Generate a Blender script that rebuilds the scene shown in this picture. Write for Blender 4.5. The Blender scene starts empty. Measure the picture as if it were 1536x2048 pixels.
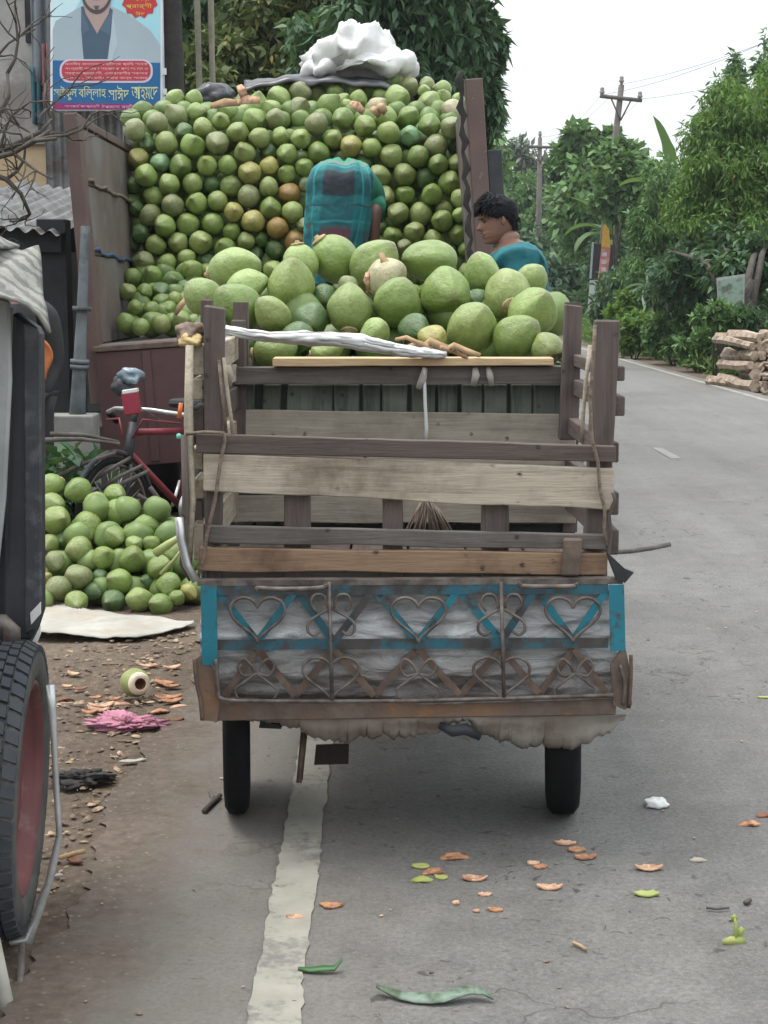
import bpy, math, random
import numpy as np
from mathutils import Vector, Matrix, Euler
from mathutils import noise as mnoise

R = math.radians
scene = bpy.context.scene
COL = scene.collection

# ------------------------------------------------------------------ camera
CAM_H, F_PX, PITCH = 1.45, 3200.0, math.atan(439 / 3200.0)
cam_data = bpy.data.cameras.new('camera')
cam_data.sensor_fit = 'VERTICAL'
cam_data.sensor_height = 36.0
cam_data.sensor_width = 27.0
cam_data.lens = 36.0 * F_PX / 2048.0
cam_data.clip_start, cam_data.clip_end = 0.05, 3000.0
cam = bpy.data.objects.new('camera', cam_data)
COL.objects.link(cam)
cam.location = (0, 0, CAM_H)
cam.rotation_euler = (math.pi / 2 - PITCH, 0, 0)
scene.camera = cam

# ------------------------------------------------------------------ sky, sun, exposure
SUN_EL, SUN_AZ = R(72), R(-70)          # high, veiled sun, a little to the left
world = bpy.data.worlds.new('World')
scene.world = world
world.use_nodes = True
wn, wl = world.node_tree.nodes, world.node_tree.links
wn.clear()
w_out = wn.new('ShaderNodeOutputWorld')
w_bg = wn.new('ShaderNodeBackground')
w_sky = wn.new('ShaderNodeTexSky')
w_sky.sky_type = 'NISHITA'
w_sky.sun_disc = False
w_sky.sun_elevation = SUN_EL
w_sky.sun_rotation = SUN_AZ
w_sky.air_density, w_sky.dust_density, w_sky.ozone_density = 1.0, 4.0, 1.0
w_tc = wn.new('ShaderNodeTexCoord')
w_no = wn.new('ShaderNodeTexNoise')
w_no.inputs['Scale'].default_value = 2.2
w_no.inputs['Detail'].default_value = 4
w_map = wn.new('ShaderNodeMapping')
w_map.inputs['Scale'].default_value = (1, 1, 3.0)
w_rmp = wn.new('ShaderNodeValToRGB')
w_rmp.color_ramp.elements[0].position = 0.3
w_rmp.color_ramp.elements[0].color = (14.2, 15.2, 15.7, 1)
w_rmp.color_ramp.elements[1].position = 0.7
w_rmp.color_ramp.elements[1].color = (15.2, 15.8, 16.1, 1)
w_mix = wn.new('ShaderNodeMixRGB')
w_mix.inputs['Fac'].default_value = 0.86      # overcast: the cloud deck covers most of the blue
wl.new(w_tc.outputs['Generated'], w_map.inputs['Vector'])
wl.new(w_map.outputs['Vector'], w_no.inputs['Vector'])
wl.new(w_no.outputs['Fac'], w_rmp.inputs['Fac'])
wl.new(w_sky.outputs['Color'], w_mix.inputs['Color1'])
# overcast luminance law: the cloud deck is about three times brighter overhead than at the horizon
w_sep = wn.new('ShaderNodeSeparateXYZ'); wl.new(w_tc.outputs['Generated'], w_sep.inputs[0])
w_cie = wn.new('ShaderNodeMapRange')
w_cie.inputs['From Min'].default_value, w_cie.inputs['From Max'].default_value = 0.0, 1.0
w_cie.inputs['To Min'].default_value, w_cie.inputs['To Max'].default_value = 0.42, 1.36
wl.new(w_sep.outputs['Z'], w_cie.inputs['Value'])
w_mul = wn.new('ShaderNodeMixRGB'); w_mul.blend_type = 'MULTIPLY'; w_mul.inputs['Fac'].default_value = 1.0
wl.new(w_rmp.outputs['Color'], w_mul.inputs['Color1']); wl.new(w_cie.outputs['Result'], w_mul.inputs['Color2'])
wl.new(w_mul.outputs['Color'], w_mix.inputs['Color2'])
wl.new(w_mix.outputs['Color'], w_bg.inputs['Color'])
w_bg.inputs['Strength'].default_value = 0.08
wl.new(w_bg.outputs['Background'], w_out.inputs['Surface'])

sun_data = bpy.data.lights.new('sun', 'SUN')
sun_data.energy = 1.5
sun_data.angle = R(24)
sun_data.color = (1.0, 0.96, 0.9)
sun = bpy.data.objects.new('sun', sun_data)
COL.objects.link(sun)
# direction towards the sun (azimuth measured like the sky's sun_rotation: 0 = +Y, positive turns to +X)
sd = Vector((math.sin(SUN_AZ) * math.cos(SUN_EL), math.cos(SUN_AZ) * math.cos(SUN_EL), math.sin(SUN_EL)))
sun.rotation_euler = sd.to_track_quat('Z', 'Y').to_euler()

scene.view_settings.view_transform = 'Standard'
scene.view_settings.look = 'None'
scene.view_settings.exposure = 0.92
scene.view_settings.gamma = 1.0
scene.view_settings.use_curve_mapping = False
scene.render.engine = 'CYCLES'
scene.cycles.use_denoising = True
scene.cycles.max_bounces = 6
scene.cycles.transparent_max_bounces = 8
scene.cycles.volume_bounces = 0

# ------------------------------------------------------------------ pixel -> place
SP, CP = math.sin(PITCH), math.cos(PITCH)
def ray(px, py):
    u, v = (px - 768) / F_PX, (1024 - py) / F_PX
    return Vector((u, v * SP + CP, v * CP - SP))
def P(px, py, Y):
    d = ray(px, py)
    return Vector((0, 0, CAM_H)) + d * (Y / d.y)
def G(px, py, z=0.0):
    d = ray(px, py)
    return Vector((0, 0, CAM_H)) + d * ((z - CAM_H) / d.z)

# ------------------------------------------------------------------ tagging
def tag(o, label=None, cat=None, group=None, kind=None):
    if label: o['label'] = label
    if cat: o['category'] = cat
    if group: o['group'] = group
    if kind: o['kind'] = kind
    return o
def empty(name, loc, label, cat, group=None):
    o = bpy.data.objects.new(name, None)
    o.empty_display_size = 0.1
    COL.objects.link(o)
    o.location = loc
    tag(o, label, cat, group)
    return o
def link(name, mesh, mat=None, parent=None):
    if mat is not None and not mesh.materials:
        mesh.materials.append(mat)
    o = bpy.data.objects.new(name, mesh)
    COL.objects.link(o)
    if parent is not None:
        par(o, parent)
    return o
def wmat(o):
    m = Matrix.LocRotScale(o.location, o.rotation_euler, o.scale)
    return (wmat(o.parent) @ o.matrix_parent_inverse @ m) if o.parent else m
def par(o, parent):
    o.parent = parent
    o.matrix_parent_inverse = wmat(parent).inverted()

# ------------------------------------------------------------------ mesh builder
class MB:
    def __init__(s):
        s.v, s.f, s.sm = [], [], []
    def add(s, vs, fs, smooth=False):
        b = len(s.v)
        s.v += [tuple(x) for x in vs]
        s.f += [tuple(i + b for i in f) for f in fs]
        s.sm += [smooth] * len(fs)
        return s
    def box(s, lo, hi, M=None):
        x0, y0, z0 = lo; x1, y1, z1 = hi
        vs = [Vector(p) for p in ((x0,y0,z0),(x1,y0,z0),(x1,y1,z0),(x0,y1,z0),(x0,y0,z1),(x1,y0,z1),(x1,y1,z1),(x0,y1,z1))]
        if M is not None: vs = [M @ p for p in vs]
        return s.add(vs, [(0,3,2,1),(4,5,6,7),(0,1,5,4),(1,2,6,5),(2,3,7,6),(3,0,4,7)])
    def tube(s, pts, r, n=8, caps=True, smooth=True):
        pts = [Vector(p) for p in pts]
        rs = r if isinstance(r, (list, tuple)) else [r] * len(pts)
        rings, up = [], None
        for i, p in enumerate(pts):
            t = (pts[min(i + 1, len(pts) - 1)] - pts[max(i - 1, 0)]).normalized()
            if up is None:
                up = Vector((0, 0, 1)) if abs(t.z) < 0.9 else Vector((1, 0, 0))
            a = t.cross(up)
            if a.length < 1e-6: a = t.orthogonal()
            a.normalize(); b = a.cross(t).normalized(); up = b
            rings.append([p + (a * math.cos(2 * math.pi * k / n) + b * math.sin(2 * math.pi * k / n)) * rs[i] for k in range(n)])
        vs = [q for rg in rings for q in rg]
        fs = [(i * n + k, i * n + (k + 1) % n, (i + 1) * n + (k + 1) % n, (i + 1) * n + k) for i in range(len(pts) - 1) for k in range(n)]
        fs = [f[::-1] for f in fs]
        if caps:
            fs.append(tuple(range(n))); fs.append(tuple(range((len(pts) - 1) * n, len(pts) * n))[::-1])
        return s.add(vs, fs, smooth)
    def lathe(s, prof, n=24, M=None, smooth=True, closed=False):
        vs = []
        for (r, z) in prof:
            for k in range(n):
                a = 2 * math.pi * k / n
                p = Vector((r * math.cos(a), r * math.sin(a), z))
                vs.append(M @ p if M is not None else p)
        m = len(prof)
        fs = [(i * n + k, i * n + (k + 1) % n, ((i + 1) % m) * n + (k + 1) % n, ((i + 1) % m) * n + k) for i in range(m if closed else m - 1) for k in range(n)]
        return s.add(vs, fs, smooth)
    def slab(s, pts, thick, axis=Vector((0, 1, 0))):
        pts = [Vector(p) for p in pts]; n = len(pts)
        vs = pts + [p + axis * thick for p in pts]
        fs = [tuple(range(n)), tuple(range(2 * n - 1, n - 1, -1))] + [(k, n + k, n + (k + 1) % n, (k + 1) % n) for k in range(n)]
        return s.add(vs, fs)
    def grid(s, fn, nu, nv, smooth=True, thick=None):
        vs = [Vector(fn(i / nu, j / nv)) for j in range(nv + 1) for i in range(nu + 1)]
        fs = [(j * (nu + 1) + i, j * (nu + 1) + i + 1, (j + 1) * (nu + 1) + i + 1, (j + 1) * (nu + 1) + i) for j in range(nv) for i in range(nu)]
        return s.add(vs, fs, smooth)
    def mesh(s, name, mat=None):
        me = bpy.data.meshes.new(name)
        me.from_pydata(s.v, [], s.f)
        me.polygons.foreach_set('use_smooth', s.sm)
        me.update()
        if mat is not None: me.materials.append(mat)
        return me
    def build(s, name, mat, parent=None, recalc=True):
        me = s.mesh(name, mat)
        if recalc:
            import bmesh
            bm = bmesh.new(); bm.from_mesh(me)
            bmesh.ops.recalc_face_normals(bm, faces=bm.faces)
            bm.to_mesh(me); bm.free()
        return link(name, me, None, parent)
def bevel(o, w=0.004, seg=2):
    m = o.modifiers.new('bevel', 'BEVEL'); m.width = w; m.segments = seg; m.limit_method = 'ANGLE'
    return o
def rnoise(p, sc=1.0, seed=0.0):
    return mnoise.noise(Vector(p) * sc + Vector((seed * 13.7, seed * 7.1, seed * 3.3)))
ORD = ['zeroth','first','second','third','fourth','fifth','sixth','seventh','eighth','ninth','tenth','eleventh','twelfth','thirteenth','fourteenth','fifteenth','sixteenth','seventeenth','eighteenth','nineteenth','twentieth']

# ------------------------------------------------------------------ materials
def new_mat(name):
    m = bpy.data.materials.new(name); m.use_nodes = True
    nt = m.node_tree; nt.nodes.clear()
    out = nt.nodes.new('ShaderNodeOutputMaterial')
    b = nt.nodes.new('ShaderNodeBsdfPrincipled')
    nt.links.new(b.outputs['BSDF'], out.inputs['Surface'])
    return m, nt, b, out
def nd(nt, t, **kw):
    n = nt.nodes.new(t)
    for k, v in kw.items():
        if k in n.inputs.keys(): n.inputs[k].default_value = v
        else: setattr(n, k, v)
    return n
def ramp(nt, fac, stops):
    r = nt.nodes.new('ShaderNodeValToRGB')
    e = r.color_ramp.elements
    while len(e) > len(stops): e.remove(e[-1])
    while len(e) < len(stops): e.new(0.5)
    for i, (p, c) in enumerate(stops):
        e[i].position = p
        e[i].color = (c, c, c, 1) if isinstance(c, (int, float)) else (*c, 1)
    nt.links.new(fac, r.inputs['Fac'])
    return r.outputs['Color']
def coords(nt, scale=(1, 1, 1), kind='Object', rand=True):
    tc = nt.nodes.new('ShaderNodeTexCoord')
    mp = nt.nodes.new('ShaderNodeMapping')
    mp.inputs['Scale'].default_value = scale
    nt.links.new(tc.outputs[kind], mp.inputs['Vector'])
    if rand:
        oi = nt.nodes.new('ShaderNodeObjectInfo')
        mu = nt.nodes.new('ShaderNodeMath'); mu.operation = 'MULTIPLY'; mu.inputs[1].default_value = 37.0
        nt.links.new(oi.outputs['Random'], mu.inputs[0])
        nt.links.new(mu.outputs[0], mp.inputs['Location'])
    return mp.outputs['Vector']
def noise(nt, vec, scale, detail=4, rough=0.55, dist=0.0):
    n = nd(nt, 'ShaderNodeTexNoise', Scale=scale, Detail=detail, Roughness=rough, Distortion=dist)
    nt.links.new(vec, n.inputs['Vector'])
    return n.outputs['Fac']
def mixc(nt, fac, a, b, mode='MIX'):
    m = nt.nodes.new('ShaderNodeMixRGB'); m.blend_type = mode
    for s, i in ((fac, 'Fac'), (a, 'Color1'), (b, 'Color2')):
        if isinstance(s, (int, float)): m.inputs[i].default_value = s if i == 'Fac' else (s, s, s, 1)
        elif isinstance(s, tuple): m.inputs[i].default_value = (*s, 1)
        else: nt.links.new(s, m.inputs[i])
    return m.outputs['Color']
def bump(nt, b, h, strength=0.3, dist=0.01):
    n = nd(nt, 'ShaderNodeBump', Strength=strength, Distance=dist)
    nt.links.new(h, n.inputs['Height'])
    nt.links.new(n.outputs['Normal'], b.inputs['Normal'])
def mat_plain(name, c1, c2=None, rough=0.7, scale=8, metal=0.0, bumpy=0.2, bscale=40, spec=0.4, lo=0.35, hi=0.65, c3=None, s3=3):
    m, nt, b, out = new_mat(name)
    v = coords(nt)
    c2 = c2 or tuple(x * 0.7 for x in c1)
    n1 = noise(nt, v, scale, 6, 0.6)
    col = ramp(nt, n1, [(lo, c1), (hi, c2)])
    if c3:
        n3 = noise(nt, v, s3, 6, 0.65)
        col = mixc(nt, ramp(nt, n3, [(0.5, 0.0), (0.62, 1.0)]), col, c3)
    nt.links.new(col, b.inputs['Base Color'])
    b.inputs['Roughness'].default_value = rough
    b.inputs['Metallic'].default_value = metal
    b.inputs['Specular IOR Level'].default_value = spec
    if bumpy: bump(nt, b, noise(nt, v, bscale, 4), bumpy, 0.01)
    return m
def mat_wood(name, c1, c2, axis, stain=(0.06, 0.05, 0.045), stain_amt=0.6, rough=0.8, nails=True):
    m, nt, b, out = new_mat(name)
    sc = {'X': (1.6, 26, 26), 'Y': (26, 1.6, 26), 'Z': (26, 26, 1.6)}[axis]
    v = coords(nt, sc)
    v2 = coords(nt)
    g = noise(nt, v, 1.6, 7, 0.65, 0.6)
    col = ramp(nt, g, [(0.25, c2), (0.5, c1), (0.75, tuple(min(1, x * 1.12) for x in c1))])
    fine = noise(nt, v, 6.0, 3, 0.7)
    col = mixc(nt, 0.35, col, ramp(nt, fine, [(0.35, 0.55), (0.65, 1.1)]), 'MULTIPLY')
    blot = noise(nt, v2, 5.0, 6, 0.65)
    f = nt.nodes.new('ShaderNodeMath'); f.operation = 'MULTIPLY'; f.inputs[1].default_value = stain_amt
    nt.links.new(ramp(nt, blot, [(0.46, 0.0), (0.68, 1.0)]), f.inputs[0])
    col = mixc(nt, f.outputs[0], col, stain)
    if nails:
        vo = nd(nt, 'ShaderNodeTexVoronoi', Scale=19.0)
        nt.links.new(mixc(nt, .02, v2, nd(nt, 'ShaderNodeTexNoise', Scale=60.0).outputs['Color'], 'ADD'), vo.inputs['Vector'])
        dots = ramp(nt, vo.outputs['Distance'], [(0.07, 1.0), (0.17, 0.0)])
        gate = ramp(nt, noise(nt, v2, 3.3, 2), [(0.47, 0.0), (0.53, 1.0)])
        mm = nt.nodes.new('ShaderNodeMath'); mm.operation = 'MULTIPLY'
        nt.links.new(dots, mm.inputs[0]); nt.links.new(gate, mm.inputs[1])
        col = mixc(nt, mm.outputs[0], col, (0.03, 0.022, 0.018))
    nt.links.new(col, b.inputs['Base Color'])
    b.inputs['Roughness'].default_value = rough
    b.inputs['Specular IOR Level'].default_value = 0.25
    bump(nt, b, fine, 0.35, 0.006)
    return m
def mat_paint(name, paint, under, amt=0.5, scale=14, rough=0.5, metal=0.0):
    m, nt, b, out = new_mat(name)
    v = coords(nt)
    n1 = noise(nt, v, scale, 8, 0.7)
    mask = ramp(nt, n1, [(amt - 0.05, 0.0), (amt + 0.06, 1.0)])
    u = ramp(nt, noise(nt, v, 22, 5), [(0.3, under), (0.7, tuple(x * 0.45 for x in under))])
    p = ramp(nt, noise(nt, v, 6, 4), [(0.3, paint), (0.7, tuple(x * 0.72 for x in paint))])
    nt.links.new(mixc(nt, mask, p, u), b.inputs['Base Color'])
    nt.links.new(ramp(nt, mask, [(0, rough), (1, 0.85)]), b.inputs['Roughness'])
    b.inputs['Metallic'].default_value = metal
    bump(nt, b, n1, 0.25, 0.004)
    return m
def mat_leaf(name, c_dark, c_light, trans=0.35, yellow=None, rough=0.55):
    m, nt, b, out = new_mat(name)
    ge = nt.nodes.new('ShaderNodeNewGeometry')
    stops = [(0.0, c_dark), (0.75, c_light)]
    if yellow: stops += [(0.97, c_light), (1.0, yellow)]
    col = ramp(nt, ge.outputs['Random Per Island'], stops)
    nt.links.new(col, b.inputs['Base Color'])
    b.inputs['Roughness'].default_value = rough
    b.inputs['Specular IOR Level'].default_value = 0.3
    tr = nt.nodes.new('ShaderNodeBsdfTranslucent')
    nt.links.new(mixc(nt, 0.5, col, (0.10, 0.16, 0.02)), tr.inputs['Color'])
    mx = nt.nodes.new('ShaderNodeMixShader'); mx.inputs['Fac'].default_value = trans
    nt.links.new(b.outputs['BSDF'], mx.inputs[1]); nt.links.new(tr.outputs['BSDF'], mx.inputs[2])
    nt.links.new(mx.outputs['Shader'], out.inputs['Surface'])
    return m

M = {}
# weathered timber
M['dark_x'] = mat_wood('weathered_dark_wood_x', (0.105, 0.082, 0.074), (0.055, 0.042, 0.038), 'X')
M['dark_z'] = mat_wood('weathered_dark_wood_z', (0.112, 0.088, 0.080), (0.058, 0.045, 0.041), 'Z')
M['dark_y'] = mat_wood('weathered_dark_wood_y', (0.105, 0.082, 0.074), (0.055, 0.042, 0.038), 'Y')
M['grey_x'] = mat_wood('grey_wood_x', (0.135, 0.120, 0.108), (0.07, 0.06, 0.055), 'X')
M['pale_x'] = mat_wood('pale_wood_x', (0.41, 0.355, 0.28), (0.25, 0.205, 0.155), 'X', (0.12, 0.085, 0.06), 0.75)
M['palegrey_x'] = mat_wood('pale_grey_wood_x', (0.31, 0.275, 0.225), (0.20, 0.17, 0.14), 'X', (0.10, 0.08, 0.065), 0.5)
M['pale_y'] = mat_wood('pale_wood_y', (0.40, 0.35, 0.27), (0.22, 0.18, 0.14), 'Y', (0.10, 0.08, 0.06), 0.5)
M['orange_x'] = mat_wood('orange_wood_x', (0.235, 0.155, 0.10), (0.14, 0.085, 0.055), 'X', (0.085, 0.05, 0.035), 0.95)
M['fresh_x'] = mat_wood('fresh_wood_x', (0.55, 0.40, 0.24), (0.40, 0.27, 0.15), 'X', (0.2, 0.12, 0.07), 0.2, nails=False)
M['mossy_z'] = mat_wood('mossy_wood_z', (0.10, 0.115, 0.095), (0.03, 0.038, 0.032), 'Z', (0.3, 0.32, 0.28), 0.25)
M['rust'] = mat_plain('rusty_iron', (0.16, 0.115, 0.09), (0.08, 0.052, 0.042), 0.75, 18, 0.3, 0.3)
M['rod'] = mat_plain('worn_iron_rod', (0.17, 0.145, 0.128), (0.065, 0.05, 0.045), 0.6, 25, 0.3, 0.2)
M['rustboard'] = mat_plain('rusty_plate', (0.17, 0.125, 0.10), (0.085, 0.06, 0.05), 0.8, 12, 0.1, 0.4, c3=(0.20, 0.115, 0.065), s3=6)
M['blue'] = mat_paint('worn_blue_paint', (0.008, 0.165, 0.225), (0.075, 0.066, 0.062), 0.565)
M['bluedark'] = mat_paint('mostly_gone_blue_paint', (0.012, 0.10, 0.14), (0.070, 0.062, 0.060), 0.47)
M['rubber'] = mat_plain('tyre_rubber', (0.007, 0.007, 0.009), (0.011, 0.011, 0.011), 0.85, 20, 0, 0.2, spec=0.15)
M['tyre_dusty'] = mat_plain('dusty_tyre_rubber', (0.030, 0.036, 0.044), (0.045, 0.048, 0.052), 0.8, 9, 0, 0.2)
M['tyre_wall'] = mat_plain('dusty_tyre_wall', (0.050, 0.052, 0.052), (0.085, 0.082, 0.076), 0.8, 12, 0, 0.2)
M['red_rim'] = mat_paint('red_rim_paint', (0.155, 0.052, 0.054), (0.25, 0.16, 0.145), 0.60, 5, 0.7)
M['black_iron'] = mat_plain('black_painted_iron', (0.022, 0.024, 0.029), (0.038, 0.040, 0.044), 0.55, 7, 0.2, 0.15)
M['steel'] = mat_plain('bright_bent_steel', (0.55, 0.56, 0.56), (0.35, 0.35, 0.35), 0.35, 12, 0.6, 0.1)
M['rope'] = mat_plain('jute_rope', (0.22, 0.17, 0.13), (0.12, 0.09, 0.07), 0.95, 60, 0, 0.6, 150)
M['white_cloth'] = mat_plain('white_woven_sack', (0.60, 0.60, 0.59), (0.50, 0.50, 0.49), 0.75, 6, 0, 0.3, 60)
M['sheet'] = mat_plain('dirty_white_sheet', (0.36, 0.345, 0.31), (0.27, 0.255, 0.225), 0.9, 5, 0, 0.3, 30, c3=(0.30, 0.26, 0.21), s3=4)
M['maroon'] = mat_paint('maroon_steel', (0.085, 0.036, 0.036), (0.10, 0.06, 0.05), 0.62, 6, 0.55)
M['trucksteel'] = mat_plain('brown_grey_steel_panel', (0.155, 0.120, 0.108), (0.095, 0.072, 0.066), 0.7, 4, 0.1, 0.2, 20, c3=(0.16, 0.15, 0.14), s3=2)
M['truckpost'] = mat_paint('brown_chipped_post', (0.115, 0.072, 0.064), (0.30, 0.27, 0.24), 0.66, 24, 0.65)
M['tarp_black'] = mat_plain('black_tarpaulin', (0.03, 0.032, 0.036), (0.06, 0.062, 0.068), 0.35, 6, 0, 0.4, 14)
M['husk'] = mat_plain('orange_husk_flesh', (0.46, 0.24, 0.13), (0.30, 0.135, 0.07), 0.8, 40, 0, 0.6, 90, c3=(0.16, 0.075, 0.045), s3=26)
M['husk_pale'] = mat_plain('pale_husk_flesh', (0.56, 0.37, 0.25), (0.42, 0.24, 0.15), 0.8, 40, 0, 0.6, 90, c3=(0.26, 0.13, 0.08), s3=26)
M['husk_dark'] = mat_plain('dried_brown_husk', (0.20, 0.085, 0.05), (0.11, 0.045, 0.03), 0.8, 30, 0, 0.3)
M['husk_green'] = mat_plain('green_husk_skin', (0.22, 0.28, 0.07), (0.30, 0.30, 0.10), 0.6, 14, 0, 0.2)
M['dry_leaf'] = mat_plain('dry_brown_leaf', (0.42, 0.29, 0.16), (0.25, 0.16, 0.09), 0.85, 12, 0, 0.3)
M['stick'] = mat_plain('dark_stick', (0.055, 0.047, 0.042), (0.11, 0.095, 0.085), 0.9, 14, 0, 0.4)
M['bark'] = mat_plain('tree_bark', (0.085, 0.072, 0.06), (0.045, 0.038, 0.033), 0.95, 9, 0, 0.6, 22)
M['bark_dark'] = mat_plain('dark_bark', (0.040, 0.037, 0.035), (0.022, 0.021, 0.02), 0.95, 9, 0, 0.6, 22)
# ================================================================== the setting
def dirt_tone(nt, v):
    big = noise(nt, v, 1.1, 6, 0.6)
    col = ramp(nt, big, [(0.3, (0.155, 0.120, 0.092)), (0.55, (0.110, 0.084, 0.064)), (0.75, (0.168, 0.136, 0.108))])
    fine = noise(nt, v, 26, 6, 0.7)
    col = mixc(nt, 0.7, col, ramp(nt, fine, [(0.3, 0.4), (0.7, 1.3)]), 'MULTIPLY')
    vo = nd(nt, 'ShaderNodeTexVoronoi', Scale=34.0); nt.links.new(v, vo.inputs['Vector'])
    pe = ramp(nt, vo.outputs['Distance'], [(0.12, 0.7), (0.22, 0.0)])
    return mixc(nt, pe, col, (0.21, 0.175, 0.145)), fine
def mat_ground():
    m, nt, b, out = new_mat('dirt_ground')
    v = coords(nt, rand=False)
    col, fine = dirt_tone(nt, v)
    sx = nt.nodes.new('ShaderNodeSeparateXYZ'); nt.links.new(v, sx.inputs[0])
    mr = nd(nt, 'ShaderNodeMapRange'); mr.inputs['From Min'].default_value = 6.0; mr.inputs['From Max'].default_value = 6.8
    nt.links.new(sx.outputs['X'], mr.inputs['Value'])
    gr = ramp(nt, noise(nt, v, 3, 5), [(0.35, (0.06, 0.085, 0.03)), (0.65, (0.13, 0.10, 0.055))])
    col = mixc(nt, mr.outputs['Result'], col, gr)
    nt.links.new(col, b.inputs['Base Color'])
    b.inputs['Roughness'].default_value = 0.95
    b.inputs['Specular IOR Level'].default_value = 0.15
    bump(nt, b, mixc(nt, 0.5, fine, noise(nt, v, 7, 6, 0.7)), 0.8, 0.03)
    return m
def mat_asphalt():
    m, nt, b, out = new_mat('worn_asphalt')
    v = coords(nt, rand=False)
    big = noise(nt, v, 0.55, 5, 0.6)
    col = ramp(nt, big, [(0.3, (0.122, 0.116, 0.109)), (0.6, (0.152, 0.147, 0.140)), (0.8, (0.138, 0.128, 0.117))])
    # worn, paler wheel tracks and faint lengthwise streaks
    mp = nt.nodes.new('ShaderNodeMapping'); mp.inputs['Scale'].default_value = (2.6, 0.07, 1); nt.links.new(v, mp.inputs['Vector'])
    col = mixc(nt, 0.5, col, ramp(nt, noise(nt, mp.outputs['Vector'], 1.0, 4, 0.6), [(0.35, 0.78), (0.65, 1.18)]), 'MULTIPLY')
    agg = noise(nt, v, 70, 6, 0.8)
    col = mixc(nt, 0.8, col, ramp(nt, agg, [(0.3, 0.45), (0.7, 1.4)]), 'MULTIPLY')
    pat = noise(nt, v, 7, 7, 0.7)
    col = mixc(nt, 0.6, col, ramp(nt, pat, [(0.3, 0.55), (0.65, 1.2)]), 'MULTIPLY')
    spk = nd(nt, 'ShaderNodeTexVoronoi', Scale=120.0); nt.links.new(v, spk.inputs['Vector'])
    col = mixc(nt, ramp(nt, spk.outputs['Distance'], [(0.12, 0.35), (0.3, 0.0)]), col, (0.28, 0.265, 0.245))
    pits = ramp(nt, noise(nt, v, 24, 5, 0.6, 0.8), [(0.61, 0.0), (0.66, 1.0)])
    gate = ramp(nt, noise(nt, v, 1.5, 4), [(0.45, 0.12), (0.58, 1.0)])
    mm = nt.nodes.new('ShaderNodeMath'); mm.operation = 'MULTIPLY'
    nt.links.new(pits, mm.inputs[0]); nt.links.new(gate, mm.inputs[1])
    col = mixc(nt, mm.outputs[0], col, (0.045, 0.04, 0.036))
    # hairline cracks
    wob = nd(nt, 'ShaderNodeTexNoise', Scale=3.0, Detail=4.0); nt.links.new(v, wob.inputs['Vector'])
    add = nt.nodes.new('ShaderNodeVectorMath'); add.operation = 'ADD'; nt.links.new(v, add.inputs[0]); nt.links.new(wob.outputs['Color'], add.inputs[1])
    cr = nd(nt, 'ShaderNodeTexVoronoi', Scale=1.1); cr.feature = 'DISTANCE_TO_EDGE'; nt.links.new(add.outputs[0], cr.inputs['Vector'])
    cg = nt.nodes.new('ShaderNodeMath'); cg.operation = 'MULTIPLY'
    nt.links.new(ramp(nt, cr.outputs['Distance'], [(0.0, 0.8), (0.012, 0.0)]), cg.inputs[0]); nt.links.new(ramp(nt, noise(nt, v, 0.9, 2), [(0.48, 0.0), (0.58, 1.0)]), cg.inputs[1])
    col = mixc(nt, cg.outputs[0], col, (0.05, 0.045, 0.04))
    # dirt carried over the near edge, thinning out in tongues
    sx = nt.nodes.new('ShaderNodeSeparateXYZ'); nt.links.new(v, sx.inputs[0])
    nz = noise(nt, v, 3.2, 8, 0.72)
    wv = nt.nodes.new('ShaderNodeMath'); wv.operation = 'MULTIPLY_ADD'; wv.inputs[1].default_value = 0.75; nt.links.new(nz, wv.inputs[0]); nt.links.new(sx.outputs['X'], wv.inputs[2])
    mr = nd(nt, 'ShaderNodeMapRange'); mr.inputs['From Min'].default_value = -0.06; mr.inputs['From Max'].default_value = -0.32
    nt.links.new(wv.outputs[0], mr.inputs['Value'])
    thin = nd(nt, 'ShaderNodeMapRange'); thin.inputs['From Min'].default_value = 0.55; thin.inputs['From Max'].default_value = -0.15; thin.inputs['To Max'].default_value = 0.55
    nt.links.new(wv.outputs[0], thin.inputs['Value'])
    col = mixc(nt, thin.outputs['Result'], col, (0.165, 0.140, 0.116))
    dt, _ = dirt_tone(nt, v)
    col = mixc(nt, mr.outputs['Result'], col, dt)
    nt.links.new(col, b.inputs['Base Color'])
    nt.links.new(ramp(nt, pat, [(0.3, 0.66), (0.7, 0.85)]), b.inputs['Roughness'])
    b.inputs['Specular IOR Level'].default_value = 0.3
    bump(nt, b, mixc(nt, 0.35, agg, pat), 0.7, 0.010)
    return m
def mat_line():
    m, nt, b, out = new_mat('worn_road_paint')
    v = coords(nt, rand=False)
    n1 = noise(nt, v, 30, 7, 0.75)
    n2 = noise(nt, v, 4, 4, 0.6)
    s = nt.nodes.new('ShaderNodeMath'); s.operation = 'ADD'
    nt.links.new(n1, s.inputs[0]); nt.links.new(n2, s.inputs[1])
    hl = nt.nodes.new('ShaderNodeMath'); hl.operation = 'MULTIPLY'; hl.inputs[1].default_value = 0.5
    nt.links.new(s.outputs[0], hl.inputs[0])
    wear = ramp(nt, hl.outputs[0], [(0.51, 0.0), (0.60, 1.0)])
    col = ramp(nt, noise(nt, v, 12, 5), [(0.3, (0.295, 0.278, 0.235)), (0.7, (0.225, 0.21, 0.178))])
    nt.links.new(mixc(nt, wear, col, (0.15, 0.14, 0.13)), b.inputs['Base Color'])
    b.inputs['Roughness'].default_value = 0.85
    bump(nt, b, n1, 0.4, 0.006)
    return m
M['asphalt'], M['dirt'], M['line'] = mat_asphalt(), mat_ground(), mat_line()
M['dash'] = mat_plain('faded_dash_paint', (.205, .20, .19), (.15, .147, .14), .85, 9)

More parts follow.
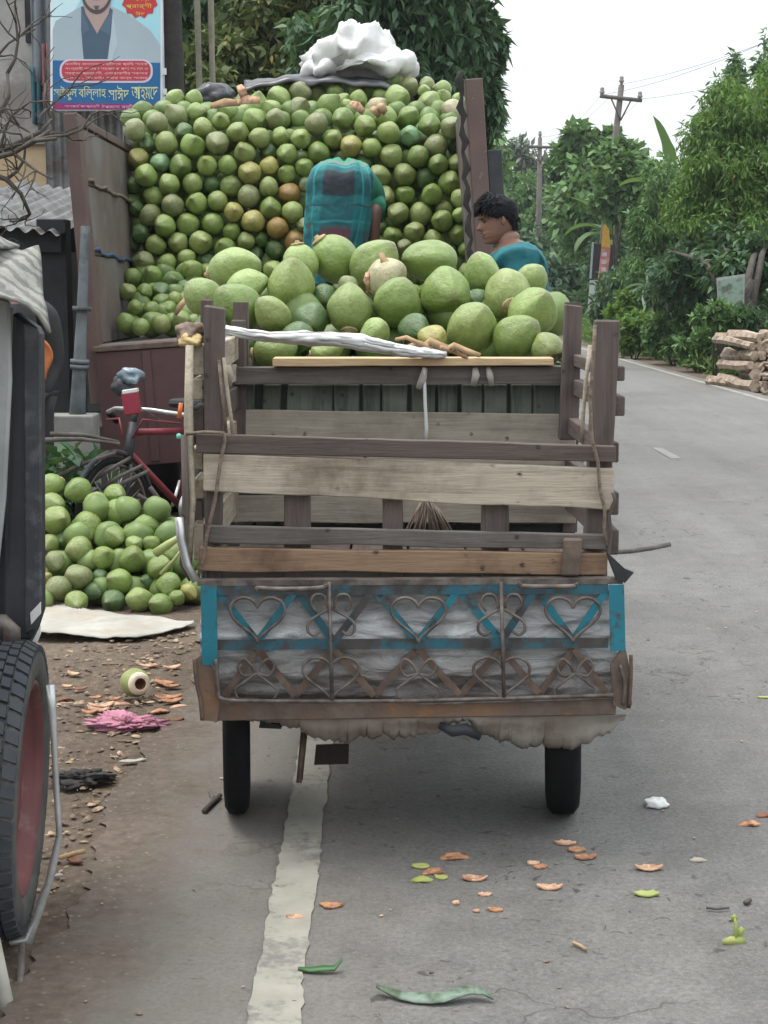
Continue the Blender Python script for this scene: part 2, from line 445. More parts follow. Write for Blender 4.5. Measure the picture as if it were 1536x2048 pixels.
ROAD_L, ROAD_R, LINE_L, LINE_R, LINE_C = -0.76, 5.42, -0.22, 5.18, 2.57
mb = MB(); mb.add([(-300, -20, -0.03), (300, -20, -0.03), (300, 900, -0.03), (-300, 900, -0.03)], [(0, 1, 2, 3)])
tag(mb.build('ground', M['dirt']), kind='structure')
# near dirt shoulder with a little relief, lapping the asphalt edge
def shoulder(u, v):
    y = 1.5 + v * 12.0
    x = ROAD_L + 0.10 - (1 - u) * 3.4 + (0.10 * rnoise((0, y, 0), 1.6, 3) + 0.05 * rnoise((0, y, 0), 7, 4)) * u
    h = -0.012 + 0.024 * rnoise((x, y, 0), 2.2, 1) + 0.010 * rnoise((x, y, 0), 9, 2)
    e = min(1.0, (1 - u) * 9.0)
    return (x, y, h * e - (1 - e) * 0.006 - (1 - u) * 0.02)
mb = MB(); mb.grid(shoulder, 70, 300)
tag(mb.build('dirt_shoulder', M['dirt'], recalc=False), kind='structure')
# asphalt sheet with ragged edges
ys = [1.0 + 0.03 * i for i in range(880)] + [28 + 4 * i for i in range(90)]
vs, fs = [], []
for i, y in enumerate(ys):
    j = 0.07 * rnoise((0, y, 0), 2.3, 5) + 0.05 * rnoise((0, y, 0), 8, 6) + 0.03 * rnoise((0, y, 0), 25, 7) if y < 28 else 0
    k = 0.08 * rnoise((0, y, 0), 1.3, 8) if y < 60 else 0
    vs += [(ROAD_L + j, y, 0.0), (ROAD_R + k, y, 0.0)]
    if i: fs.append((2 * i - 2, 2 * i - 1, 2 * i + 1, 2 * i))
mb = MB(); mb.add(vs, fs)
tag(mb.build('road', M['asphalt']), kind='structure')
road_obj = bpy.data.objects['road']
def line_strip(name, xc, w, y0, y1, jag):
    vs, fs = [], []
    n = int(min(900, (y1 - y0) / 0.03))
    for i in range(n + 1):
        y = y0 + (y1 - y0) * i / n
        a = jag * (rnoise((0, y, 0), 14, xc) + 0.7 * rnoise((0, y, 0), 33, xc + 1))
        c = jag * (rnoise((0, y, 0), 14, xc + 2) + 0.7 * rnoise((0, y, 0), 33, xc + 3))
        vs += [(xc - w / 2 + a, y, 0.004), (xc + w / 2 + c, y, 0.004)]
        if i: fs.append((2 * i - 2, 2 * i - 1, 2 * i + 1, 2 * i))
    mb = MB(); mb.add(vs, fs)
    return mb.build(name, M['line'] if 'dash' not in name else M['dash'], road_obj)
line_strip('edge_line', LINE_L, 0.105, 1.2, 26, 0.010)
line_strip('edge_line', LINE_L, 0.105, 26.0, 380, 0.0)
line_strip('edge_line', LINE_R, 0.10, 5, 380, 0.003)
for k in range(24):
    line_strip('centre_dash', LINE_C, 0.095, 14.0 + 4.5 * k - 9, 14.0 + 4.5 * k - 8.0, 0.004)
# faint dark seams of an older patch on the asphalt are in the material

# ------------------------------------------------------------------ vegetation generators
def leaf_mesh(name, rng, centers, n, size, aspect=0.4, droop=0.3, mat=None, shell=0.55):
    """n leaf-sized folded quads scattered through ellipsoid clumps (centre, radii, weight)."""
    w = np.array([c[2] for c in centers], float); w /= w.sum()
    pick = rng.choice(len(centers), n, p=w)
    C0 = np.array([c[0] for c in centers], float)[pick]
    RR = np.array([c[1] for c in centers], float)[pick]
    d = rng.normal(size=(n, 3)); d /= np.linalg.norm(d, axis=1)[:, None]
    rad = (shell + (1 - shell) * rng.random(n)) * np.where(rng.random(n) < 0.25, rng.random(n), 1.0)
    pos = C0 + d * RR * rad[:, None] * (1 + 0.12 * rng.normal(size=(n, 1)))
    ax = rng.normal(size=(n, 3)) + d * 0.7; ax[:, 2] -= droop * 2.0
    ax /= np.linalg.norm(ax, axis=1)[:, None]
    up = rng.normal(size=(n, 3)) * 0.6; up[:, 2] += 1.0
    sd = np.cross(ax, up); sd /= (np.linalg.norm(sd, axis=1)[:, None] + 1e-9)
    nr = np.cross(sd, ax)
    L = size * (0.6 + 0.8 * rng.random((n, 1)))
    W = L * aspect * 0.5
    v = np.stack([pos, pos + ax * L * 0.45 + sd * W + nr * L * 0.06, pos + ax * L - nr * L * 0.1, pos + ax * L * 0.45 - sd * W + nr * L * 0.06], 1).reshape(-1, 3)
    me = bpy.data.meshes.new(name)
    me.vertices.add(4 * n); me.vertices.foreach_set('co', v.ravel())
    me.loops.add(4 * n); me.loops.foreach_set('vertex_index', np.arange(4 * n, dtype=np.int32))
    me.polygons.add(n); me.polygons.foreach_set('loop_start', np.arange(0, 4 * n, 4, dtype=np.int32))
    me.update(calc_edges=True)
    if mat: me.materials.append(mat)
    return me
def tree(name, label, base, top, crowns, n, size, mat, seed, aspect=0.4, droop=0.3, trunk_r=0.16, bark='bark', group=None, shell=0.55, limbs=7):
    """crowns: list of (centre, radii, weight) in world metres; trunk from base to top with limbs reaching into the clumps."""
    rng = np.random.default_rng(seed)
    t = empty(name, base, label, 'tree', group)
    mb = MB(); b, tp = Vector(base), Vector(top)
    pts = [b.lerp(tp, k / 6) + Vector((rnoise((k, seed, 0), 0.7) * 0.18, rnoise((k, 0, seed), 0.7) * 0.18, 0)) * (k > 0) for k in range(7)]
    mb.tube([b - Vector((0, 0, 0.1))] + pts, [trunk_r * 1.35] + [trunk_r * (1.0 - 0.11 * k) for k in range(7)], 10)
    for i in range(min(limbs, len(crowns) * 3)):
        c = Vector(crowns[i % len(crowns)][0]); r = Vector(crowns[i % len(crowns)][1])
        s = pts[2 + i % 4]
        e = c + Vector((r.x * (rng.random() - .5) * 1.3, r.y * (rng.random() - .5) * 1.3, r.z * (rng.random() - .2)))
        m_ = s.lerp(e, 0.5) + Vector((0, 0, 0.12 * (e - s).length))
        mb.tube([s, m_, e], [trunk_r * 0.45, trunk_r * 0.28, trunk_r * 0.08], 6)
    mb.build('trunk', M[bark], t, recalc=False)
    # break each clump into many smaller leaf clusters for an uneven outline
    sub = []
    for (c, r, w) in crowns:
        k = max(8, int(26 * w))
        for _ in range(k):
            d = rng.normal(size=3); d /= np.linalg.norm(d); q = 0.35 + 0.65 * rng.random()
            s = 0.20 + 0.20 * rng.random()
            sub.append((np.array(c) + d * np.array(r) * q, np.array(r) * s * (0.8 + 0.5 * rng.random(3)), s * s))
    me = leaf_mesh('crown', rng, sub, n, size, aspect, droop, mat, shell)
    link('crown', me, None, t)
    return t
M['leaf_mid'] = mat_leaf('leaf_mid_green', (0.053, 0.110, 0.043), (0.129, 0.240, 0.075), 0.3)
M['leaf_dark'] = mat_leaf('leaf_dark_green', (0.032, 0.077, 0.041), (0.077, 0.150, 0.066), 0.25)
M['leaf_bright'] = mat_leaf('leaf_bright_green', (0.072, 0.143, 0.032), (0.151, 0.272, 0.061), 0.4, (0.22, 0.20, 0.05))
M['leaf_drape'] = mat_leaf('leaf_drooping_grey_green', (0.048, 0.099, 0.054), (0.120, 0.210, 0.114), 0.3)
M['leaf_olive'] = mat_leaf('leaf_olive', (0.058, 0.088, 0.031), (0.124, 0.153, 0.049), 0.3, (0.42, 0.27, 0.04))
M['leaf_hazed'] = mat_leaf('leaf_haze_paled', (0.085, 0.110, 0.085), (0.170, 0.200, 0.155), 0.3)  # distance haze put into the leaf colour as a paler grey
M['grass'] = mat_leaf('verge_grass', (0.05, 0.10, 0.02), (0.13, 0.21, 0.05), 0.4)
M['banana'] = mat_leaf('banana_leaf', (0.06, 0.12, 0.045), (0.10, 0.18, 0.06), 0.4)
M['banana_pale'] = mat_leaf('banana_leaf_pale', (0.20, 0.27, 0.20), (0.26, 0.32, 0.24), 0.3)

def cl(px, py, Y, rx, ry, w=1.0, depth=None):
    c = P(px, py, Y); k = Y / F_PX
    return (tuple(c), (rx * k, depth or rx * k, ry * k), w)
def base_at(px, Y, z=-0.02):
    p = P(px, 585, Y); return (p.x, Y, z)
# big trees behind the truck
tree('leafy_tree', 'tall dark tree with drooping leaves behind the truck and white sack', base_at(815, 23), P(815, 40, 23),
     [cl(720, 70, 23, 130, 130, 1.2), cl(850, 60, 23, 130, 150, 1.6), cl(935, 110, 23.5, 62, 130, .7), cl(975, 150, 23.6, 26, 90, .2), cl(985, 60, 23.6, 22, 60, .15), cl(830, -120, 23, 210, 120, 1.2), cl(962, 250, 24, 26, 80, .22), cl(780, 190, 24, 150, 110, 1.0)],
     21000, 0.20, M['leaf_drape'], 1, 0.36, 0.7, 0.22)
tree('leafy_tree', 'olive green tree with a yellow tuft left of the white sack', base_at(560, 27), P(560, 30, 27),
     [cl(560, 60, 27, 130, 130, 1.4), cl(480, 140, 26, 110, 130, 1.1), cl(640, 30, 27, 100, 120, .8), cl(560, -130, 27, 190, 110, 1)],
     20000, 0.20, M['leaf_olive'], 2, 0.4, 0.5, 0.2)
tree('leafy_tree', 'shaded tree behind the bamboo poles left of the coconut load', base_at(430, 30), P(430, 60, 30),
     [cl(430, 100, 30, 110, 180, 1.3), cl(380, -60, 30, 130, 150, 1.0), cl(300, 120, 31, 110, 190, 1.0)],
     14000, 0.24, M['leaf_dark'], 3, 0.4, 0.4, 0.2)
# the row along the right verge, near to far
RT = 'trees along the far verge'
tree('leafy_tree', 'bushy bright green tree above the log pile', base_at(1500, 33), P(1500, 330, 33),
     [cl(1500, 290, 33, 120, 120, 1.5), cl(1430, 380, 32.5, 100, 120, 1.3), cl(1540, 430, 32, 110, 130, 1.2), cl(1470, 210, 33.5, 50, 60, .4), cl(1560, 210, 34, 90, 110, .8)],
     38000, 0.15, M['leaf_bright'], 4, 0.28, 0.7, 0.14, group=RT)
tree('leafy_tree', 'full green tree beside the log pile tree, a little farther off', base_at(1385, 40), P(1385, 380, 40),
     [cl(1380, 400, 40, 90, 120, 1.4), cl(1330, 470, 39, 90, 110, 1.2), cl(1420, 500, 38.5, 100, 110, 1.0)],
     26000, 0.17, M['leaf_mid'], 5, 0.32, 0.6, 0.14, group=RT)
tree('leafy_tree', 'slender treetop poking above the bushy trees at the picture edge', base_at(1470, 52), P(1468, 150, 52),
     [cl(1468, 160, 52, 18, 50, .5), cl(1480, 230, 52, 60, 60, 1), cl(1535, 170, 53, 30, 90, .6), cl(1425, 270, 52, 40, 50, .4)],
     5000, 0.26, M['leaf_mid'], 6, 0.4, 0.4, 0.12, group=RT)
tree('leafy_tree', 'big-leaved tree behind the leaning utility pole', base_at(1200, 66), P(1200, 380, 66),
     [cl(1175, 300, 66, 55, 40, .8), cl(1240, 330, 66, 70, 60, 1.1), cl(1200, 420, 65, 100, 90, 1.4), cl(1130, 330, 66, 35, 25, .35), cl(1290, 400, 64, 70, 90, .9)],
     12000, 0.40, M['leaf_mid'], 7, 0.6, 0.3, 0.18, group=RT)
tree('leafy_tree', 'grey-green tree around the farther utility pole', base_at(1095, 84), P(1095, 420, 84),
     [cl(1105, 440, 84, 70, 90, 1.2), cl(1050, 450, 86, 60, 100, 1.0), cl(1150, 480, 82, 60, 90, .8), cl(1010, 400, 88, 45, 60, .6)],
     11000, 0.40, M['leaf_mid'], 8, 0.5, 0.3, 0.2, group=RT)
tree('leafy_tree', 'haze-paled thin-leaved tree in the distance behind the farther pole', base_at(1035, 112), P(1035, 330, 112),
     [cl(1030, 320, 112, 45, 35, .8), cl(1070, 350, 112, 35, 40, .6), cl(995, 350, 112, 40, 50, .6)],
     2600, 0.55, M['leaf_hazed'], 9, 0.4, 0.3, 0.22, group=RT)
tree('leafy_tree', 'dark low tree at the foot of the farther pole', base_at(1120, 74), P(1120, 520, 74),
     [cl(1130, 560, 74, 90, 80, 1.2), cl(1060, 560, 78, 80, 80, 1.0), cl(1010, 560, 84, 60, 80, .6)],
     7000, 0.42, M['leaf_dark'], 10, 0.5, 0.3, 0.2, group=RT)
tree('leafy_tree', 'dark shady tree behind the small billboard', base_at(1500, 29), P(1494, 560, 29),
     [cl(1500, 520, 31, 110, 70, 1.2), cl(1380, 560, 33, 90, 80, 1.2), cl(1440, 620, 33.5, 90, 60, .9)],
     13000, 0.21, M['leaf_dark'], 11, 0.4, 0.4, 0.20, 'bark', group=RT)
tree('leafy_tree', 'dark hedge-like tree between the banana plant and the billboard', base_at(1310, 44), P(1310, 560, 44),
     [cl(1310, 560, 44, 80, 70, 1.1), cl(1260, 600, 46, 70, 60, 1.0), cl(1350, 630, 43, 80, 50, .9), cl(1235, 540, 62, 60, 90, .8)],
     12000, 0.26, M['leaf_dark'], 12, 0.4, 0.4, 0.14, group=RT)
tree('leafy_tree', 'slim leafy treetop in front of the leaning utility pole', base_at(1232, 54), P(1232, 360, 54),
     [cl(1232, 345, 54, 34, 50, 1.0), cl(1214, 400, 54, 30, 34, .8), cl(1262, 390, 54, 34, 50, .8)], 3200, 0.34, M['leaf_mid'], 14, 0.55, 0.3, 0.08, group=RT)
# trees further on behind the truck, seen only from the side
tree('leafy_tree', 'tree in the gap between the truck and the far bend', base_at(900, 70), P(900, 300, 70),
     [cl(900, 330, 70, 100, 160, 1.0), cl(960, 470, 72, 60, 100, .8)], 5000, 0.45, M['leaf_mid'], 13, 0.5, 0.4, 0.2)

# unseen tree copies added beside and behind the viewer to block low sky light
def copy_tree(src, loc, rz, label):
    r = src.copy(); COL.objects.link(r); r.location = loc; r.rotation_euler = (0, 0, rz); r['label'] = label; r['group'] = 'added unseen trees beside and behind the viewpoint'
    for ch in src.children:
        c = ch.copy(); COL.objects.link(c); c.parent = r
    return r
srcs = [o for o in bpy.data.objects if o.name in ('leafy_tree', 'leafy_tree.001', 'leafy_tree.002')]
for i, (x, y) in enumerate(((10.5, 15), (10, 7), (10.5, -2), (9.5, -11), (-8.5, 3.5), (-8, -5), (-8.5, -13), (-2, -19), (4.5, -20))):
    copy_tree(srcs[i % 3], (x, y, 0), i * 1.3, 'added unseen tree blocking low sky light, %s along from the far right end' % ORD[i + 1])
bpy.context.view_layer.update()

# low bushes at the verge
def bush(label, px, py, Y, rx, ry, n, size, mat, seed, aspect=0.45):
    rng = np.random.default_rng(seed)
    c = P(px, py, Y); k = Y / F_PX; rx *= k; ry *= k
    t = empty('roadside_bush', (c.x, Y, 0), label, 'bush', 'bushes along the far verge')
    sub = []
    for _ in range(22):
        d = rng.normal(size=3); d /= np.linalg.norm(d); q = rng.random() ** .5
        p = np.array([c.x, Y, c.z]) + d * np.array([rx, rx, ry]) * q
        p[2] = max(p[2], 0.12)
        sub.append((p, np.array([rx, rx, ry]) * (0.2 + 0.15 * rng.random()), 1))
    link('foliage', leaf_mesh('foliage', rng, sub, n, size, aspect, 0.1, mat), None, t)
    mb = MB()
    for s in range(5):
        a = rng.random() * 6.28
        mb.tube([(c.x + .05 * math.cos(a), Y + .05 * math.sin(a), -0.05), (c.x + rx * .5 * math.cos(a), Y + rx * .5 * math.sin(a), max(0.2, c.z))], [0.015, 0.006], 5)
    mb.build('stem', M['bark'], t, recalc=False)
bush('bright green bush beside the cart post', 1250, 625, 38, 36, 40, 2200, 0.17, M['leaf_bright'], 21)
bush('bright green low bush in front of the thin palm stem', 1270, 660, 36, 55, 45, 2400, 0.16, M['leaf_bright'], 22)
bush('mid green bush on the verge below the banana leaf', 1350, 670, 33, 60, 45, 2600, 0.15, M['leaf_mid'], 23)
bush('dark green bush left of the log pile', 1420, 690, 30, 60, 40, 2600, 0.14, M['leaf_mid'], 24)
bush('shaded bush behind the log pile', 1510, 690, 28.5, 60, 50, 2600, 0.14, M['leaf_dark'], 25)
bush('leafy sprigs growing up in front of the small billboard', 1432, 632, 27.5, 42, 34, 1500, 0.13, M['leaf_mid'], 28)
bush('low sprigs hiding the right leg of the billboard', 1490, 640, 27.4, 38, 26, 1300, 0.13, M['leaf_dark'], 29)
bush('dim bush far down the verge near the boy', 1110, 620, 70, 60, 45, 1800, 0.3, M['leaf_dark'], 26)
bush('dim bush behind the pole with the adverts', 1180, 620, 66, 60, 50, 2000, 0.28, M['leaf_mid'], 27)
# creeping vine mass on the verge bank
def stuff_leaves(name, label, cat, boxes, n, size, mat, seed, aspect=0.2, droop=-0.5):
    rng = np.random.default_rng(seed)
    o = link(name, leaf_mesh(name, rng, boxes, n, size, aspect, droop, mat, 0.0), None)
    tag(o, label, cat, kind='stuff'); return o
bx = []
for i in range(150):
    y = 25.5 + 75 * (i / 150) ** 1.6
    x = 5.75 + 1.3 * (mnoise.noise(Vector((i * .77, 0, 0))) * .5 + .5) + (.35 if y < 27 else 0)
    bx.append(((x, y, 0.10), (0.5, 0.7, 0.14 + .1 * mnoise.noise(Vector((i * 1.3, 5, 0)))), 0.4 + 20 / y))
stuff_leaves('grass', 'tangled green grass along the far verge', 'grass', bx, 24000, 0.22, M['grass'], 31, 0.14)

ub = []
for i in range(90):
    y = 27 + 55 * (i / 90) ** 1.3
    x = 7.0 + .018 * y + 1.2 * (mnoise.noise(Vector((i * .9, 3, 0))) * .5 + .5); hgt = .9 + .9 * (mnoise.noise(Vector((i * .6, 9, 0))) * .5 + .5)
    ub.append(((x, y, hgt * .55), (.8, .8, hgt * .6), 1.0))
stuff_leaves('undergrowth', 'leafy undergrowth between the trunks along the far verge', 'undergrowth', ub, 22000, .22, M['leaf_mid'], 41, .4, .2)
ub = [((b_[0][0] - 1.05, b_[0][1], .26), (.6, .8, .3), 1) for b_ in ub]
stuff_leaves('undergrowth', 'bright low creepers at the front of the far verge', 'undergrowth', ub, 16000, .16, M['leaf_bright'], 42, .5, -.1)

def banana_plant(label, base, stem_h, leaves, mat, lean=(0, 0)):
    t = empty('banana_plant', base, label, 'plant', 'banana plants on the far verge')
    b = Vector(base); top = b + Vector((lean[0], lean[1], stem_h))
    mb = MB(); mb.tube([b, b.lerp(top, .5), top], [.13, .11, .07], 10); mb.build('stem', M['husk_green'], t, recalc=False)
    for (az, el, L, W, bend) in leaves:
        az, el = R(az), R(el)
        h = Vector((math.cos(az), math.sin(az), 0)); side = Vector((-math.sin(az), math.cos(az), 0))
        n = 12; vs, fs = [], []
        p, e = top.copy(), el
        for i in range(n + 1):
            u = i / n
            w = W * math.sin(math.pi * min(1, .08 + u * .92)) ** .6 * (0.02 if u < .12 else 1)
            d = h * math.cos(e) + Vector((0, 0, math.sin(e)))
            nrm = side.cross(d)
            rip = 0.85 + 0.3 * rnoise((i, az * 3, 0), 1.9)
            vs += [p + side * w * rip - nrm * w * .35, p, p - side * w * rip - nrm * w * .35]
            if i:
                a = 3 * (i - 1); fs += [(a, a + 1, a + 4, a + 3), (a + 1, a + 2, a + 5, a + 4)]
            p = p + d * (L / n); e -= R(bend) / n
        m2 = MB(); m2.add(vs, fs, True); m2.build('leaf', mat, t, recalc=False)
banana_plant('banana plant with an upright pale leaf rising above the trees', base_at(1345, 46), 3.9,
             [(200, 82, 2.6, .38, 20), (30, 65, 2.2, .34, 70), (150, 60, 2.0, .33, 90), (280, 50, 2.0, .33, 80), (340, 40, 1.9, .33, 90), (90, 60, 2, .3, 60)], M['banana'])
banana_plant('banana plant spreading fronds in front of the leaning pole', base_at(1222, 60), 3.4,
             [(185, 70, 2.4, .3, 60), (10, 48, 2.4, .28, 60), (355, 20, 2.3, .28, 30), (150, 50, 2.2, .3, 100), (210, 30, 2.0, .3, 100), (270, 70, 2.2, .34, 100), (40, 70, 2, .3, 80)], M['banana'])
banana_plant('small banana plant with one drooping leaf over a thin stem', base_at(1300, 38), 1.55,
             [(330, 25, 1.0, .17, 60), (200, 10, .9, .14, 110), (170, 30, 1.0, .15, 120), (80, 60, .9, .14, 60), (250, -10, .8, .13, 60)], M['banana_pale'])
# ================================================================== roadside buildings, poster, pole (left of the truck)
M['plaster'] = mat_plain('grey_plaster', (0.40, 0.39, 0.37), (0.27, 0.26, 0.25), 0.9, 2.5, 0, 0.3, 12, c3=(0.22, 0.2, 0.18), s3=1.5)
M['beige'] = mat_plain('beige_wall', (0.52, 0.40, 0.25), (0.42, 0.31, 0.19), 0.9, 3, 0, 0.2, 14)
M['tin'] = mat_plain('weathered_tin', (0.20, 0.20, 0.20), (0.10, 0.10, 0.10), 0.6, 4, 0.3, 0.2, 25, c3=(0.09, 0.075, 0.065), s3=5)
M['darkwood'] = mat_plain('dark_shop_timber', (0.028, 0.030, 0.036), (0.018, 0.018, 0.02), 0.8, 6)
M['concrete'] = mat_plain('concrete', (0.30, 0.295, 0.275), (0.20, 0.195, 0.18), 0.9, 6, 0, 0.3)
M['pipe'] = mat_plain('blue_grey_pipe', (0.17, 0.19, 0.20), (0.10, 0.11, 0.115), 0.6, 7, 0.1, 0.2, 20, c3=(0.045, 0.045, 0.048), s3=3)
M['shutter_grey'] = mat_plain('grey_shutter_board', (0.115, 0.12, 0.125), (0.08, 0.082, 0.086), 0.8, 5)

def corrug(mb, p00, p10, p01, p11, waves, amp, nrm):
    """corrugated sheet between 4 corners (u across the waves, v along)."""
    p00, p10, p01, p11, nrm = map(Vector, (p00, p10, p01, p11, nrm))
    def fn(u, v):
        return p00.lerp(p10, u).lerp(p01.lerp(p11, u), v) + nrm * (amp * math.sin(u * waves * 2 * math.pi))
    mb.grid(fn, waves * 8, 2)
# --- the grey building behind
b = empty('roadside_building', P(40, 585, 15.0) * 1.0, 'pale grey plaster building with a beige lower wall behind the poster', 'building')
b.location = (-5.2, 18.0, 0)
mb = MB(); mb.box((-9.5, 18.0, -0.05), (-3.05, 22.0, 6.8)); mb.build('wall', M['plaster'], b)
mb = MB(); mb.box((-9.5, 17.86, -0.05), (-3.2, 17.995, 3.05)); mb.build('beige_wall', M['beige'], b)
mb = MB(); mb.box((-9.6, 17.80, 3.05), (-3.15, 17.996, 3.11)); mb.build('ledge', M['concrete'], b)
o = MB().box((P(52, 80, 17.97).x, 17.95, 4.15), (P(112, 80, 17.97).x, 17.998, 6.4)).build('window', M['darkwood'], b)
mb = MB(); x0 = P(52, 0, 17.93).x
for k in range(4):
    mb.box((x0 + .01, 17.92, 4.3 + .5 * k), (x0 + .32, 17.945, 4.33 + .5 * k))
o2 = mb.build('window_bar', M['rust'], o)
# tin sheet wall seen under the poster, each sheet a piece
tinw = empty('tin_fence', (-2.6, 16.9, 0), 'rusty grey corrugated tin sheet fence under the poster', 'fence')
for k in range(7):
    x = -3.5 + 0.27 * k
    m2 = MB(); corrug(m2, (x, 16.9, 0), (x + .262, 16.9, 0), (x, 16.9, 3.48 - .03 * (k % 2)), (x + .262, 16.9, 3.48 - .03 * (k % 2)), 3, 0.014, (0, 1, 0))
    m2.build('sheet', M['tin'], tinw, recalc=False)
m2 = MB(); m2.box((-3.5, 16.93, 2.0), (-1.62, 16.98, 2.06)); m2.build('rail', M['darkwood'], tinw)
# --- hanging cloths on the grey wall
for (px, py, w, h, c, lab) in [(85, 70, 22, 90, (0.20, 0.22, 0.24), 'dark cloth hanging on the grey wall left of the poster'),
                               (72, 190, 10, 55, (0.06, 0.16, 0.20), 'teal rag hanging below the dark cloth'),
                               (92, 150, 9, 60, (0.35, 0.16, 0.17), 'faded pink rag hanging beside the poster')]:
    mm = mat_plain('rag_' + str(px), c, None, 0.9, 5)
    c0 = P(px, py, 17.7); k = 17.7 / F_PX
    m2 = MB(); m2.grid(lambda u, v: (c0.x + (u - .5) * w * 2 * k * (1 + .3 * v * rnoise((u * 3, v, px), 1)), 17.7 + .05 * math.sin(u * 13 + v), c0.z + (.5 - v) * h * 2 * k + .05 * rnoise((u * 4, px, 0), 1)), 14, 8)
    o = m2.build('hanging_cloth', mm, recalc=False); tag(o, lab, 'cloth', 'rags hung on the grey wall')
    sm = o.modifiers.new('t', 'SOLIDIFY'); sm.thickness = .012
# --- open shed with tin roof and dark posts
sh = empty('tin_roof_shed', (-2.9, 11.5, 0), 'dark open shed with a low weathered tin roof beside the truck', 'shed')
za, zb = P(75, 358, 13.2).z, P(75, 452, 10.2).z
sheets = 5
xr = P(150, 400, 10.6).x - .02
for k in range(sheets):
    x1, x0 = xr - k * .5, xr - k * .5 - .49
    m2 = MB(); corrug(m2, (x0, 10.2, zb), (x1, 10.2, zb - .05), (x0, 13.6, zb + .50), (x1, 13.6, zb + .42), 5, .016, (0, 0, 1))
    o = m2.build('roof_sheet', M['tin'], sh, recalc=False)
for (px, w) in ((112, 58),):
    p = P(px, 700, 10.4); k = 10.4 / F_PX
    bevel(MB().box((p.x - w * k / 2, 10.35, 0), (p.x + w * k / 2, 10.52, zb + .05)).build('post', M['darkwood'], sh), .006)
for x in (-3.6, -4.4): MB().box((x, 10.35, 0), (x + .1, 10.5, zb + .05)).build('post', M['darkwood'], sh)
MB().box((-5.4, 10.3, zb - .16), (xr - .02, 10.36, zb - .04)).build('beam', M['darkwood'], sh)
MB().box((-5.4, 13.3, 0), (xr, 13.4, zb + .38)).build('back_wall', M['darkwood'], sh)
for k in range(9):
    x = xr - .04 - .2 * k
    MB().box((x - .19, 12.2 + .006 * (k % 2), .55), (x, 12.225 + .006 * (k % 2), 1.75)).build('shutter_board', M['shutter_grey'], sh)
MB().box((-5.4, 10.25, -.05), (xr + .05, 12.5, .52)).build('plinth', M['concrete'], sh)
MB().box((-5.2, 9.9, -.05), (xr + .0, 10.24, .26)).build('step', M['concrete'], sh)
# --- pipe column with its square footing
pc = empty('pipe_column', tuple(P(158, 850, 9.2)), 'blue-grey pipe column with collars beside the truck panel', 'column')
a, c = P(170, 470, 9.2), P(155, 835, 9.2); k = 9.2 / F_PX
pc.location = (c.x, 9.2, 0)
up = (a - c).normalized()
pts = [c + up * t for t in np.linspace(0, (a - c).length, 9)] + [a + up * .05]
rad = [24, 21, 19, 17, 15, 14, 13.5, 13, 12]
MB().tube(pts, [r * k * .72 for r in rad] + [9 * k], 14).build('pipe', M['pipe'], pc, recalc=False)
for t in (.28, .31, .60):
    q = c + up * (a - c).length * t
    MB().tube([q - up * .012, q + up * .012], 19 * k, 14).build('collar', M['pipe'], pc, recalc=False)
bevel(MB().box((c.x - .16, 9.08, -.05), (c.x + .11, 9.30, c.z + .02)).build('footing', M['concrete'], pc), .01)

# --- poster (flat print, hung from the trunk)
TR_Y = 16.5
tk = empty('tree_trunk', (P(349, 585, TR_Y).x, TR_Y, 0), 'dark straight trunk right of the portrait poster', 'tree')
pts = [Vector((P(349, 585, TR_Y).x + .02 * math.sin(q), TR_Y, -.05 + q)) for q in np.linspace(0, 7.5, 10)]
MB().tube(pts, [.16 - .004 * i for i in range(10)], 12).build('trunk', M['bark_dark'], tk, recalc=False)
rng = np.random.default_rng(77)
link('crown', leaf_mesh('crown', rng, [((pts[0].x + .8 * (rng.random() - .5) * 3, TR_Y + 1.5 * (rng.random() - .5) * 2, 7.4 + 1.6 * rng.random()), (.7, .7, .5), 1) for _ in range(14)], 3000, .2, .4, .3, M['leaf_dark']), None, tk)
for (px0, px1, lab) in ((392, 403, 'left one of two pale bamboo poles behind the load'), (420, 427, 'right one of two pale bamboo poles behind the load')):
    pp = empty('bamboo_pole', (P(px0, 585, 17.6).x, 17.6, 0), lab, 'pole', 'bamboo poles behind the load')
    bm_ = MB()
    x0, x1 = P(px0, 0, 17.6).x, P(px1 + 4, 200, 17.6).x
    q = [Vector((x1 + (x0 - x1) * t, 17.6, -.05 + 5.6 * t)) for t in np.linspace(0, 1, 15)]
    bm_.tube(q, [.034 if i % 2 else .030 for i in range(15)], 8)
    bm_.build('culm', mat_plain('bamboo', (.26, .24, .18), (.17, .16, .12), .6, 6), pp, recalc=False)
PY = 16.28
kP = PY / F_PX
def px_poly(pts, off): return [P(x, y, PY) - Vector((0, off, 0)) for x, y in pts]
po = empty('portrait_poster', tuple(P(212, 220, PY)), 'blue campaign poster of a bearded man in a pale jacket on the dark trunk', 'poster')
def flat(name, pts, off, col, thick=.0015, rough=.55):
    mm = mat_plain('print_' + name, col, tuple(c * .92 for c in col), rough, 3, 0, 0.05)
    return MB().slab(px_poly(pts, off), -thick, Vector((0, -1, 0))).build(name, mm, po)
X0, X1, T0 = 101, 325, -170
MB().box((P(100, 0, PY).x, PY - .004, P(0, 222, PY).z), (P(326, 0, PY).x, PY + .02, P(0, T0, PY).z)).build('panel', mat_plain('poster_back', (.5, .55, .58), None, .6), po)
flat('white_border', [(101, T0), (325, T0), (325, 221), (101, 221)], .006, (.72, .74, .78))
flat('sky_print', [(106, T0), (321, T0), (321, 125), (106, 125)], .009, (.36, .66, .74))
flat('sky_glow_print', [(106, -60), (200, -60), (150, 20), (106, 60)], .0105, (.55, .75, .80))
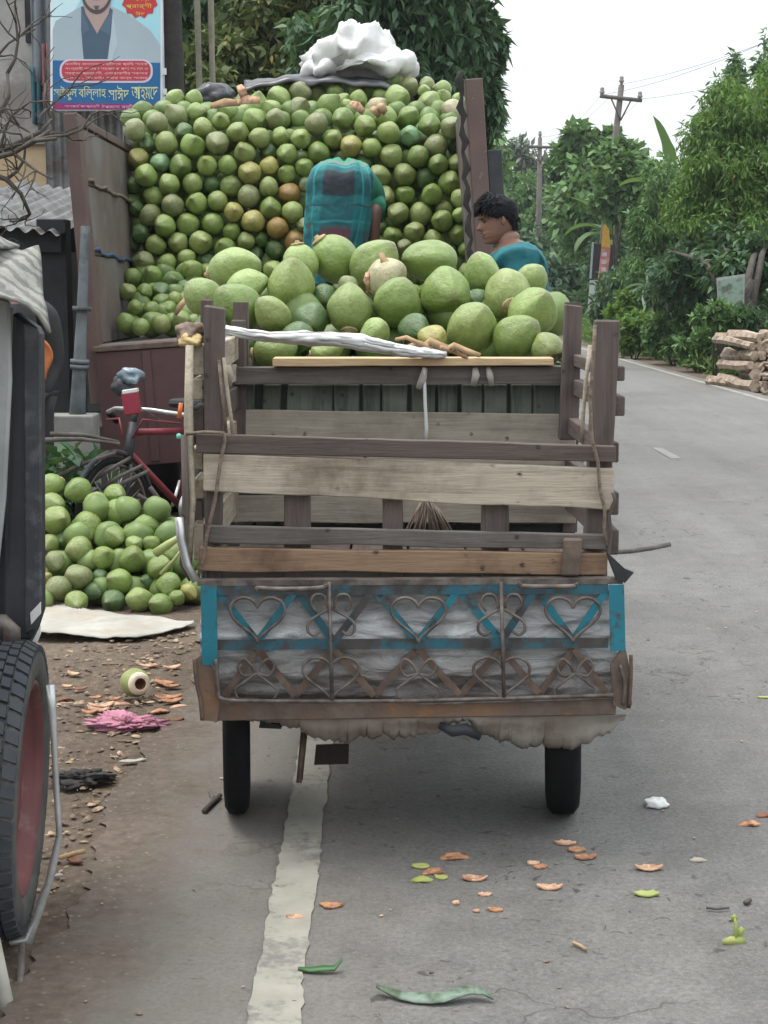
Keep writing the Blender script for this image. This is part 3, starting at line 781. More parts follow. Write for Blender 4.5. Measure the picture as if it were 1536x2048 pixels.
flat('jacket_print', [(106, 60), (112, 42), (165, 12), (222, 12), (262, 32), (300, 60), (321, 90), (321, 126), (106, 126)], .012, (.36, .44, .49))
flat('jacket_fold_print', [(226, 20), (236, 90), (222, 124), (216, 124), (222, 60)], .0135, (.44, .52, .57))
flat('shirt_print', [(163, 14), (175, 12), (215, 12), (226, 20), (222, 70), (215, 119), (168, 119), (163, 60)], .015, (.060, .105, .155))
flat('shirt_collar_print', [(163, 16), (180, 60), (166, 70)], .018, (.085, .14, .20))
flat('shirt_collar_print', [(226, 20), (201, 60), (220, 72)], .018, (.085, .14, .20))
flat('neck_print', [(166, 6), (222, 6), (218, 28), (195, 68), (172, 28)], .017, (.42, .30, .27))
def arc(cx, cy, rx, ry, a0, a1, n=14): return [(cx + rx * math.cos(R(a0 + (a1 - a0) * i / n)), cy + ry * math.sin(R(a0 + (a1 - a0) * i / n))) for i in range(n + 1)]
flat('beard_print', arc(194, -30, 34, 59, 0, 360, 28), .020, (.075, .062, .072))
flat('face_print', arc(194, -36, 31, 57, 0, 360, 28), .022, (.40, .29, .27))
flat('mouth_print', arc(194, -2, 12, 3, 0, 360, 16), .0245, (.22, .12, .13))
flat('goatee_print', [(188, 12), (200, 12), (196, 22), (192, 22)], .024, (.10, .08, .09))
bd = [(280 + (37 if i % 2 else 32) * math.cos(R(i * 15)), 1 + (37 if i % 2 else 31) * math.sin(R(i * 15))) for i in range(24)]
flat('badge_print', bd, .014, (.50, .035, .035))
flat('blue_band_print', [(106, 121), (321, 126), (321, 210), (106, 210)], .016, (.010, .115, .285))
def rrect(x0, y0, x1, y1, r): return arc(x1 - r, y0 + r, r, r, -90, 0, 6) + arc(x1 - r, y1 - r, r, r, 0, 90, 6) + arc(x0 + r, y1 - r, r, r, 90, 180, 6) + arc(x0 + r, y0 + r, r, r, 180, 270, 6)
flat('red_box_border_print', rrect(120, 119, 306, 166, 20), .018, (.60, .55, .66))
flat('red_box_print', rrect(124, 122, 302, 162, 18), .0205, (.45, .045, .065))
flat('purple_band_print', [(106, 206), (321, 209), (321, 219), (106, 219)], .0185, (.26, .02, .13))
def text(name, body, x0, y0, x1, y1, col, off, parent=po, Y=None):
    """flat lettering squeezed into the pixel box at the poster's plane."""
    Y = Y or PY
    cu = bpy.data.curves.new(name, 'FONT'); cu.body = body; cu.resolution_u = 2
    ob = bpy.data.objects.new(name, cu); COL.objects.link(ob)
    dg = bpy.context.evaluated_depsgraph_get()
    me = bpy.data.meshes.new_from_object(ob.evaluated_get(dg))
    bpy.data.objects.remove(ob)
    n = len(me.vertices); co = np.empty(n * 3); me.vertices.foreach_get('co', co); co = co.reshape(-1, 3)
    lo, hi = co.min(0), co.max(0)
    a, c = P(x0, y1, Y), P(x1, y0, Y)
    out = np.empty_like(co)
    out[:, 0] = a.x + (co[:, 0] - lo[0]) / (hi[0] - lo[0]) * (c.x - a.x)
    out[:, 1] = Y - off
    out[:, 2] = a.z + (co[:, 1] - lo[1]) / (hi[1] - lo[1]) * (c.z - a.z)
    me.vertices.foreach_set('co', out.ravel()); me.update()
    mm = mat_plain('ink_' + name, col, tuple(x * .9 for x in col), .6, 3, 0, 0)
    me.materials.clear(); me.materials.append(mm)
    return link(name, me, None, parent)
for i, s in enumerate(['মাননীয় জননেতা কর্মীদের প্রিয় সেবক', 'সংগ্রামী সাধারণ সম্পাদক পদে দোয়া ও', 'সমর্থন প্রত্যাশী, এলাকাবাসীর সকলের', 'কাছে দোয়া চাই। সবার জন্য সেবায়']):
    text('red_box_lettering', s, 131, 125 + 9.3 * i, 296, 132.5 + 9.3 * i, (.80, .50, .52), .0235)
for s, x0, x1 in (('সাইফুল', 109, 154), ('বিল্লাহ', 158, 212), ('সাঈদ', 218, 258), ('আহমেদ', 264, 316)):
    text('name_lettering', s, x0, 172, x1, 201, (.62, .66, .36), .0195)
for s, x0, x1 in (('সভাপতি পদপ্রার্থী', 130, 200), ('উপজেলা', 204, 240), ('কমিটি শাখা', 244, 292)):
    text('purple_lettering', s, x0, 209.5, x1, 217, (.66, .42, .58), .021)
text('badge_lettering', 'দোয়া', 262, -8, 300, 5, (.75, .50, .12), .0165)
text('badge_lettering', 'প্রার্থী', 252, 7, 304, 19, (.75, .50, .12), .0165)
text('badge_lettering', 'ঈদ', 272, 23, 290, 32, (.75, .50, .12), .0165)
for (y0, y1) in ((137, 150), (178, 190), (195, 210)):
    m2 = MB().box((P(323, 0, PY).x, PY - .03, P(0, y1, PY).z), (P(331, 0, PY).x, PY - .022, P(0, y0, PY).z)); m2.build('tie_tape', M['white_cloth'], po)

# --- bare twiggy shrub at the far left
def twigs(mb, p, d, L, r, depth, rng):
    n = 4; pts = [p]
    for i in range(n):
        d = (d + Vector(rng.normal(size=3)) * .28).normalized()
        pts.append(pts[-1] + d * L / n)
    mb.tube(pts, [r * (1 - .5 * i / n) for i in range(n + 1)], 5)
    if depth:
        for k in range(3 if depth > 1 else 2):
            s = pts[1 + int(rng.integers(0, n))]
            e = (d + Vector(rng.normal(size=3)) * .7).normalized()
            twigs(mb, s, e, L * .68, r * .55, depth - 1, rng)
rng = np.random.default_rng(5)
ts = empty('bare_shrub', (-2.35, 9.2, 0), 'leafless grey twiggy shrub in front of the tin roof', 'shrub')
mb = MB(); root = P(-60, 330, 9.2)
mb.tube([(root.x - .1, 9.2, 0), (root.x, 9.2, root.z)], [.05, .035], 8); mb.build('stem', M['bark'], ts, recalc=False)
mb = MB()
for (dx, dz, L) in ((1, .25, .55), (1, .6, .5), (.8, 1.0, .6), (.5, 1.2, .6), (1, -.1, .45), (.9, .45, .6)):
    twigs(mb, root, Vector((dx, .1, dz)).normalized(), L, .020, 3, rng)
mb.build('branch', M['bark'], ts, recalc=False)

# --- utility poles on the far verge
M['pole'] = mat_plain('utility_pole_concrete', (.14, .12, .11), (.09, .08, .075), .85, 4)
def upole(label, px_top, py_top, px_b, Y, arm_px, arm_y, sub=()):
    k = Y / F_PX
    t = P(px_top, py_top, Y); bx_ = P(px_b, 585 + CAM_H / k, Y)
    u = empty('utility_pole', (bx_.x, Y, 0), label, 'pole', 'utility poles on the far verge')
    MB().tube([(bx_.x, Y, -.05), bx_.lerp(t, .5), t], [.17, .14, .10], 10).build('shaft', M['pole'], u, recalc=False)
    (xa, ya), (xb, yb) = arm_px
    A, B_ = P(xa, ya, Y - .12), P(xb, yb, Y - .12)
    MB().tube([A, B_], .075, 6).build('crossarm', M['pole'], u, recalc=False)
    mid = A.lerp(B_, .5) - Vector((0, 0, .75))
    MB().tube([A.lerp(B_, .25), mid], .03, 5).build('brace', M['pole'], u, recalc=False)
    MB().tube([A.lerp(B_, .75), mid], .03, 5).build('brace', M['pole'], u, recalc=False)
    for f in (.05, .95, .5):
        q = A.lerp(B_, f) if f != .5 else t
        MB().lathe([(.0, 0), (.05, 0), (.05, .08), (.09, .10), (.09, .16), (.06, .20), (.08, .24), (.05, .30), (0, .31)], 10, Matrix.Translation(q)).build('insulator', M['concrete'], u, recalc=False)
    return u
u1 = upole('nearer leaning utility pole with small adverts strapped to it', 1243, 170, 1186, 57, ((1200, 192), (1284, 201)), 0)
u2 = upole('farther straight utility pole with a white placard', 1080, 275, 1074, 78, ((1054, 293), (1108, 295)), 0)
def wire(label, A, B_, sag):
    n = 16; pts = [A.lerp(B_, i / n) - Vector((0, 0, sag * 4 * (i / n) * (1 - i / n))) for i in range(n + 1)]
    o = MB().tube(pts, .006, 4).build('overhead_wire', M['black_iron'], recalc=False); tag(o, label, 'wire', 'wires between the utility poles')
for (qa, qb, nm) in (((1202, 190), (1055, 291), 'left'), ((1243, 168), (1080, 273), 'middle'), ((1282, 198), (1107, 293), 'right')):
    a1, b1 = P(*qa, 57), P(*qb, 78)
    wire('%s wire sagging between the two utility poles' % nm, a1, b1, .5)
    wire('%s wire running from the leaning pole towards us overhead' % nm, a1, a1 + (a1 - b1) * 2.4 + Vector((0, 0, -1.2)), .8)
# adverts on the poles
def placard(name, label, quad, Y, col, thick=.03):
    o = MB().slab([P(x, y, Y) for x, y in quad], thick).build(name, mat_plain('board_' + label[:9], col, tuple(c * .85 for c in col), .6, 2)); tag(o, label, 'sign', 'small signs on the utility poles'); return o
placard('advert_board', 'black advert board strapped to the leaning utility pole', [(1183, 486), (1230, 490), (1226, 560), (1180, 556)], 56.8, (.025, .02, .03))
placard('advert_board', 'narrow pale strip board left of the black advert board', [(1184, 484), (1188, 484), (1183, 557), (1179, 557)], 56.5, (.30, .36, .36))
o = placard('advert_strip', 'yellow and red advert strip down the leaning utility pole', [(1208, 432), (1216, 432), (1221, 500), (1214, 560), (1196, 558), (1203, 496)], 56.3, (.50, .17, .13))
o.data.materials[0] = mat_plain('strip_red', (.40, .14, .13), (.5, .25, .2), .6, 3)
MB().slab([P(x, y, 56.27) for x, y in [(1208, 431), (1216, 431), (1221, 496), (1203, 494)]], .03).build('yellow_top', mat_plain('strip_yellow', (.60, .33, .05), None, .6), o)
for i, y in enumerate((505, 520, 535, 548)):
    MB().slab([P(x, yy, 56.25) for x, yy in [(1205 - i, y), (1214 - i, y), (1214 - i, y + 8), (1204 - i, y + 8)]], .03).build('lettering_block', mat_plain('strip_pale', (.55, .48, .5), None, .6), o)
placard('advert_board', 'pale grey plate low on the leaning utility pole', [(1180, 560), (1196, 560), (1192, 626), (1175, 626)], 56.6, (.46, .47, .46))
placard('advert_board', 'white placard on the farther utility pole', [(1062, 502), (1085, 502), (1084, 538), (1064, 538)], 77.5, (.42, .50, .56))
# small billboard under the trees
bb = empty('small_billboard', (P(1462, 585, 28.0).x, 28.0, 0), 'small tilted billboard with a leafy picture under the trees', 'billboard')
Q = [(1434, 556), (1490, 548), (1488, 620), (1438, 628)]
MB().slab([P(x, y, 28) for x, y in Q], .05).build('frame', mat_plain('bill_frame', (.36, .38, .37), None, .6), bb)
mp_, nt, bs, out = new_mat('bill_print')
v = coords(nt); nt.links.new(ramp(nt, noise(nt, v, 4, 6, .7), [(.35, (.10, .16, .11)), (.5, (.25, .32, .27)), (.65, (.06, .09, .06)), (.75, (.30, .17, .12))]), bs.inputs['Base Color'])
MB().slab([P(x, y, 27.985) for x, y in [(1437, 561), (1487, 553), (1486, 612), (1440, 620)]], .02).build('picture', mp_, bb)
for x in (1446, 1480): MB().tube([(P(x, 600, 28.06).x, 28.08, 0), P(x, 565, 28.08)], .035, 7).build('leg', M['rust'], bb, recalc=False)
# --- log pile
def num_(n): return ORD[n]
M['log'] = mat_plain('barkless_log', (.44, .36, .28), (.27, .20, .15), .9, 9, 0, .5, 25, c3=(.14, .10, .075), s3=5)
rng = np.random.default_rng(9)
for i in range(34):
    row, colm = divmod(i, 6)
    x0 = 5.48 + .145 * colm + .07 * (row % 2) + .03 * rng.random() + .05 * max(0, row - 3); y0 = 23.75 + .10 * row + .16 * rng.random(); z0 = .065 + .142 * row + .02 * rng.random()
    L = 1.3 + .5 * rng.random(); an = R(78 + 26 * rng.random()); r = .062 + .03 * rng.random()
    d = Vector((math.cos(an), math.sin(an), .03 * rng.normal()))
    pts = [Vector((x0, y0, z0)) + d * L * t + Vector((.015 * rng.normal(), 0, .012 * rng.normal())) for t in np.linspace(0, 1, 4)]
    o = MB().tube(pts, [r * (.85 + .3 * rng.random()) for _ in range(4)], 6, smooth=False).build('log', M['log'], recalc=False)
    tag(o, 'split log %s from the left in the %s of the roadside pile' % (ORD[colm + 1], ['bottom row', 'second row up', 'third row up', 'fourth row up', 'fifth row up', 'top row'][row]), 'log', 'logs piled at the far road edge')
for i in range(9):
    a = Vector((5.45 + .3 * rng.random(), 23.4 + .3 * rng.random(), .06 + .09 * i))
    pts = [a + Vector((.07 * k + .03 * rng.normal(), -.015 * k, .035 * k * (1 if i % 2 else -.2) + .03 * rng.normal())) for k in range(6)]
    o = MB().tube(pts, [.030 * (1 - .1 * k) for k in range(6)], 7).build('root', M['log'], recalc=False)
    tag(o, 'twisted pale root on the face of the log pile, %s from the bottom' % num_(i + 1), 'root', 'twisted roots on the log pile')
o = MB().box((5.55, 22.6, -.02), (5.66, 22.7, .05)).build('white_stone', M['concrete']); tag(bevel(o, .03), 'small white stone on the far verge below the logs', 'stone')
# ================================================================== coconuts
def mat_coco():
    m, nt, b, out = new_mat('green_coconut_skin')
    oi = nt.nodes.new('ShaderNodeObjectInfo')
    v = coords(nt)
    tc = nt.nodes.new('ShaderNodeTexCoord')
    sx = nt.nodes.new('ShaderNodeSeparateXYZ'); nt.links.new(tc.outputs['Object'], sx.inputs[0])
    n1 = noise(nt, v, 3.0, 4, .6)
    col = mixc(nt, .5, oi.outputs['Color'], ramp(nt, n1, [(.3, .70), (.7, 1.28)]), 'MULTIPLY')
    # lengthwise streaks
    mp = nt.nodes.new('ShaderNodeMapping'); mp.inputs['Scale'].default_value = (9, 9, 1.1); nt.links.new(v, mp.inputs['Vector'])
    st = noise(nt, mp.outputs['Vector'], 1.6, 3)
    col = mixc(nt, .30, col, ramp(nt, st, [(.3, .6), (.7, 1.3)]), 'MULTIPLY')
    # scuffs and brown scars
    sc = noise(nt, v, 7, 7, .72)
    col = mixc(nt, ramp(nt, sc, [(.56, 0.0), (.66, .75)]), col, (.20, .165, .075))
    sc2 = noise(nt, v, 15, 5, .7)
    col = mixc(nt, ramp(nt, sc2, [(.62, 0.0), (.68, .9)]), col, (.06, .045, .025))
    # dry tip and stem end
    tip = nd(nt, 'ShaderNodeMapRange'); tip.inputs['From Min'].default_value = .98; tip.inputs['From Max'].default_value = 1.18
    nt.links.new(sx.outputs['Z'], tip.inputs['Value'])
    tm = nt.nodes.new('ShaderNodeMath'); tm.operation = 'MULTIPLY'; tm.inputs[1].default_value = .55; nt.links.new(tip.outputs['Result'], tm.inputs[0])
    col = mixc(nt, tm.outputs[0], col, (.12, .105, .045))
    bt = nd(nt, 'ShaderNodeMapRange'); bt.inputs['From Min'].default_value = -.98; bt.inputs['From Max'].default_value = -1.08
    nt.links.new(sx.outputs['Z'], bt.inputs['Value'])
    col = mixc(nt, bt.outputs['Result'], col, (.30, .25, .11))
    nt.links.new(col, b.inputs['Base Color'])
    b.inputs['Roughness'].default_value = .34
    b.inputs['Specular IOR Level'].default_value = .5
    bump(nt, b, mixc(nt, .5, n1, sc), .30, .06)
    return m
M['coco'] = mat_coco()
M['coco_in'] = mat_plain('coconut_skin_inner', (.15, .21, .06), (.09, .14, .04), .5, 9, 0, .1)
M['coco_cap'] = mat_plain('coconut_calyx', (.40, .33, .16), (.20, .13, .07), .8, 3)
M['stalk'] = mat_plain('green_stalk', (.34, .38, .15), (.24, .28, .10), .6, 8)
def coco_mesh(i, beak, n=30, m=20):
    """unit coconut: radius 1 across, tip at +z; three ridges that sharpen towards a beaked tip, a few flats and dents."""
    rng = random.Random(100 + i)
    vs, fs = [], []
    lob, ln = rng.uniform(.05, .10), rng.uniform(1.02, 1.14)
    ph = rng.uniform(0, 6.28); asym = rng.uniform(-.10, .10)
    dents = [(Vector((rng.uniform(-1, 1), rng.uniform(-1, 1), rng.uniform(-.6, .8))).normalized(), rng.uniform(.05, .13)) for _ in range(3)]
    for j in range(1, m):
        t = math.pi * j / m
        z = -math.cos(t); r = math.sin(t) ** .86
        if z > 0:
            r *= 1 - beak * z ** 2 * .75
            zz = z * ln + beak * .22 * z ** 5
        else:
            zz = z * (ln - .08); r *= 1 - .10 * z * z
        for k in range(n):
            a = 2 * math.pi * k / n
            c3 = math.cos(3 * a + ph)
            ridge = max(0, c3) ** 1.5 - .35
            d = 1 + lob * ridge * (.7 + 1.3 * max(0, z) if z > -.5 else .5)
            dv = Vector((math.cos(a) * r, math.sin(a) * r, z)).normalized()
            for (dd, dep) in dents:
                q = dv.dot(dd)
                if q > .72: d -= dep * (q - .72) / .28
            d += .05 * mnoise.noise(dv * 1.5 + Vector((0, 0, i * 7)))
            vs.append((r * d * math.cos(a) + asym * z * z * .5, r * d * math.sin(a), zz))
    nb = len(vs); vs += [(asym * .5, 0, -(ln - .10)), (asym * .5, 0, ln + beak * .22 + .02)]
    for j in range(m - 2):
        for k in range(n):
            fs.append((j * n + k, j * n + (k + 1) % n, (j + 1) * n + (k + 1) % n, (j + 1) * n + k))
    for k in range(n):
        fs.append((nb, (k + 1) % n, k)); fs.append((nb + 1, (m - 2) * n + k, (m - 2) * n + (k + 1) % n))
    mb = MB(); mb.add(vs, fs, True)
    return mb.mesh('coconut_%d' % i, M['coco'])
COCO = [coco_mesh(i, .30 + .06 * i) for i in range(9)]      # beaked, for the loads seen end-on
COCO_BIG = [coco_mesh(20 + i, .22 + .06 * i, 44, 30) for i in range(6)]
cap_mb = MB()
cap_mb.lathe([(0, -1.19), (.10, -1.20), (.14, -1.10), (.34, -1.05), (.40, -.99), (.30, -.93)], 12)
CAP = cap_mb.mesh('calyx', M['coco_cap'])
GREENS = [(.180, .248, .060), (.165, .238, .054), (.200, .258, .070), (.148, .215, .050), (.212, .262, .080)]
TONE = {'g': None, 'y': (.29, .27, .075), 'o': (.27, .165, .042), 'k': (.070, .130, .040), 'l': (.225, .300, .092), 'n': (.18, .205, .085), 'b': (.15, .27, .13), 'p': (.40, .36, .22)}  # k: recessed nuts, shade of the gaps put into a darker green
WORD = {'g': 'green', 'y': 'yellowish', 'o': 'orange brown', 'k': 'shade-darkened green', 'l': 'pale green', 'n': 'olive grey', 'b': 'bluish green', 'p': 'pale tan'}
crng = random.Random(4)
def coconut(pos, r, axis, tone='g', label='', group=None, cap=False, stretch=1.0, tint=1.0, big=False):
    me = crng.choice(COCO_BIG if big else COCO)
    o = bpy.data.objects.new('coconut', me); COL.objects.link(o)
    q = Vector(axis).normalized().to_track_quat('Z', 'Y') @ Euler((0, 0, crng.uniform(0, 6.28))).to_quaternion()
    o.location = pos; o.rotation_euler = q.to_euler(); o.scale = (r, r, r * stretch)
    c = TONE[tone] or crng.choice(GREENS)
    j = crng.uniform(.88, 1.12) * tint
    o.color = (c[0] * j, c[1] * j, c[2] * j, 1)
    tag(o, label, 'coconut', group)
    if cap:
        c2 = bpy.data.objects.new('calyx', CAP); COL.objects.link(c2); c2.parent = o
    return o
def rows(items, band, ykey, xkey):
    """items -> row index from the top and place from the left inside it."""
    items = sorted(items, key=ykey); y0 = ykey(items[0]); out = {}
    rr = {}
    for it in items: rr.setdefault(int((ykey(it) - y0) / band), []).append(it)
    for n, k in enumerate(sorted(rr)):
        for c, it in enumerate(sorted(rr[k], key=xkey)): out[id(it)] = (n + 1, c + 1)
    return out
def num(n): return ORD[n] if n < len(ORD) else '%dth' % n

# --- the load in the truck (pixel spots read off the photograph; depth from the slope of the load)
tiles = [((220, 140, 3.84), '''200 470 88 n,365 410 85 n,515 350 88 n,505 225 75 l,640 225 70 l,660 330 78 g,905 320 85 l,1130 265 88 l,1310 220 95 l,1455 295 85 n,1250 300 70 l,1020 315 55 l,
715 440 75 g,850 395 70 g,1110 385 88 g,1265 375 78 n,985 480 85 g,570 480 72 k,1375 140 70 l,1490 180 88 n,435 565 90 g,630 590 95 g,825 565 92 n,1145 530 80 g,1310 510 72 g,1465 530 78 g,1360 645 80 g,
285 570 65 k,220 680 80 y,380 715 75 b,550 735 88 g,745 735 80 g,905 735 75 g,1040 635 85 g,1220 630 70 k,285 815 88 g,460 880 85 g,640 875 82 g,785 880 70 k,930 890 88 g,1070 790 90 y,1225 740 75 y,1355 800 75 g,1495 760 72 g,
330 975 80 g,190 880 70 k,490 1045 90 n,670 1030 85 g,820 1010 78 g,1070 970 90 n,1215 900 78 g,1375 950 85 o,315 1110 85 n,200 1060 60 k'''),
 ((220, 400, 3.84), '''950 95 78 y,1235 65 85 g,1400 95 85 g,1095 165 90 y,1290 220 85 o,1420 320 85 o,1490 190 55 n,415 195 85 g,595 170 90 g,785 190 85 g,930 245 70 g,235 255 75 k,
355 345 80 g,525 330 80 g,705 330 92 g,885 370 85 g,1045 315 68 g,1165 310 58 k,1260 375 75 k,1120 410 60 k,260 475 82 n,440 485 75 g,590 450 72 g,745 465 70 k,630 545 88 g,
175 590 68 g,325 580 78 g,485 635 75 k,160 705 70 g,265 700 48 g,370 705 78 k,570 670 55 k,500 765 62 g,205 830 62 g,315 845 70 g,440 835 60 g,120 945 80 g,235 975 70 g,395 950 80 g,545 920 75 l'''),
 ((580, 130, 3.84), '''140 215 90 n,205 455 90 n,295 310 92 g,345 200 70 l,410 270 48 l,415 425 86 g,575 470 85 g,520 265 70 l,670 330 78 p,740 410 88 g,610 190 75 l,500 195 55 l,440 315 42 l,
795 120 78 l,815 255 100 l,700 230 62 l,925 165 75 n,1035 155 62 n,1030 205 52 l,1170 190 70 l,1075 295 92 l,1190 255 62 l,1275 265 52 l,1250 350 85 p,915 395 82 g,1075 460 86 g,1240 495 90 n,760 530 88 g,920 545 78 b,1125 610 90 n,1285 600 80 k,
330 570 72 g,475 625 85 y,630 640 75 g,225 670 85 g,785 700 92 g,985 700 85 g,450 540 60 k,560 755 75 k,1140 775 78 g,1285 755 75 g,685 855 88 g,870 830 88 g,1040 870 84 k,1235 910 92 g,730 1020 85 g,885 990 75 g,1085 1015 82 g,1290 1040 82 g,830 1130 85 g,1005 1130 92 g,1190 1110 75 g,1310 1150 55 l,120 910 60 n'''),
 ((700, 380, 5.12), '1150 270 95 g,930 345 112 g,440 470 100 g,660 430 108 g,880 470 108 g,1110 470 106 g,1185 610 82 g,320 380 62 k,560 580 80 n,1050 600 65 k')]
load = []
for (ox, oy, s), txt in tiles:
    for it in txt.replace('\n', '').split(','):
        x, y, r, t = it.split(); load.append([ox + float(x) / s, oy + float(y) / s, float(r) / s, t])
# rows hidden behind the cart's own load, so the wall of coconuts reaches the truck bed
for j, y in enumerate((545, 590, 632)):
    for i in range(13):
        x = 420 + 43 * i + 21 * (j % 2)
        if not (x < 470 and y < 560): load.append([x + crng.uniform(-4, 4), y + crng.uniform(-4, 4), 21.5, 'g'])
def load_Y(x, y, t):
    Y = 11.05 - (y - 400) * .0012
    if y < 245: Y += (245 - y) * .009
    lim = 520 if x < 480 else 560
    if y > lim: Y -= (y - lim) * .0062
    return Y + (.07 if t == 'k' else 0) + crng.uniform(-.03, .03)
pos = np.array([[*P(x, y, load_Y(x, y, t))] for x, y, r, t in load]); rad = np.array([r * p[1] / F_PX for (x, y, r, t), p in zip(load, pos)])
rad = np.clip(rad, .052, .093)
for _ in range(40):      # settle: push overlapping neighbours apart, mostly along the depth of the load
    d = pos[:, None] - pos[None]; L = np.linalg.norm(d, axis=2) + 1e-6
    ov = (rad[:, None] + rad[None]) * .98 - L; np.fill_diagonal(ov, -1)
    sh = np.where(ov > 0, ov, 0)[:, :, None] * d / L[:, :, None] * .25
    sh[:, :, 1] *= 1.6; sh[:, :, 0] *= .6; sh[:, :, 2] *= .5
    pos += sh.sum(1)
pl = rows(load, 40, lambda i: i[1], lambda i: i[0])
for it, p, r in zip(load, pos, rad):
    x, y, _, t = it; rw, c = pl[id(it)]
    if y < 235: ax = Vector((crng.uniform(-1, 1), -.6, crng.uniform(-.2, .9)))
    else: ax = Vector((crng.uniform(-.55, .55), -1, crng.uniform(-.35, .5)))
    if crng.random() < .25: ax = -ax if y > 235 else ax
    coconut(p, r, ax, t, '%s coconut in the truck load, %s row from its top, %s from left' % (WORD[t], num(rw), num(c)), 'coconuts stacked in the truck')
# deeper layers, only glimpsed in the gaps
def coco_stuff(name, label, pts, r, parent=None):
    rng = random.Random(8); mb = MB(); src = COCO[0]
    base = [v.co.copy() for v in src.vertices]; fcs = [tuple(p.vertices) for p in src.polygons]
    for p in pts:
        m = Matrix.Translation(p) @ Euler((rng.uniform(0, 6), rng.uniform(0, 6), rng.uniform(0, 6))).to_matrix().to_4x4() @ Matrix.Scale(r * rng.uniform(.9, 1.05), 4)
        mb.add([m @ v for v in base], fcs, True)
    o = mb.build(name, M['coco_in'], recalc=False)
    tag(o, label, 'coconuts', kind='stuff'); return o
pts = []
for j in range(11):
    for i in range(16):
        x = 262 + 42.5 * i + 21 * (j % 2); y = 240 + 41 * j
        if x < 925: pts.append(P(x, y, load_Y(x, y, 'g') + .19))
pts += [p + Vector((.07, .12, .07)) for p in pts]
coco_stuff('coconut_mass', 'shaded coconuts deeper inside the truck load', pts, .078)
pts = []
for j in range(7):
    for i in range(14):
        if abs(i - 7) < 7: pts.append(Vector((-1.50 + .145 * i + .07 * (j % 2), 11.75 + .14 * j, 2.60 + .035 * j + .10 * math.sin(i * .4))))
coco_stuff('coconut_mass', 'coconuts on the unseen back of the truck load', pts, .076)

# --- coconuts on the cart
ctxt = '''195 130 92 l L,240 190 76 l L,390 190 82 g T,425 112 62 l T,540 100 80 g U,655 118 86 l U,702 160 68 p C,855 100 84 g H,740 245 82 g R,905 210 88 g F,580 265 79 g D,455 302 64 k F,325 280 62 g U,210 262 86 g U,95 225 66 l U,
990 330 88 g U,1030 145 66 l U,1105 215 86 g F,1145 362 80 g U,1245 280 84 g U,1230 172 60 l U,1262 396 58 g F,330 402 80 g L,212 372 60 k F,505 402 58 g L,665 345 52 l C,860 362 52 y F,490 222 46 k F,578 182 34 n F,1010 235 44 k F,1175 300 40 k F,800 330 55 k F,120 330 60 k F,410 355 55 k F'''
cart_items = []
for it in ctxt.replace('\n', '').split(','):
    x, y, r, t, o = it.split(); cart_items.append([350 + float(x) / 1.6696, 460 + float(y) / 1.6696, float(r) / 1.6696, t, o])
AX = {'L': (1, -.25, .25), 'T': (-.2, -.5, .9), 'U': (.55, -.55, .62), 'C': (.7, -.6, .5), 'H': (-1, -.35, -.1), 'R': (.35, -.5, .8), 'F': (.2, -1, -.2), 'D': (-.15, .4, .95)}
def cart_Y(y, t): return 5.12 + max(0, (690 - y)) * .0042 + (.10 if t == 'k' else 0)
pos = np.array([[*P(x, y, cart_Y(y, t))] for x, y, r, t, o in cart_items]); rad = np.array([i[2] * p[1] / F_PX for i, p in zip(cart_items, pos)])
for _ in range(30):
    d = pos[:, None] - pos[None]; L = np.linalg.norm(d, axis=2) + 1e-6
    ov = (rad[:, None] + rad[None]) * .93 - L; np.fill_diagonal(ov, -1)
    sh = np.where(ov > 0, ov, 0)[:, :, None] * d / L[:, :, None] * .25
    sh[:, :, 1] *= 1.6; sh[:, :, 0] *= .35; sh[:, :, 2] *= .3
    pos += sh.sum(1); pos[:, 1] = np.maximum(pos[:, 1], 4.99 + rad); pos[:, 0] = np.minimum(pos[:, 0], .575 - rad)
pl = rows(cart_items, 46, lambda i: i[1], lambda i: i[0])
for it, p, r in zip(cart_items, pos, rad):
    x, y, _, t, o = it; rw, c = pl[id(it)]
    ax = Vector(AX[o]) + Vector((crng.uniform(-.2, .2), crng.uniform(-.15, .15), crng.uniform(-.1, .1)))
    if o in 'UT' and crng.random() < .5: ax.x *= -1
    st = 1.16 if o in 'LH' else 1.08
    flip = o in 'UFT' and crng.random() < .2
    if flip: ax = -ax + Vector((0, -.5, 0))
    rr = r * (.78 if o == 'L' else .88 if o == 'H' else .96)
    coconut(p, rr, ax, t, '%s coconut on the cart heap, %s row from its top, %s from left' % (WORD[t], num(rw), num(c)), 'coconuts heaped on the cart', cap=flip or o in 'DFLC', stretch=st, big=True, tint=1.0)
pts = []
for j in range(6):
    for i in range(6):
        for k in range(4):
            pts.append(Vector((-.36 + .17 * i + .08 * (j % 2), 5.16 + .19 * k + .05 * (j % 2), .80 + .115 * j)))
coco_stuff('coconut_mass', 'coconuts buried in the heap on the cart', [p for p in pts if p.z < 1.02 + (p.y - 5.1) * .75], .085)
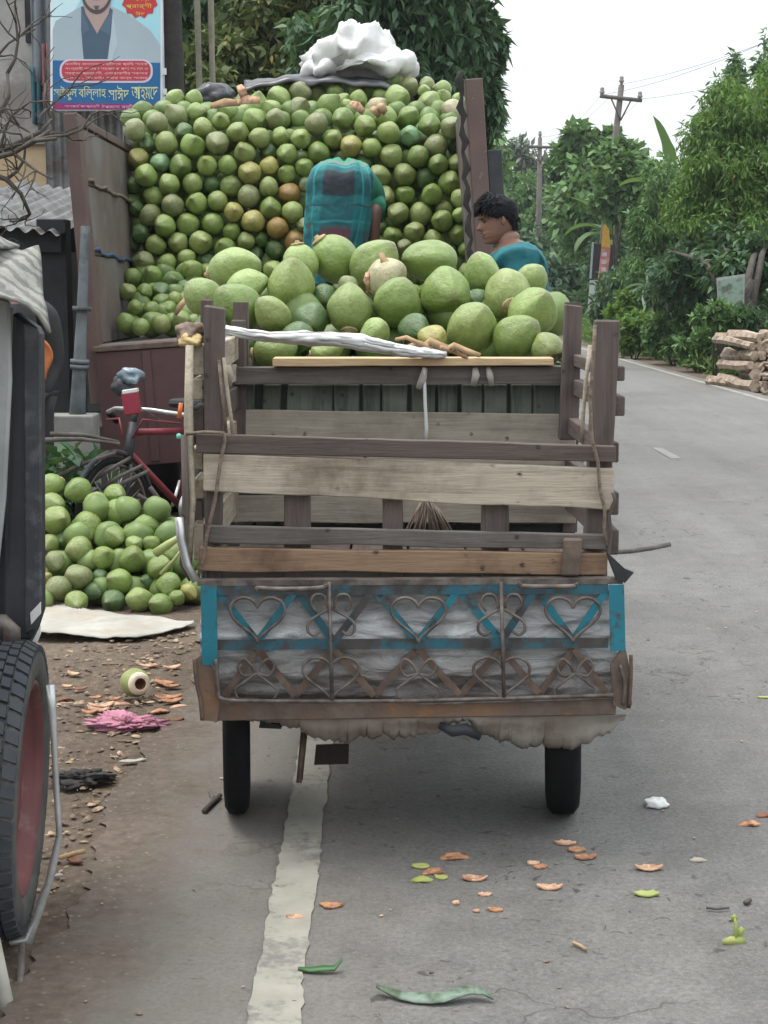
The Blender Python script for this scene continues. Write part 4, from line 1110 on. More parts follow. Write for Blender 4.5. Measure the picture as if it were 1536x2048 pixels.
# peeled strips and the split husk on the heap
def ribbon(name, pts, w, mat, label, cat, group=None, thick=.006, parent=None):
    pts = [Vector(p) for p in pts]; vs, fs = [], []
    for i, p in enumerate(pts):
        t = (pts[min(i + 1, len(pts) - 1)] - pts[max(i - 1, 0)]).normalized()
        s = t.cross(Vector((0, -1, .35))).normalized() * w * (.35 + .65 * math.sin(math.pi * (i + .4) / len(pts)))
        vs += [p - s, p + s]
        if i: fs.append((2 * i - 2, 2 * i - 1, 2 * i + 1, 2 * i))
    mb = MB(); mb.add(vs, fs, True)
    o = mb.build(name, mat, parent, recalc=False); sm = o.modifiers.new('t', 'SOLIDIFY'); sm.thickness = thick
    if label: tag(o, label, cat, group)
    return o
yy = cart_Y(540, 'g') - .13
ribbon('husk_strip', [P(762, 505, yy), P(768, 522, yy - .01), P(782, 535, yy - .02), P(805, 552, yy - .02)], .014, M['dry_leaf'], 'curled yellow strip of husk peeling off a tan coconut on the cart', 'husk strip')
ribbon('husk_strip', [P(735, 545, yy), P(732, 560, yy - .01), P(738, 580, yy)], .010, M['husk_pale'], 'short pale husk strip at the left of the peeled cart coconut', 'husk strip')
ribbon('husk_strip', [P(350, 630, 9.3), P(362, 610, 9.28), P(378, 592, 9.28)], .018, M['dry_leaf'], 'thin pale husk strip at the lower corner of the truck load', 'husk strip')
for i, (a, b_) in enumerate((((742, 215), (760, 232)), ((700, 205), (728, 225)), ((755, 208), (772, 226)), ((470, 205), (520, 200)), ((420, 212), (480, 205)), ((478, 170), (490, 200)))):
    ribbon('husk_strip', [P(*a, 10.9), P((a[0] + b_[0]) / 2, (a[1] + b_[1]) / 2 - 4, 10.86), P(*b_, 10.9)], .03, M['husk_pale'] if i % 2 else M['dry_leaf'], 'peeled husk strip on top of the truck load, %s from the left' % num([5, 4, 6, 3, 1, 2][i]), 'husk strip', 'husk strips on the truck load')

# --- the heap on the ground
gtxt = '''350 245 80 g,535 275 86 g,350 390 90 l,385 470 98 g,600 520 98 g,660 370 84 l,780 310 75 g,820 425 90 g,915 425 40 g,985 520 76 g,800 590 80 g,540 680 90 g,330 640 66 g,450 620 70 k,375 760 70 n,710 745 82 g,905 745 92 g,930 640 66 l,1030 640 60 g,1085 810 85 g,1175 690 70 g,
535 870 90 n,400 945 85 n,310 880 50 y,810 910 92 g,955 1020 85 g,520 1040 80 g,1110 1050 76 g,780 1065 82 k,1150 920 85 g,1275 975 56 y,1205 1010 55 g,640 965 66 k,895 555 50 g,295 1010 62 g,200 800 80 g,200 1000 80 g,210 620 80 g,200 420 80 g,1010 900 60 k,690 860 60 k,830 700 50 k'''
gi = []
for it in gtxt.replace('\n', '').split(','):
    x, y, r, t = it.split(); gi.append([float(x) / 3.413, 900 + float(y) / 3.413, float(r) / 3.413, t])
def gr_Y(y, t): return 7.22 + (1215 - y) * .0027 + (.07 if t == 'k' else 0)
pos = np.array([[*P(x, y, gr_Y(y, t))] for x, y, r, t in gi]); rad = np.array([i[2] * p[1] / F_PX for i, p in zip(gi, pos)])
for _ in range(30):
    d = pos[:, None] - pos[None]; L = np.linalg.norm(d, axis=2) + 1e-6
    ov = (rad[:, None] + rad[None]) * .95 - L; np.fill_diagonal(ov, -1)
    sh = np.where(ov > 0, ov, 0)[:, :, None] * d / L[:, :, None] * .25
    sh[:, :, 1] *= 1.6; sh[:, :, 0] *= .5; sh[:, :, 2] *= .4
    pos += sh.sum(1); pos[:, 2] = np.maximum(pos[:, 2], rad * .95 - .02)
pl = rows(gi, 40, lambda i: i[1], lambda i: i[0])
for it, p, r in zip(gi, pos, rad):
    x, y, _, t = it; rw, c = pl[id(it)]
    coconut(p, r * 1.05, Vector((crng.uniform(-1, 1), -.8, crng.uniform(-.7, .6))), t, '%s coconut in the ground heap, %s row from its top, %s from left' % (WORD[t], num(rw), num(c)), 'coconuts heaped on the ground', cap=crng.random() < .3, tint=.9, stretch=1.06)
pts = []
for j in range(4):
    for i in range(6 - j):
        for k in range(4 - j): pts.append(Vector((-1.62 + .075 * j + .145 * i, 7.42 + .10 * j + .15 * k, .06 + .115 * j)))
coco_stuff('coconut_mass', 'coconuts hidden inside the ground heap', pts, .072)
o = MB().tube([P(312, 1106, 7.25), P(335, 1090, 7.22), P(362, 1072, 7.22)], [.022, .02, .012], 8).build('coconut_stalk', M['stalk'], recalc=False); tag(o, 'thick pale green stalk sticking out of the ground heap', 'stalk')
o = MB().tube([P(322, 1148, 7.1), P(350, 1118, 7.08), P(362, 1100, 7.08)], [.010, .008, .005], 6).build('coconut_stalk', M['stalk'], recalc=False); tag(o, 'thin bent stalk at the right of the ground heap', 'stalk')
# white sack spread under the heap
poly = [(40, 1200), (130, 1212), (165, 1232), (260, 1242), (388, 1252), (330, 1270), (270, 1283), (150, 1276), (40, 1268)]
def sheetfn(u, v):
    xs = 40 + 348 * u
    top = np.interp(xs, [40, 130, 165, 260, 388], [1196, 1206, 1224, 1236, 1250]); bot = np.interp(xs, [40, 150, 270, 330, 388], [1268, 1276, 1283, 1270, 1254])
    q = G(xs, top + (bot - top) * v)
    return (q.x, q.y, .012 + .012 * rnoise((q.x, q.y, 0), 6, 2) + .006 * rnoise((q.x, q.y, 0), 20, 4) + .006 * math.sin(math.pi * v))
o = MB().grid(sheetfn, 50, 12).build('white_sheet', M['sheet'], recalc=False); sm = o.modifiers.new('t', 'SOLIDIFY'); sm.thickness = .004
tag(o, 'dirty white sheet spread under the ground heap of coconuts', 'sheet')
# ================================================================== truck (leans a little to the left)
TY = 9.4
TILT = R(4.0)
BL = P(200, 688, TY)                       # rear left corner of the bed
truck = empty('open_truck', (BL.x + 1.1, TY + 2, 0), 'open-back truck with brown side panels and lowered maroon tailgate, loaded with coconuts', 'truck')
TM = Matrix.Translation(BL) @ Matrix.Rotation(-TILT, 4, 'Y')      # local: x right across the bed, y forward, z up
W_IN = 2.22
def tbox(lo, hi, name, mat, parent=None, bev=.006):
    o = MB().box(lo, hi, TM).build(name, mat, parent or truck)
    return bevel(o, bev) if bev else o
tbox((-.02, 0, -.10), (W_IN + .05, 4.6, -.005), 'bed_floor', M['trucksteel'])
# left side: rear post, three boards, straps
HL = (P(165, 232, TY) - BL).length
tbox((-.085, -.02, -.35), (-.005, .14, HL + .02), 'corner_post', M['truckpost'])
zs = [0, .52, .93, HL - .04]
for i in range(3):
    tbox((-.07, .141, zs[i] + .004), (-.022, 4.6, zs[i + 1] - .006), 'side_board', M['trucksteel'], bev=.003)
for i in (1, 2): tbox((-.075, .142, zs[i] - .012), (-.030, 4.6, zs[i] + .012), 'board_joint', M['black_iron'], bev=0)
tbox((-.09, .05, HL - .035), (-.01, 4.6, HL + .015), 'top_rail', M['truckpost'])
bl_m = mat_plain('blue_strap', (.03, .09, .20), (.05, .06, .09), .7, 14)
def tl(p): return TM @ Vector(p)
for (z0, z1, nm) in ((.955, .925, 'strap'), (.55, .50, 'strap')):
    pts = [tl((-.018 + .012 * math.sin(k * 2.1), .15 + k * .15, z0 + (z1 - z0) * k / 11 + .012 * math.sin(k * 1.7))) for k in range(12)]
    MB().tube(pts, .012, 6).build(nm, bl_m if z0 < .6 else M['rope'], truck, recalc=False)
# right side post and panel
PR = P(985, 520, TY); PT = P(945, 158, TY)
xr_ = (TM.inverted() @ PR).x - .05; HR = (TM.inverted() @ PT).z
tbox((xr_ - .045, -.02, -.35), (xr_ + .055, .14, HR), 'corner_post', M['truckpost'])
tbox((xr_ - .03, .141, .0), (xr_ + .02, 4.6, HR - .06), 'side_board', M['trucksteel'])
tbox((xr_ + .055, .0, .55), (xr_ + .14, .10, .95), 'hinge_bracket', M['black_iron'])
# ragged rubber/rope edging along the inside of the right post
MB().tube([tl((xr_ - .075 + .012 * math.sin(k * 2.3), -.005, .15 + k * .05)) for k in range(26)], [.018 + .008 * math.sin(k * 1.9) for k in range(26)], 6).build('rope_edging', M['bark_dark'], truck, recalc=False)
# lowered tailgate, its rim and hinge
tbox((-.02, -.075, -.72), (W_IN + .02, -.03, -.045), 'tailgate', M['maroon'])
tbox((-.03, -.09, -.044), (W_IN + .03, -.005, -.012), 'tailgate_hinge_rail', M['rust'], bev=.004)
for x in (.25, .95, 1.6): tbox((x, -.088, -.70), (x + .05, -.0755, -.06), 'tailgate_rib', M['maroon'], bev=.003)
# chassis, wheels, cab (only glimpsed from here)
for x in (.55, 1.55): tbox((x, .1, -.34), (x + .12, 6.4, -.101), 'chassis_rail', M['black_iron'])
def wheel(name, c, R_, w, axis, tyre_mat, rim_mat, parent, hub=True, dish=.25):
    M_ = Matrix.Translation(c) @ Vector(axis).normalized().to_track_quat('Z', 'Y').to_matrix().to_4x4()
    ri = R_ * .62
    prof = [(ri, -w * .42), (R_ * .80, -w * .5), (R_ * .93, -w * .46), (R_, -w * .30), (R_ * 1.004, 0), (R_, w * .30), (R_ * .93, w * .46), (R_ * .80, w * .5), (ri, w * .42)]
    t = MB().lathe(prof, 40, M_, True, True).build(name, tyre_mat, parent)
    r = MB().lathe([(ri + .004, -w * .40), (ri * .93, -w * .36), (ri * .88, -w * .1), (ri * .4, -w * dish * .3), (ri * .3, w * .15), (0.001, w * .15)], 30, M_).build('rim', rim_mat, t)
    MB().lathe([(ri + .004, w * .40), (ri * .93, w * .36), (ri * .88, w * .1), (ri * .4, w * dish * .6), (ri * .3, w * .40), (.001, w * .42)], 30, M_).build('rim', rim_mat, t)
    return t
for y in (1.35, 5.2):
    for x in (.20, W_IN - .15):
        c = tl((x, y, 0)); c.z = .43
        wheel('wheel', c, .45, .24, (1, 0, 0), M['rubber'], M['rust'], truck)
tbox((-.02, 4.55, -.1), (W_IN + .05, 4.60, HR - .1), 'head_board', M['trucksteel'])
tbox((.02, 4.75, -.35), (W_IN, 6.5, 1.15), 'cab', M['maroon'], bev=.06)
tbox((.2, 4.735, .45), (W_IN - .2, 4.752, .95), 'rear_window', M['tarp_black'], bev=0)
# --- white sack bundle and black tarpaulin on top of the load
SY = 12.2
def lump(name, polyf, c, rx, ry, rz, seed, mat, amp=.22, n=40, m=26, flat=-.6, fine=.06):
    vs, fs = [], []
    for j in range(m + 1):
        th = math.pi * j / m
        for i in range(n):
            ph = 2 * math.pi * i / n
            d = Vector((math.sin(th) * math.cos(ph), math.sin(th) * math.sin(ph), math.cos(th)))
            k = 1 + amp * rnoise(d, 1.6, seed) + amp * .45 * abs(rnoise(d, 3.4, seed + 1)) + fine * rnoise(d, 8, seed + 2)
            q = Vector((d.x * rx * k, d.y * ry * k, max(d.z, flat) * rz * k))
            vs.append(Vector(c) + q)
    for j in range(m):
        for i in range(n): fs.append((j * n + i, j * n + (i + 1) % n, (j + 1) * n + (i + 1) % n, (j + 1) * n + i))
    return MB().add(vs, fs, True).build(name, mat, recalc=True)
sk = SY / F_PX
sack = empty('white_sack_bundle', tuple(P(710, 160, SY)), 'crumpled bundle of white woven sacks on top of the truck load', 'sack')
def bundle(pts_c, prof, name, seed, depth=.34):
    """cushion-like sack fold: outline given in pixels, swollen front and back with creases."""
    n, m = len(prof), 9
    cx, cy = pts_c; vs, fs = [], []
    ring = []
    for j in range(m):
        u = -1 + 2 * j / (m - 1); s = math.sqrt(max(0, 1 - u * u)) * .97 + .03
        for i, (x, y) in enumerate(prof):
            q = P(cx + (x - cx) * s, cy + (y - cy) * s, SY)
            q.y += u * depth + .03 * rnoise((i * .9, j * .9, seed), 1)
            q += Vector((rnoise((i, j, seed), .8), 0, rnoise((j, i, seed + 3), .8))) * .02
            vs.append(q)
    for j in range(m - 1):
        for i in range(n): fs.append((j * n + i, j * n + (i + 1) % n, (j + 1) * n + (i + 1) % n, (j + 1) * n + i))
    fs += [tuple(range(n))[::-1], tuple(range((m - 1) * n, m * n))]
    o = MB().add(vs, fs, True).build(name, M['white_cloth'], sack)
    ss = o.modifiers.new('s', 'SUBSURF'); ss.levels = 1; ss.render_levels = 2
    tx = bpy.data.textures.new('crease', 'MUSGRAVE'); tx.musgrave_type = 'RIDGED_MULTIFRACTAL'; tx.noise_scale = .24; tx.octaves = 2
    dp = o.modifiers.new('d', 'DISPLACE'); dp.texture = tx; dp.strength = .085; dp.mid_level = .6; dp.texture_coords = 'GLOBAL'
    return o
bundle((700, 115), [(606, 160), (612, 120), (632, 92), (665, 70), (690, 54), (712, 50), (722, 58), (738, 56), (765, 66), (800, 84), (798, 112), (790, 130), (730, 150), (660, 168)], 'upper_fold', 2)
bundle((735, 138), [(640, 165), (660, 130), (700, 112), (750, 104), (790, 110), (800, 122), (828, 124), (826, 148), (800, 156), (740, 152), (690, 158)], 'lower_fold', 5, .42)
bundle((640, 150), [(607, 180), (608, 130), (640, 108), (672, 130), (668, 170), (640, 180)], 'side_fold', 9, .36)
tarp = MB().grid(lambda u, v: P(488 + 310 * u, 168 - 18 * math.sin(u * 3.0) + 8 * rnoise((u * 6, v * 3, 0), 1, 3), 11.75 + v * 1.6) + Vector((0, 0, .03 * rnoise((u * 9, v * 9, 0), 1, 1) - .04 * (v < .05))), 46, 16).build('black_tarpaulin', M['tarp_black'], recalc=False)
sm = tarp.modifiers.new('t', 'SOLIDIFY'); sm.thickness = .02
tag(tarp, 'crumpled black tarpaulin under the white sack bundle', 'tarpaulin')
o = lump('dark_bundle', None, P(425, 195, 12.3), .16, .2, .11, 4, M['tarp_black']); tag(o, 'dark rounded bundle behind the load left of the tarpaulin', 'bundle')
# ================================================================== the wooden cart
CY = 4.02          # plane of the tailgate boards
cart = empty('wooden_cargo_cart', (.07, 5.2, 0), 'wooden three-wheeled cargo cart with slatted tailgate and blue heart-pattern skirt', 'cart')
def board(name, q, Y, thick, mat, parent=None, wob=1.6, seed=0, n=14, lean=0.0):
    """plank seen face-on: q = top-left, top-right, bottom-right, bottom-left pixels; slightly uneven sawn edges."""
    (a, b_, c, d) = q
    vs = []
    for i in range(n + 1):
        u = i / n
        t = (a[0] + (b_[0] - a[0]) * u, a[1] + (b_[1] - a[1]) * u); l = (d[0] + (c[0] - d[0]) * u, d[1] + (c[1] - d[1]) * u)
        yy = Y + .006 * rnoise((u * 3, seed, 0), 1) + lean * u
        w1 = wob * (rnoise((u * 4, seed, 1), 1) + .5 * rnoise((u * 13, seed, 2), 1)); w2 = wob * 1.6 * (rnoise((u * 4, seed, 5), 1) + .5 * rnoise((u * 13, seed, 6), 1))
        T, L = P(t[0], t[1] + w1, yy), P(l[0], l[1] + w2, yy)
        vs += [T, L, T + Vector((0, thick, 0)), L + Vector((0, thick, 0))]
    fs = []
    for i in range(n):
        k, m = 4 * i, 4 * i + 4
        fs += [(k, k + 1, m + 1, m), (k + 2, m + 2, m + 3, k + 3), (k, m, m + 2, k + 2), (k + 1, k + 3, m + 3, m + 1)]
    fs += [(0, 2, 3, 1), (4 * n, 4 * n + 1, 4 * n + 3, 4 * n + 2)]
    o = MB().add(vs, fs).build(name, mat, parent or cart)
    return bevel(o, .0025, 1)
def post(name, top, bot, Y, thick, mat, wob=1.2, seed=0, n=12, parent=None):
    """upright: top/bot = (x_left, y, x_right, y)."""
    vs = []
    for i in range(n + 1):
        u = i / n
        w1, w2 = wob * rnoise((u * 5, seed, 1), 1), wob * rnoise((u * 5, seed, 7), 1)
        l = P(top[0] + (bot[0] - top[0]) * u + w1, top[1] + (bot[1] - top[1]) * u, Y); r = P(top[2] + (bot[2] - top[2]) * u + w2, top[3] + (bot[3] - top[3]) * u, Y)
        vs += [l, r, l + Vector((0, thick, 0)), r + Vector((0, thick, 0))]
    fs = []
    for i in range(n):
        k, m = 4 * i, 4 * i + 4
        fs += [(k, m, m + 1, k + 1), (k + 2, k + 3, m + 3, m + 2), (k, k + 2, m + 2, m), (k + 1, m + 1, m + 3, k + 3)]
    fs += [(0, 1, 3, 2), (4 * n, 4 * n + 2, 4 * n + 3, 4 * n + 1)]
    return bevel(MB().add(vs, fs).build(name, mat, parent or cart), .004, 1)
# tailgate boards
board('tailgate_board', [(392, 868), (1232, 892), (1232, 925), (392, 906)], CY, .025, M['dark_x'], seed=1)
bp = board('tailgate_board', [(406, 907), (1229, 937), (1226, 1021), (406, 982)], CY + .004, .022, M['pale_x'], seed=2, n=30, wob=2.2)
board('tailgate_board', [(416, 1052), (1212, 1070), (1212, 1100), (416, 1086)], CY + .004, .024, M['grey_x'], seed=3)
board('tailgate_board', [(398, 1096), (1216, 1107), (1212, 1150), (398, 1142)], CY, .03, M['orange_x'], seed=4, wob=2.4)
board('sill_board', [(402, 1138), (1215, 1142), (1215, 1170), (402, 1170)], CY + .045, .03, M['grey_x'], seed=5)
post('tailgate_cleat', (1128, 1078, 1166, 1078), (1122, 1152, 1160, 1152), CY - .022, .021, M['rustboard'], seed=4)
for i, (x0, x1) in enumerate(((568, 621), (765, 806), (963, 1018))):
    post('tailgate_stake', (x0, 984, x1, 988), (x0, 1166, x1, 1166), CY + .032, .035, M['dark_z'], seed=i)
# rear uprights
post('corner_upright', (407, 610, 448, 616), (410, 1160, 441, 1160), CY + .032, .05, M['dark_z'], 1.5, 3)
post('corner_upright', (401, 598, 423, 598), (402, 1150, 420, 1150), CY + .20, .04, M['dark_z'], 1.5, 9)
post('corner_upright', (1192, 640, 1241, 641), (1166, 1160, 1214, 1160), CY + .032, .05, M['dark_z'], 1.5, 4)
# side stakes and boards (run forward along the cart)
def yboard(name, p0, y1, w, h, mat, seed=0, dx=0.0):
    """board running forward from p0 (rear lower-left corner) to depth y1."""
    n = 10; vs, fs = [], []
    for i in range(n + 1):
        u = i / n; y = p0.y + (y1 - p0.y) * u
        x = p0.x + dx * u + .006 * rnoise((u * 3, seed, 0), 1); z = p0.z + .010 * rnoise((u * 3, seed, 4), 1)
        vs += [(x, y, z), (x + w, y, z), (x + w, y, z + h), (x, y, z + h)]
        if i:
            k = 4 * (i - 1)
            fs += [(k + a, k + (a + 1) % 4, k + 4 + (a + 1) % 4, k + 4 + a) for a in range(4)]
    fs += [(0, 1, 2, 3), (4 * n, 4 * n + 3, 4 * n + 2, 4 * n + 1)]
    return bevel(MB().add(vs, fs).build(name, mat, cart), .003, 1)
LB = [(690, 750), (758, 800), (812, 868), (895, 940), (958, 998), (1003, 1040), (1048, 1120)]
for i, (a, b_) in enumerate(LB):
    p0 = P(386 - 3 * (i % 2), b_, CY + .06); tp = P(386, a, CY + .06)
    yboard('side_board', p0, 6.45, .030, tp.z - p0.z, M['pale_y'] if i % 3 != 2 else M['dark_y'], i, .02)
for i, (a, b_) in enumerate([(733, 762), (793, 832), (885, 925), (985, 1030), (1060, 1110)]):
    p0 = P(1226 - (12 if i > 1 else 0), b_, CY + .05); tp = P(1226, a, CY + .05)
    yboard('side_board', p0, 6.45, .030, tp.z - p0.z, M['dark_y'], 20 + i, -.02)
for (y, i) in ((5.0, 0), (5.75, 1), (6.40, 2)):
    for (x, nm) in ((-.468, 0), (.565, 1)):
        MB().box((x, y, .70), (x + .045, y + .05, 1.42 - .03 * i)).build('side_stake', M['dark_z'], cart)
# outer lashed poles on the left
MB().tube([P(379, 690, CY + .02), P(377, 850, CY + .02), P(384, 1000, CY + .02), P(376, 1150, CY + .02)], [.010, .012, .010, .009], 8).build('lashed_pole', M['pale_y'], cart, recalc=False)
MB().tube([P(368, 870, CY), P(372, 1000, CY), P(365, 1130, CY), P(383, 1160, CY)], [.008, .010, .008, .008], 8).build('lashed_pole', M['dark_z'], cart, recalc=False)
MB().tube([P(358, 1035, CY - .02), P(362, 1080, CY - .02), P(374, 1130, CY - .02), P(392, 1162, CY - .02)], .011, 8).build('steel_hook', M['steel'], cart, recalc=False)
# inner partition: beam, mossy slats, pale planks
PYc = 4.93
post('partition_upright', (1132, 608, 1166, 612), (1118, 880, 1156, 880), PYc - .05, .045, M['dark_z'], 1.5, 5)
post('partition_upright', (462, 640, 490, 640), (466, 880, 492, 880), PYc + .03, .045, M['dark_z'], 1.5, 6)
board('partition_beam', [(466, 734), (1152, 732), (1152, 768), (466, 770)], PYc, .06, M['grey_x'], seed=7)
board('loose_plank', [(545, 716), (1108, 716), (1108, 731), (545, 733)], PYc - .03, .10, M['fresh_x'], seed=8, wob=.8)
sl = [(470, 506), (511, 548), (560, 612), (618, 662), (668, 716), (722, 758), (764, 812), (820, 868), (876, 912), (920, 962), (968, 1012), (1018, 1062), (1066, 1118)]
for i, (x0, x1) in enumerate(sl):
    post('partition_slat', (x0 + (16 if i in (1, 2) else 4 * (i % 2)), 768, x1 + (14 if i in (1, 2) else 3), 768), (x0, 1050, x1, 1050), PYc + .064 + .004 * (i % 2), .018, M['mossy_z'], 1.2, i + 40)
MB().slab([P(455, 768, PYc + .09), P(1150, 768, PYc + .09), P(1150, 1120, PYc + .09), P(455, 1120, PYc + .09)], .004).build('partition_sheet', mat_plain('gap_shade_tin_sheet', (.035, .045, .038), (.02, .024, .021), .6, 5), cart)  # tin backing, shade of the slat gaps put into its dark colour
board('partition_plank', [(452, 820), (1152, 829), (1152, 892), (452, 884)], PYc + .035, .024, M['palegrey_x'], seed=9)
board('partition_plank', [(450, 902), (1152, 908), (1152, 985), (450, 980)], PYc + .035, .024, M['palegrey_x'], seed=10)
board('partition_plank', [(450, 992), (1152, 994), (1152, 1047), (450, 1045)], PYc + .035, .024, M['palegrey_x'], seed=11)
# bed and chassis
for i in range(6):
    x = -.44 + .172 * i
    yboard('bed_plank', Vector((x, CY + .085, .66)), 6.5, .165, .03, M['dark_y'], 60 + i)
for x in (-.40, .50): MB().box((x, CY + .12, .56), (x + .05, 6.5, .655)).build('chassis_rail', M['rust'], cart)
# wheels, axle, front fork
WL, WR = G(472, 1626), G(1112, 1611)
lw = Vector((WL.x, WL.y + .04, .285)); rw_ = Vector((WR.x + .01, WL.y + .04, .285))
wheel('wheel', lw, .285, .074, (1, .095, 0), M['rubber'], M['rust'], cart)
wheel('wheel', rw_, .285, .098, (1, -.10, .02), M['rubber'], M['rust'], cart)
MB().tube([lw, rw_], .022, 10).build('axle', M['rust'], cart, recalc=False)
MB().box((-.06, lw.y - .06, .27), (.06, lw.y + .10, .40)).build('gear_case', M['black_iron'], cart)
fw = wheel('wheel', Vector((.07, 7.55, .31)), .31, .07, (1, 0, 0), M['rubber'], M['rust'], cart)
for s in (-.06, .06): MB().tube([(.07 + s, 7.55, .31), (.07 + s, 7.42, .72), (.07 + s * .3, 7.30, .95)], .015, 8).build('fork', M['rust'], cart, recalc=False)
MB().tube([(.07, 7.33, .85), (.07, 6.5, .62)], .022, 8).build('front_tube', M['rust'], cart, recalc=False)
MB().tube([(-.2, 7.15, 1.02), (-.12, 7.28, 1.0), (.26, 7.28, 1.0), (.34, 7.15, 1.02)], .013, 8).build('handlebar', M['steel'], cart, recalc=False)
bevel(MB().box((-.05, 6.62, .80), (.19, 6.86, .86)).build('seat', M['black_iron'], cart), .02)
MB().tube([(.07, 6.74, .80), (.07, 6.74, .62)], .02, 8).build('seat_post', M['rust'], cart, recalc=False)
# small flap plate and prop stand under the tail
MB().slab([P(632, 1490, CY + .25), P(698, 1488, CY + .25), P(697, 1528, CY + .25), P(628, 1530, CY + .25)], .006).build('mud_plate', mat_plain('dark_maroon_plate', (.03, .014, .014), None, .7), cart)
MB().tube([P(607, 1462, CY + .2), P(598, 1566, CY + .16)], .008, 7).build('prop_stand', M['rust'], cart, recalc=False)
MB().tube([P(612, 1462, CY + .24), P(602, 1560, CY + .18)], .005, 6).build('prop_stand', M['rust'], cart, recalc=False)
MB().slab([P(520, 1440, CY + .22), P(565, 1452, CY + .22), P(562, 1458, CY + .22), P(518, 1456, CY + .22)], .04).build('spring_shackle', M['black_iron'], cart)

# ---- rear skirt: plastic sheeting behind an iron grille of hearts
SK = CY - .035
def smooth_pts(q, k=4):
    out = []
    for i in range(len(q) - 1):
        a, b_, c, d = q[max(i - 1, 0)], q[i], q[i + 1], q[min(i + 2, len(q) - 1)]
        for j in range(k):
            t = j / k
            out.append(.5 * ((2 * b_) + (c - a) * t + (2 * a - 5 * b_ + 4 * c - d) * t * t + (3 * b_ - a - 3 * c + d) * t ** 3))
    return out + [q[-1]]
def rod(name, pts, Y, r_px, mat, n=7, parent=None):
    q = smooth_pts([P(x, y, Y) for x, y in pts]) if len(pts) > 2 else [P(x, y, Y) for x, y in pts]
    return MB().tube(q, r_px * Y / F_PX, n).build(name, mat, parent or skirt, recalc=False)
skirt = MB().slab([P(394, 1161, SK), P(1246, 1157, SK), P(1246, 1168, SK), P(394, 1172, SK)], .035).build('tail_skirt', M['rod'], cart)
def strap(name, a, b_, w, Y, mat, parent=None):
    A, B_ = P(*a, Y), P(*b_, Y); d = (B_ - A).normalized(); s = d.cross(Vector((0, 1, 0))).normalized() * (w * Y / F_PX / 2)
    return MB().slab([A - s, B_ - s, B_ + s, A + s], .005).build(name, mat, parent or skirt)
strap('side_bar', (417, 1172), (420, 1330), 32, SK - .006, M['blue'])
strap('side_bar', (1233, 1170), (1236, 1302), 31, SK - .006, M['blue'])
strap('mid_bar', (434, 1290), (1216, 1286), 21, SK + .002, M['bluedark'])
strap('top_bar', (434, 1180), (1216, 1177), 22, SK + .0015, M['bluedark'])
zz = [(436, 1185), (515, 1284), (592, 1180), (668, 1284), (748, 1180), (835, 1284), (918, 1180), (1003, 1282), (1072, 1178), (1146, 1282), (1214, 1180)]
for i, (a, b_) in enumerate(zip(zz, zz[1:])): strap('zigzag_bar', a, b_, 15, SK + .0085 - .006 * (i % 2), M['blue'] if i in (0, 1, 4, 5, 6, 8, 9) else M['bluedark'])
zz2 = [(450, 1390), (515, 1298), (590, 1392), (668, 1298), (748, 1392), (835, 1298), (920, 1390), (1003, 1298), (1078, 1388), (1148, 1298), (1212, 1386)]
for i, (a, b_) in enumerate(zip(zz2, zz2[1:])): strap('zigzag_bar', a, b_, 14, SK + .0085 - .006 * (i % 2), M['rust'])
def heart(cx, cy, w, h, inv=False):
    pts = []
    for i in range(25):
        t = 2 * math.pi * i / 24
        x = 16 * math.sin(t) ** 3 / 17; y = -(13 * math.cos(t) - 5 * math.cos(2 * t) - 2 * math.cos(3 * t) - math.cos(4 * t)) / 15
        pts.append((cx + x * w, cy + (-y if inv else y) * h))
    return pts
for cx in (515, 837, 1146): rod('heart_rod', heart(cx, 1232, 58, 46), SK - .012, 3.4, M['rod'])
for cx in (662, 1003):
    rod('heart_rod', heart(cx, 1350, 60, 44), SK - .012, 3.2, M['rod'])
    for s in (-1, 1):
        rod('curl_rod', [(cx + s * 6, 1216), (cx + s * 14, 1192), (cx + s * 32, 1190), (cx + s * 40, 1206), (cx + s * 30, 1222)], SK - .012, 3.2, M['rod'])
        rod('curl_rod', [(cx, 1216), (cx + s * 22, 1228), (cx + s * 44, 1244), (cx + s * 46, 1262), (cx + s * 34, 1270), (cx + s * 22, 1262)], SK - .012, 3.2, M['rod'])
for cx in (512, 836, 1150):
    for s in (-1, 1):
        rod('curl_rod', [(cx + s * 2, 1348), (cx + s * 10, 1330), (cx + s * 26, 1318), (cx + s * 36, 1334), (cx + s * 24, 1352), (cx, 1346)], SK - .012, 3.0, M['rod'])
        rod('curl_rod', [(cx, 1346), (cx + s * 26, 1366), (cx + s * 42, 1380), (cx + s * 36, 1398)], SK - .0125, 3.0, M['rod'])
for x, y1 in ((660, 1400), (1004, 1394)): rod('upright_rod', [(x - 2, 1164), (x + 4, y1)], SK - .016, 4.2, M['rod'])
rod('handle', [(515, 1180), (516, 1176), (560, 1178), (620, 1177), (648, 1174), (651, 1168)], SK - .024, 5.2, M['rod'])
rod('handle', [(1042, 1166), (1044, 1172), (1095, 1173), (1148, 1172), (1152, 1166)], SK - .024, 5, M['rod'])
rod('bottom_rod', [(432, 1318), (436, 1380), (446, 1398), (520, 1402), (800, 1402), (1100, 1394), (1226, 1390)], SK - .014, 4.5, M['rod'])
rod('bottom_rod', [(830, 1408), (960, 1404), (1100, 1400), (1222, 1396)], SK - .012, 3.5, M['rod'])
board('bottom_plate', [(402, 1404), (1232, 1398), (1232, 1430), (402, 1442)], SK + .006, .012, M['rustboard'], skirt, 3.0, 33)
